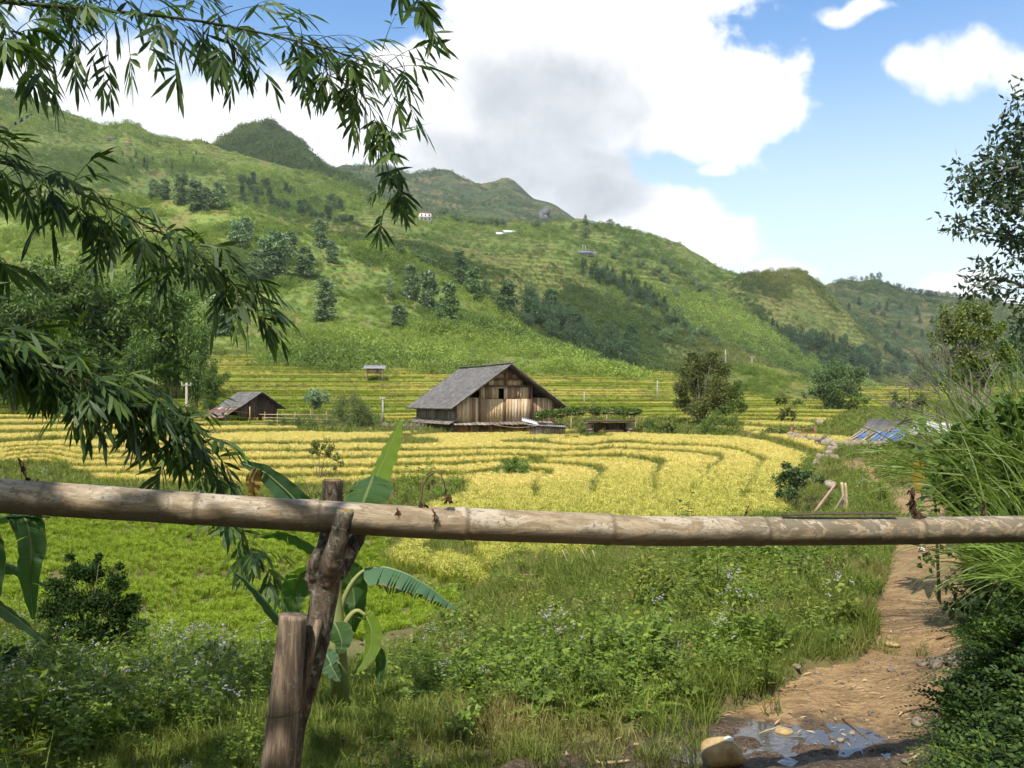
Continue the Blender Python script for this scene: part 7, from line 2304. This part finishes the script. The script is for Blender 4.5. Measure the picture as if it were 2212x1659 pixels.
obj("foliage", lf.mesh("foliage", mat_leaf("dark_vine_leaf", (0.020, 0.034, 0.012), (0.04, 0.065, 0.018), (0.07, 0.10, 0.03), 0.45, 0.2, 0.35)), t)


# ================================================================== WEEDS
def weed_leafy(seed, h=0.42, n_st=5, leaf=0.055, per=16, ratio=0.62, top=False):
    g = np.random.default_rng(seed)
    mb = MB()
    for i in range(n_st):
        a = g.uniform(0, 6.28); L = h * g.uniform(0.6, 1.1)
        e = np.array([math.cos(a) * 0.14 * g.uniform(0.3, 1.4), math.sin(a) * 0.14 * g.uniform(0.3, 1.4), L])
        pts = np.array([[0, 0, 0], e * 0.5 + [0, 0, 0.03], e]) + [g.normal(0, 0.04), g.normal(0, 0.04), 0]
        mb.tube(pts, [0.004, 0.003, 0.0015], 4, cap=False)
        s_ = g.uniform(0.12, 1.0, per)
        P = np.stack([np.interp(s_, [0, 0.5, 1], pts[:, j]) for j in range(3)], -1)
        th = g.uniform(0, 6.28, per)
        D = np.stack([np.cos(th), np.sin(th), g.uniform(-0.3, 0.35, per)], -1)
        mb.leaves(P + D * 0.02, D, np.tile([0, 0, 1.0], (per, 1)) + g.normal(0, 0.4, (per, 3)), leaf * g.uniform(0.6, 1.35, per), leaf * ratio * g.uniform(0.7, 1.2, per), mid=0.38)
    return mb


def weed_flower(seed):
    mb = weed_leafy(seed, 0.48, 4, 0.045, 12)
    g = np.random.default_rng(seed + 50)
    for i in range(6):
        a = g.uniform(0, 6.28); r = g.uniform(0.02, 0.17)
        c = np.array([math.cos(a) * r, math.sin(a) * r, 0.48 * g.uniform(0.8, 1.18)])
        mb.tube(np.array([[c[0] * 0.6, c[1] * 0.6, c[2] - 0.14], c]), [0.0018, 0.0012], 4, cap=False)
        for _ in range(g.integers(3, 6)):
            cc = c + g.normal(0, 0.012, 3)
            d = rand_dirs(12, g); d[:, 2] = np.abs(d[:, 2]) * 0.8 + 0.1
            mb.leaves(np.tile(cc, (12, 1)), d, rand_dirs(12, g), 0.0095, 0.007, m=1)
    return mb


def weed_fern(seed):
    g = np.random.default_rng(seed)
    mb = MB()
    for i in range(7):
        a = g.uniform(0, 6.28)
        d = np.array([math.cos(a), math.sin(a), 0.9]); L = g.uniform(0.25, 0.45)
        q_ = np.linspace(0.1, 1, 14)
        P = d * (q_ * L)[:, None] - np.stack([0 * q_, 0 * q_, 0.9 * L * q_ ** 2 * 0.6], -1)
        sd = np.array([-math.sin(a), math.cos(a), 0])
        for s in (-1, 1):
            mb.leaves(P, np.tile(sd * s + d * 0.35, (14, 1)), np.tile([0, 0, 1.0], (14, 1)) + g.normal(0, 0.2, (14, 3)), 0.085 * (1.1 - q_), 0.022)
    return mb


def weed_dry(seed):
    g = np.random.default_rng(seed)
    mb = MB()
    for i in range(12):
        a = g.uniform(0, 6.28); r = g.uniform(0.05, 0.25)
        mb.tube(np.array([[0, 0, 0], [math.cos(a) * r * 0.5, math.sin(a) * r * 0.5, g.uniform(0.1, 0.25)], [math.cos(a) * r, math.sin(a) * r, g.uniform(0.05, 0.4)]]), [0.003, 0.0022, 0.001], 3, cap=False, m=2)
    n = 40
    P = g.normal(0, 0.1, (n, 3)) * [1, 1, 0] + np.stack([0 * np.arange(n), 0 * np.arange(n), g.uniform(0.03, 0.28, n)], -1)
    mb.leaves(P, rand_dirs(n, g), rand_dirs(n, g), 0.045, 0.016, m=2)
    return mb


M_WEED = mat_leaf("weed_leaf", (0.080, 0.135, 0.018), (0.145, 0.215, 0.028), (0.22, 0.28, 0.042), 0.5, 0.38, 0.3, tint=((0.16, 0.20, 0.025), (0.25, 0.27, 0.045)))
M_LILAC = mat_leaf("lilac_floret", (0.50, 0.42, 0.66), (0.62, 0.55, 0.75), (0.74, 0.70, 0.82), 0.7, 0.3, 0.1, 0.2)
M_DRYST = mat_leaf("dry_stalk", (0.13, 0.095, 0.05), (0.21, 0.155, 0.08), (0.30, 0.22, 0.11), 0.8, 0.1, 0.1)
W1 = [(980, 1410), (1150, 1375), (1265, 1290), (1500, 1200), (1660, 1190), (1790, 1235), (1850, 1300), (1860, 1345), (1770, 1410), (1650, 1440), (1560, 1500), (1400, 1545), (1200, 1560), (1000, 1550), (880, 1480), (880, 1420)]
W2 = [(-300, 1400), (100, 1355), (330, 1375), (480, 1395), (590, 1430), (590, 1500), (470, 1560), (330, 1600), (200, 1640), (-300, 1680)]
W3 = [(2090, 1270), (2150, 1220), (2600, 1150), (2700, 1900), (2010, 1900), (2030, 1640), (2060, 1540), (2120, 1440)]
W4 = [(840, 1040), (1000, 1050), (1015, 1065), (980, 1085), (900, 1105), (830, 1090)]
N = 60000
X, Y, g = sample_land(N, 2.4, 46.0, 0.68, 1.0, seed=61, power=1.0)
Z, ri, gr, pa, rs, lv = land(X, Y)
px, py = proj(X, Y, Z)
i1, i2, i3, i4 = poly_in(px, py, W1), poly_in(px, py, W2), poly_in(px, py, W3), poly_in(px, py, W4)
patch = fbm(X * 0.9, Y * 0.9, 3, 71)
pr = np.where(i1, 0.05 + 0.34 * sstep(patch, 0.40, 0.62), np.where(i2, 0.05 + 0.32 * sstep(patch, 0.40, 0.62), np.where(i3, 0.18, np.where(i4, 0.35, np.where(Y > 9, 0.05, 0.025)))))
keep = ~ri & ~gr & ~pa & (g.uniform(0, 1, N) < pr) & ((((X - 1.2) / 1.3) ** 2 + ((Y - 4.0) / 0.7) ** 2) > 1)
X, Y, Z, i1, i2, i3, patch = X[keep], Y[keep], Z[keep], i1[keep], i2[keep], i3[keep], patch[keep]
k = len(X)
pat2 = fbm(X * 0.7 + 40, Y * 0.7, 3, 72)
cls = np.where(g.uniform(0, 1, k) < 0.35, g.integers(0, 7, k), np.clip(((pat2 - 0.30) / 0.42 * 7).astype(int), 0, 6))
fl = g.uniform(0, 1, k) < np.where(i2, 0.09, np.where(i1 & (Y < 8.5), 0.035, 0.012))
cls = np.where(fl, 4, np.where(cls == 4, 0, cls))
cls = np.where(i3, np.where(g.uniform(0, 1, k) < 0.55, 5, 2), cls)
cls = np.where((cls == 6) & (g.uniform(0, 1, k) < 0.6), 1, cls)
scl = g.uniform(0.45, 1.15, k) * np.exp(g.normal(0, 0.25, k)) * np.where(i3, 0.55, np.where(i1, np.clip(0.35 + 0.05 * Y, 0.45, 1.05), np.where(i2, 0.6, np.clip(0.4 + 0.03 * Y, 0.4, 1.5))))
tint = np.clip((fbm(X * 0.55, Y * 0.55, 3, 73) - 0.52) * 4.5, 0, 1) * np.where(i3 | i2, 0.1, 1.0)
rot = np.stack([g.normal(0, 0.15, k), g.normal(0, 0.15, k), g.uniform(0, 6.28, k)], -1)
o = scatter("undergrowth", [weed_leafy(1, 0.42, 6, 0.042, 22), weed_leafy(2, 0.45, 5, 0.055, 16, 0.8), weed_leafy(3, 0.3, 8, 0.028, 28, 0.55), weed_leafy(4, 0.45, 6, 0.075, 14, 0.30), weed_flower(5), weed_fern(6), weed_dry(7)],
            [M_WEED, M_LILAC, M_DRYST], np.stack([X, Y, Z - 0.01], -1), rot, scl, cls, tint)
stuff(o, "mixed weeds, ferns and lilac flowers growing over the near banks", "weeds")

# herbs on the steep lower right bank, leaves coloured dark for its deep shade
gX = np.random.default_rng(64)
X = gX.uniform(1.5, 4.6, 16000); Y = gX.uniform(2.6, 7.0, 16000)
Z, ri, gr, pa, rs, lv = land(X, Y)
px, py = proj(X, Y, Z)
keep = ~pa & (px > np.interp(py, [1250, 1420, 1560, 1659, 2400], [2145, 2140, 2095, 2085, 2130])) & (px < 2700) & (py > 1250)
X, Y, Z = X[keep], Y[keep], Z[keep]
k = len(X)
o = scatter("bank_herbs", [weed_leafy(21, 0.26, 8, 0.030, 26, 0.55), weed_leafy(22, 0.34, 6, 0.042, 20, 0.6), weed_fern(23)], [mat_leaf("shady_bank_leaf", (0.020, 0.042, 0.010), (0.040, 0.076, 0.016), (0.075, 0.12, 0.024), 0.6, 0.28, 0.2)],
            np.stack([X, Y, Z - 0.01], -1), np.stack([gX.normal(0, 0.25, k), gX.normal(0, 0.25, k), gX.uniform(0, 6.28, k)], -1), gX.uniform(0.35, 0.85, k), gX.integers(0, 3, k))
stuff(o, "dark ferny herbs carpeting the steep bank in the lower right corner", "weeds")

# shrubs of the bank one can tell apart
M_YEL = mat_leaf("yellow_green_leaf", (0.13, 0.17, 0.022), (0.22, 0.26, 0.035), (0.32, 0.33, 0.06), 0.45, 0.35, 0.35)
for i, (px, py, Y, lobes, leaf, mat, ratio, nm, lab) in enumerate([
    (1660, 1400, 7.6, [(1640, 1320, 34), (1680, 1310, 36), (1710, 1340, 28), (1650, 1360, 32), (1690, 1370, 30), (1615, 1350, 26)], 0.05, M_DARK, 0.6, "leafy_bush", "dark small-leaved bush on the bank left of the path"),
    (1762, 1398, 7.4, [(1745, 1368, 20), (1768, 1360, 24), (1785, 1375, 18), (1755, 1385, 18)], 0.06, M_YEL, 0.75, "leafy_weed", "pale yellow green weed with round leaves beside the dark bush, nearest the path"),
    (1550, 1290, 10.5, [(1520, 1228, 26), (1550, 1215, 28), (1580, 1235, 24), (1535, 1255, 26), (1565, 1262, 22)], 0.085, M_YEL, 0.4, "leafy_weed", "yellowish long-leaved weed clump just below the rail in the middle of the bank"),
    (1645, 1310, 9.5, [(1615, 1270, 22), (1640, 1262, 24), (1665, 1280, 20), (1630, 1290, 20)], 0.075, M_YEL, 0.5, "leafy_weed", "yellow green leafy weed on the bank, right of the yellowish clump"),
    (1440, 1350, 8.8, [(1390, 1300, 34), (1435, 1275, 38), (1480, 1285, 34), (1410, 1325, 34), (1470, 1325, 32)], 0.06, M_DARK, 0.55, "leafy_bush", "low dark leafy bush in the middle of the weedy bank"),
    (1350, 1360, 9.8, [(1320, 1325, 24), (1350, 1315, 26), (1380, 1330, 22)], 0.05, M_SHRUB, 0.6, "leafy_bush", "rounded green bush left of the low dark bush on the bank"),
    (1500, 1480, 6.2, [(1470, 1430, 34), (1510, 1420, 36), (1545, 1440, 30), (1490, 1455, 30), (1525, 1465, 28)], 0.045, M_SHRUB, 0.6, "leafy_bush", "bushy weed clump with lilac flowers near the puddle"),
    (1330, 1500, 5.9, [(1290, 1445, 34), (1325, 1425, 36), (1365, 1440, 34), (1310, 1470, 30), (1350, 1475, 30)], 0.035, M_YEL, 0.45, "leafy_bush", "yellow green fine-leaved bush in the front of the bank"),
    (1660, 1510, 5.4, [(1640, 1492, 18), (1665, 1488, 20), (1690, 1498, 14)], 0.035, M_DRYST, 0.3, "dry_brush", "small heap of dry brown brush at the path's left edge"),
    (1780, 1240, 10.8, [(1755, 1215, 20), (1790, 1208, 22), (1820, 1225, 18)], 0.07, M_SHRUB, 0.14, "grass_clump", "soft grass hummock beside the path just below the rail"),
    (1790, 1340, 7.6, [(1770, 1318, 18), (1800, 1312, 20), (1825, 1325, 16)], 0.06, M_SHRUB, 0.14, "grass_clump", "soft grass hummock on the cut bank beside the path"),
    (1120, 1480, 6.0, [(1085, 1430, 30), (1120, 1415, 32), (1155, 1435, 28), (1105, 1455, 26)], 0.04, M_WEED, 0.6, "leafy_bush", "green leafy weed clump right of the banana plant"),
    (40, 1480, 6.2, [(-20, 1430, 40), (40, 1415, 40), (95, 1425, 36), (20, 1455, 34)], 0.05, M_DARK, 0.65, "leafy_bush", "dark leafy weeds under the left banana leaves"),
    (460, 1470, 6.4, [(430, 1420, 26), (455, 1400, 28), (485, 1420, 24), (450, 1445, 24)], 0.05, M_DARK, 0.6, "leafy_bush", "dark leafy weed clump left of the forked post"),
    (85, 1570, 4.5, [(60, 1530, 22), (90, 1515, 26), (110, 1540, 20), (80, 1555, 20)], 0.045, M_YEL, 0.75, "leafy_weed", "bright round-leaved weed at the lower left corner"),
]):
    lobed(nm, lab, "bush" if "bush" in nm or "brush" in nm else ("grass" if "grass" in nm else "weed"), px, py, Y, lobes, leaf, 1.0, mat, ratio=ratio, tr=0.006, seed=i, droop=0.35)

g = np.random.default_rng(9)
lobed("feathery_shrub", "dark feathery shrub with fine upright twigs in front of the green paddy", "shrub", 190, 1430, 7.6,
      [(120, 1270, 30), (160, 1235, 30), (205, 1240, 32), (250, 1260, 30), (285, 1300, 28), (110, 1320, 36), (160, 1300, 42), (215, 1305, 42), (260, 1330, 36), (130, 1370, 40), (185, 1365, 46), (240, 1375, 40), (300, 1350, 22), (150, 1205, 12), (215, 1205, 12), (255, 1225, 12), (290, 1385, 26), (95, 1390, 26)],
      0.034, 8.0, mat_leaf("fine_dark_leaf", (0.014, 0.032, 0.008), (0.026, 0.054, 0.012), (0.05, 0.09, 0.016), 0.6, 0.25, 0.15), ratio=0.32, tr=0.008, droop=-0.5)

# ================================================================== STONES, STICKS AND LITTER
q = on_ground(1562, 1655)
mb = rock_mb(207, 0.105, 0.085, 0.095, n=24, cut=13)
bo = obj("boulder", mb.mesh("boulder", M_OCHRE), loc=(q[0], q[1], q[2] + 0.05))
tag(bo, "ochre boulder with a white chipped top at the puddle's near edge", "stone")
mb = rock_mb(208, 0.024, 0.020, 0.014)
o = obj("chipped_patch", mb.mesh("chipped_patch", M_WHITE), bo, (0.022, -0.016, 0.068)); o['label'] = "white chipped top"
for i, (px, py, w_, hh, m_, lab) in enumerate([
    (2030, 1442, 0.16, 0.6, M_STONE, "angular tan stone at the right side of the path, biggest of a cluster"),
    (1995, 1438, 0.11, 0.4, M_STONE, "flat stone left of the angular tan stone on the path"),
    (2068, 1437, 0.15, 0.55, M_STONE, "dark stone behind the angular tan stone at the path's right side"),
    (2048, 1512, 0.085, 0.7, M_OCHRE, "small ochre stone in the dark mud at the right of the path"),
    (1982, 1565, 0.10, 0.5, M_STONE, "muddy stone right of the puddle"),
    (1690, 1586, 0.12, 0.35, M_OCHRE, "flat ochre stone lying in the puddle behind the boulder"),
    (1842, 1590, 0.055, 0.6, M_STONE, "pebble standing out of the middle of the puddle"),
    (1815, 1600, 0.045, 0.6, M_STONE, "smaller pebble left of the pebble in the puddle"),
    (1720, 1450, 0.07, 0.5, M_STONE, "little pale stone at the grassy edge left of the path"),
    (1768, 1456, 0.05, 0.5, M_STONE, "tiny stone right of the little pale stone at the grass edge"),
    (1925, 1398, 0.14, 0.35, M_OCHRE, "flat clay slab stone on the broken left edge of the path"),
    (1300, 1607, 0.05, 0.6, M_OCHRE, "small stone in the mud at the left end of the puddle"),
    (1955, 1655, 0.05, 0.6, M_STONE, "dark pebble at the bottom edge of the path"),
]):
    q = on_ground(px, py)
    rock("stone", lab, q, (w_, w_ * 0.75, w_ * hh), 300 + i, m_, sink=0.3)


def ground_stick(px0, py0, px1, py1, rad, label, mat=None, name="stick"):
    a, e = on_ground(px0, py0), on_ground(px1, py1)
    tq = np.linspace(0, 1, 7)[:, None]
    pts = (e - a) * tq
    gz = np.array([ground_z(*(a[:2] + p[:2])) for p in pts])
    pts[:, 2] = np.maximum(pts[:, 2], gz - a[2]) + rad * 0.7
    mb = MB(); mb.tube(pts, np.linspace(rad, rad * 0.7, 7), 6)
    return tag(obj(name, mb.mesh(name, mat or M_CANE), loc=a), label, "stick")


ground_stick(2068, 1425, 2150, 1428, 0.010, "pale straight stick lying beside the stones on the right of the path")
ground_stick(2015, 1485, 2052, 1472, 0.012, "dark stubby stick on the mud right of the path", M_BEAM)
ground_stick(1960, 1655, 1990, 1630, 0.007, "short light twig at the bottom right of the path")
ground_stick(1640, 1590, 1690, 1572, 0.007, "thin straw stick lying across the far rim of the puddle")
ground_stick(1820, 1555, 1875, 1600, 0.006, "thin dark twig floating in the puddle", M_BEAM)
ground_stick(1940, 1545, 2000, 1530, 0.005, "thin twig on the damp earth right of the puddle", M_BEAM)
ground_stick(1300, 1655, 1360, 1648, 0.009, "flat splinter of wood at the bottom edge left of the boulder")
ground_stick(1445, 1270, 1500, 1288, 0.018, "broken pale branch lying in the weeds under the rail", mat_plain("pale_branch", (0.40, 0.31, 0.22), 0.8))
ground_stick(1410, 1262, 1300, 1268, 0.010, "thin pale cane lying in the weeds left of the broken branch")
for i, (x0, y0, x1, y1) in enumerate([(1215, 1228, 1240, 1262), (1255, 1225, 1290, 1270), (1280, 1228, 1300, 1268), (1560, 1195, 1572, 1262), (1598, 1195, 1610, 1262)]):
    stick(x1, y1, x0, y0 - 40, 13.0, "thin dry stalk leaning in the weeds below the rail, %s from the left" % ORD[i], 0.010, None, "dry_stalk", group="dry stalks below the rail")
for i, (x0, y0, x1, y1) in enumerate([(1100, 1232, 1200, 1226), (1110, 1240, 1190, 1236), (1105, 1246, 1215, 1242)]):
    ground_stick(x0, y0, x1, y1, 0.012, "thin cane in the small stack on the rice bank, %s" % ["topmost of three", "middle of three", "lowest of three"][i])


def paper(px, py, w_, d_, label, col, seed):
    q = on_ground(px, py)
    g = np.random.default_rng(seed)
    n = 6
    x, y = np.meshgrid(np.linspace(-w_ / 2, w_ / 2, n), np.linspace(-d_ / 2, d_ / 2, n))
    z = 0.02 + 0.018 * g.normal(0, 1, (n, n)) + 0.02 * np.abs(x) / w_
    V = np.stack([x, y, z], -1).reshape(-1, 3)
    idx = np.arange(n * n).reshape(n, n)
    f = np.stack([idx[:-1, :-1], idx[:-1, 1:], idx[1:, 1:], idx[1:, :-1]], -1).reshape(-1, 4)
    mb = MB(); mb.add(V, f); mb.add(V - [0, 0, 0.002], f[:, ::-1])
    return tag(obj("litter", mb.mesh("litter", mat_plain("litter_paper_%d" % seed, col, 0.6, 0.3, 0.1)), loc=q, rz=0.3 * seed), label, "litter")


paper(1843, 1226, 0.20, 0.13, "crumpled white wrapper on the grass left of the path", (0.62, 0.55, 0.50), 1)
paper(1847, 1245, 0.07, 0.06, "small white scrap of paper below the crumpled wrapper", (0.66, 0.66, 0.66), 2)
paper(1895, 1262, 0.09, 0.06, "small reddish scrap at the grass edge of the path", (0.45, 0.17, 0.10), 3)
paper(1990, 1192, 0.10, 0.07, "little white scrap on the path just under the rail", (0.62, 0.60, 0.55), 4)

# fallen leaves and chaff
g = np.random.default_rng(88)
protos = []
for s in range(4):
    mb = MB(); a = g.uniform(0, 6.28)
    L = [0.11, 0.07, 0.045, 0.15][s]; W_ = [0.022, 0.03, 0.02, 0.018][s]
    mb.blades([[0, 0, 0.006]], [[1, 0, 0.18]], [[0.1, 0, 1]], L, W_, 0.5, prof=[0.2, 1.0, 0.9, 0.0])
    protos.append(mb)
X, Y, g = sample_land(9000, 2.6, 14.0, 0.66, 0.8, seed=91, power=1.0)
Z, ri, gr, pa, rs, lv = land(X, Y)
px, py = proj(X, Y, Z)
pt = fbm(X * 1.6, Y * 1.6, 3, 92)
pr = np.where(pa, np.where((pt > 0.58), 0.6, 0.16), np.where((px < 700) & (Y < 6), 0.16, np.where(px > 1980, 0.5, 0.06)))
keep = ~ri & ~gr & (g.uniform(0, 1, len(X)) < pr)
X, Y, Z = X[keep], Y[keep], Z[keep]
k = len(X)
o = scatter("dead_leaves", protos, [mat_leaf("fallen_leaf", (0.24, 0.165, 0.085), (0.38, 0.27, 0.15), (0.47, 0.36, 0.22), 0.7, 0.1, 0.2)], np.stack([X, Y, np.maximum(Z, PUDDLE_Z * ((np.abs(X - 1.28) < 0.8) & (np.abs(Y - 4.12) < 0.5)) + Z * ~((np.abs(X - 1.28) < 0.8) & (np.abs(Y - 4.12) < 0.5))) + 0.004], -1),
            np.stack([g.normal(0, 0.25, k), g.normal(0, 0.2, k), g.uniform(0, 6.28, k)], -1), g.uniform(0.22, 0.62, k), g.integers(0, 4, k))
stuff(o, "fallen leaves, husks and straw lying on the path and grass", "leaf litter")
mb = MB(); q = on_ground(540, 1505)
mb.blades([[0, 0, 0.02]], [[1, 0.2, 0.3]], [[0, 0, 1.0]], 0.11, 0.035, 0.7, prof=[0.3, 1, 0.9, 0.5, 0])
tag(obj("dead_leaf", mb.mesh("dead_leaf", mat_plain("orange_dead_leaf", (0.46, 0.19, 0.05), 0.7), True), loc=q), "bright orange dead leaf in the weeds left of the bamboo stake", "leaf")
mb = MB(); q = on_ground(2022, 1386)
mb.blades([[0, 0, 0.02]], [[1, 0.2, 0.4]], [[0, 0.3, 1.0]], 0.085, 0.05, 0.9, prof=[0.3, 1, 0.9, 0.5, 0])
tag(obj("dead_leaf", mb.mesh("dead_leaf", mat_plain("rust_dead_leaf", (0.30, 0.11, 0.045), 0.7), True), loc=q), "curled rust brown leaf lying on the path", "leaf")

X, Y, g = sample_land(9000, 2.8, 18.0, 0.66, 0.8, seed=95, power=1.0)
Z, ri, gr, pa, rs, lv = land(X, Y)
keep = pa & (g.uniform(0, 1, len(X)) < 0.15 + 0.9 * (fbm(X * 1.3, Y * 1.3, 3, 96) > 0.55))
X, Y, Z = X[keep], Y[keep], Z[keep]
k = len(X)
o = scatter("gravel", [rock_mb(500 + s, 0.5, 0.4, 0.3, n=8) for s in range(4)], [M_STONE], np.stack([X, Y, Z + 0.002], -1), np.stack([g.normal(0, 0.3, k), g.normal(0, 0.3, k), g.uniform(0, 6.28, k)], -1), 0.016 * np.exp(g.normal(0, 0.5, k)), g.integers(0, 4, k))
stuff(o, "small stones and grit bedded in the dirt path", "gravel")

# ================================================================== HAZE
mb = MB(); mb.box((0, 1150, 330), (4600, 2900, 690))
m = bpy.data.materials.new("valley_haze"); m.use_nodes = True; m.node_tree.nodes.clear()
n = NT(m.node_tree)
vol = n.n('ShaderNodeVolumePrincipled', {'Color': (0.86, 0.93, 1.0, 1), 'Density': 0.00008, 'Anisotropy': 0.25})
oo = n.n('ShaderNodeOutputMaterial')
m.node_tree.links.new(vol.outputs[0], oo.inputs['Volume'])
hz_ = obj("haze", mb.mesh("haze", m))
stuff(hz_, "pale humid air filling the valley towards the far hills", "haze")
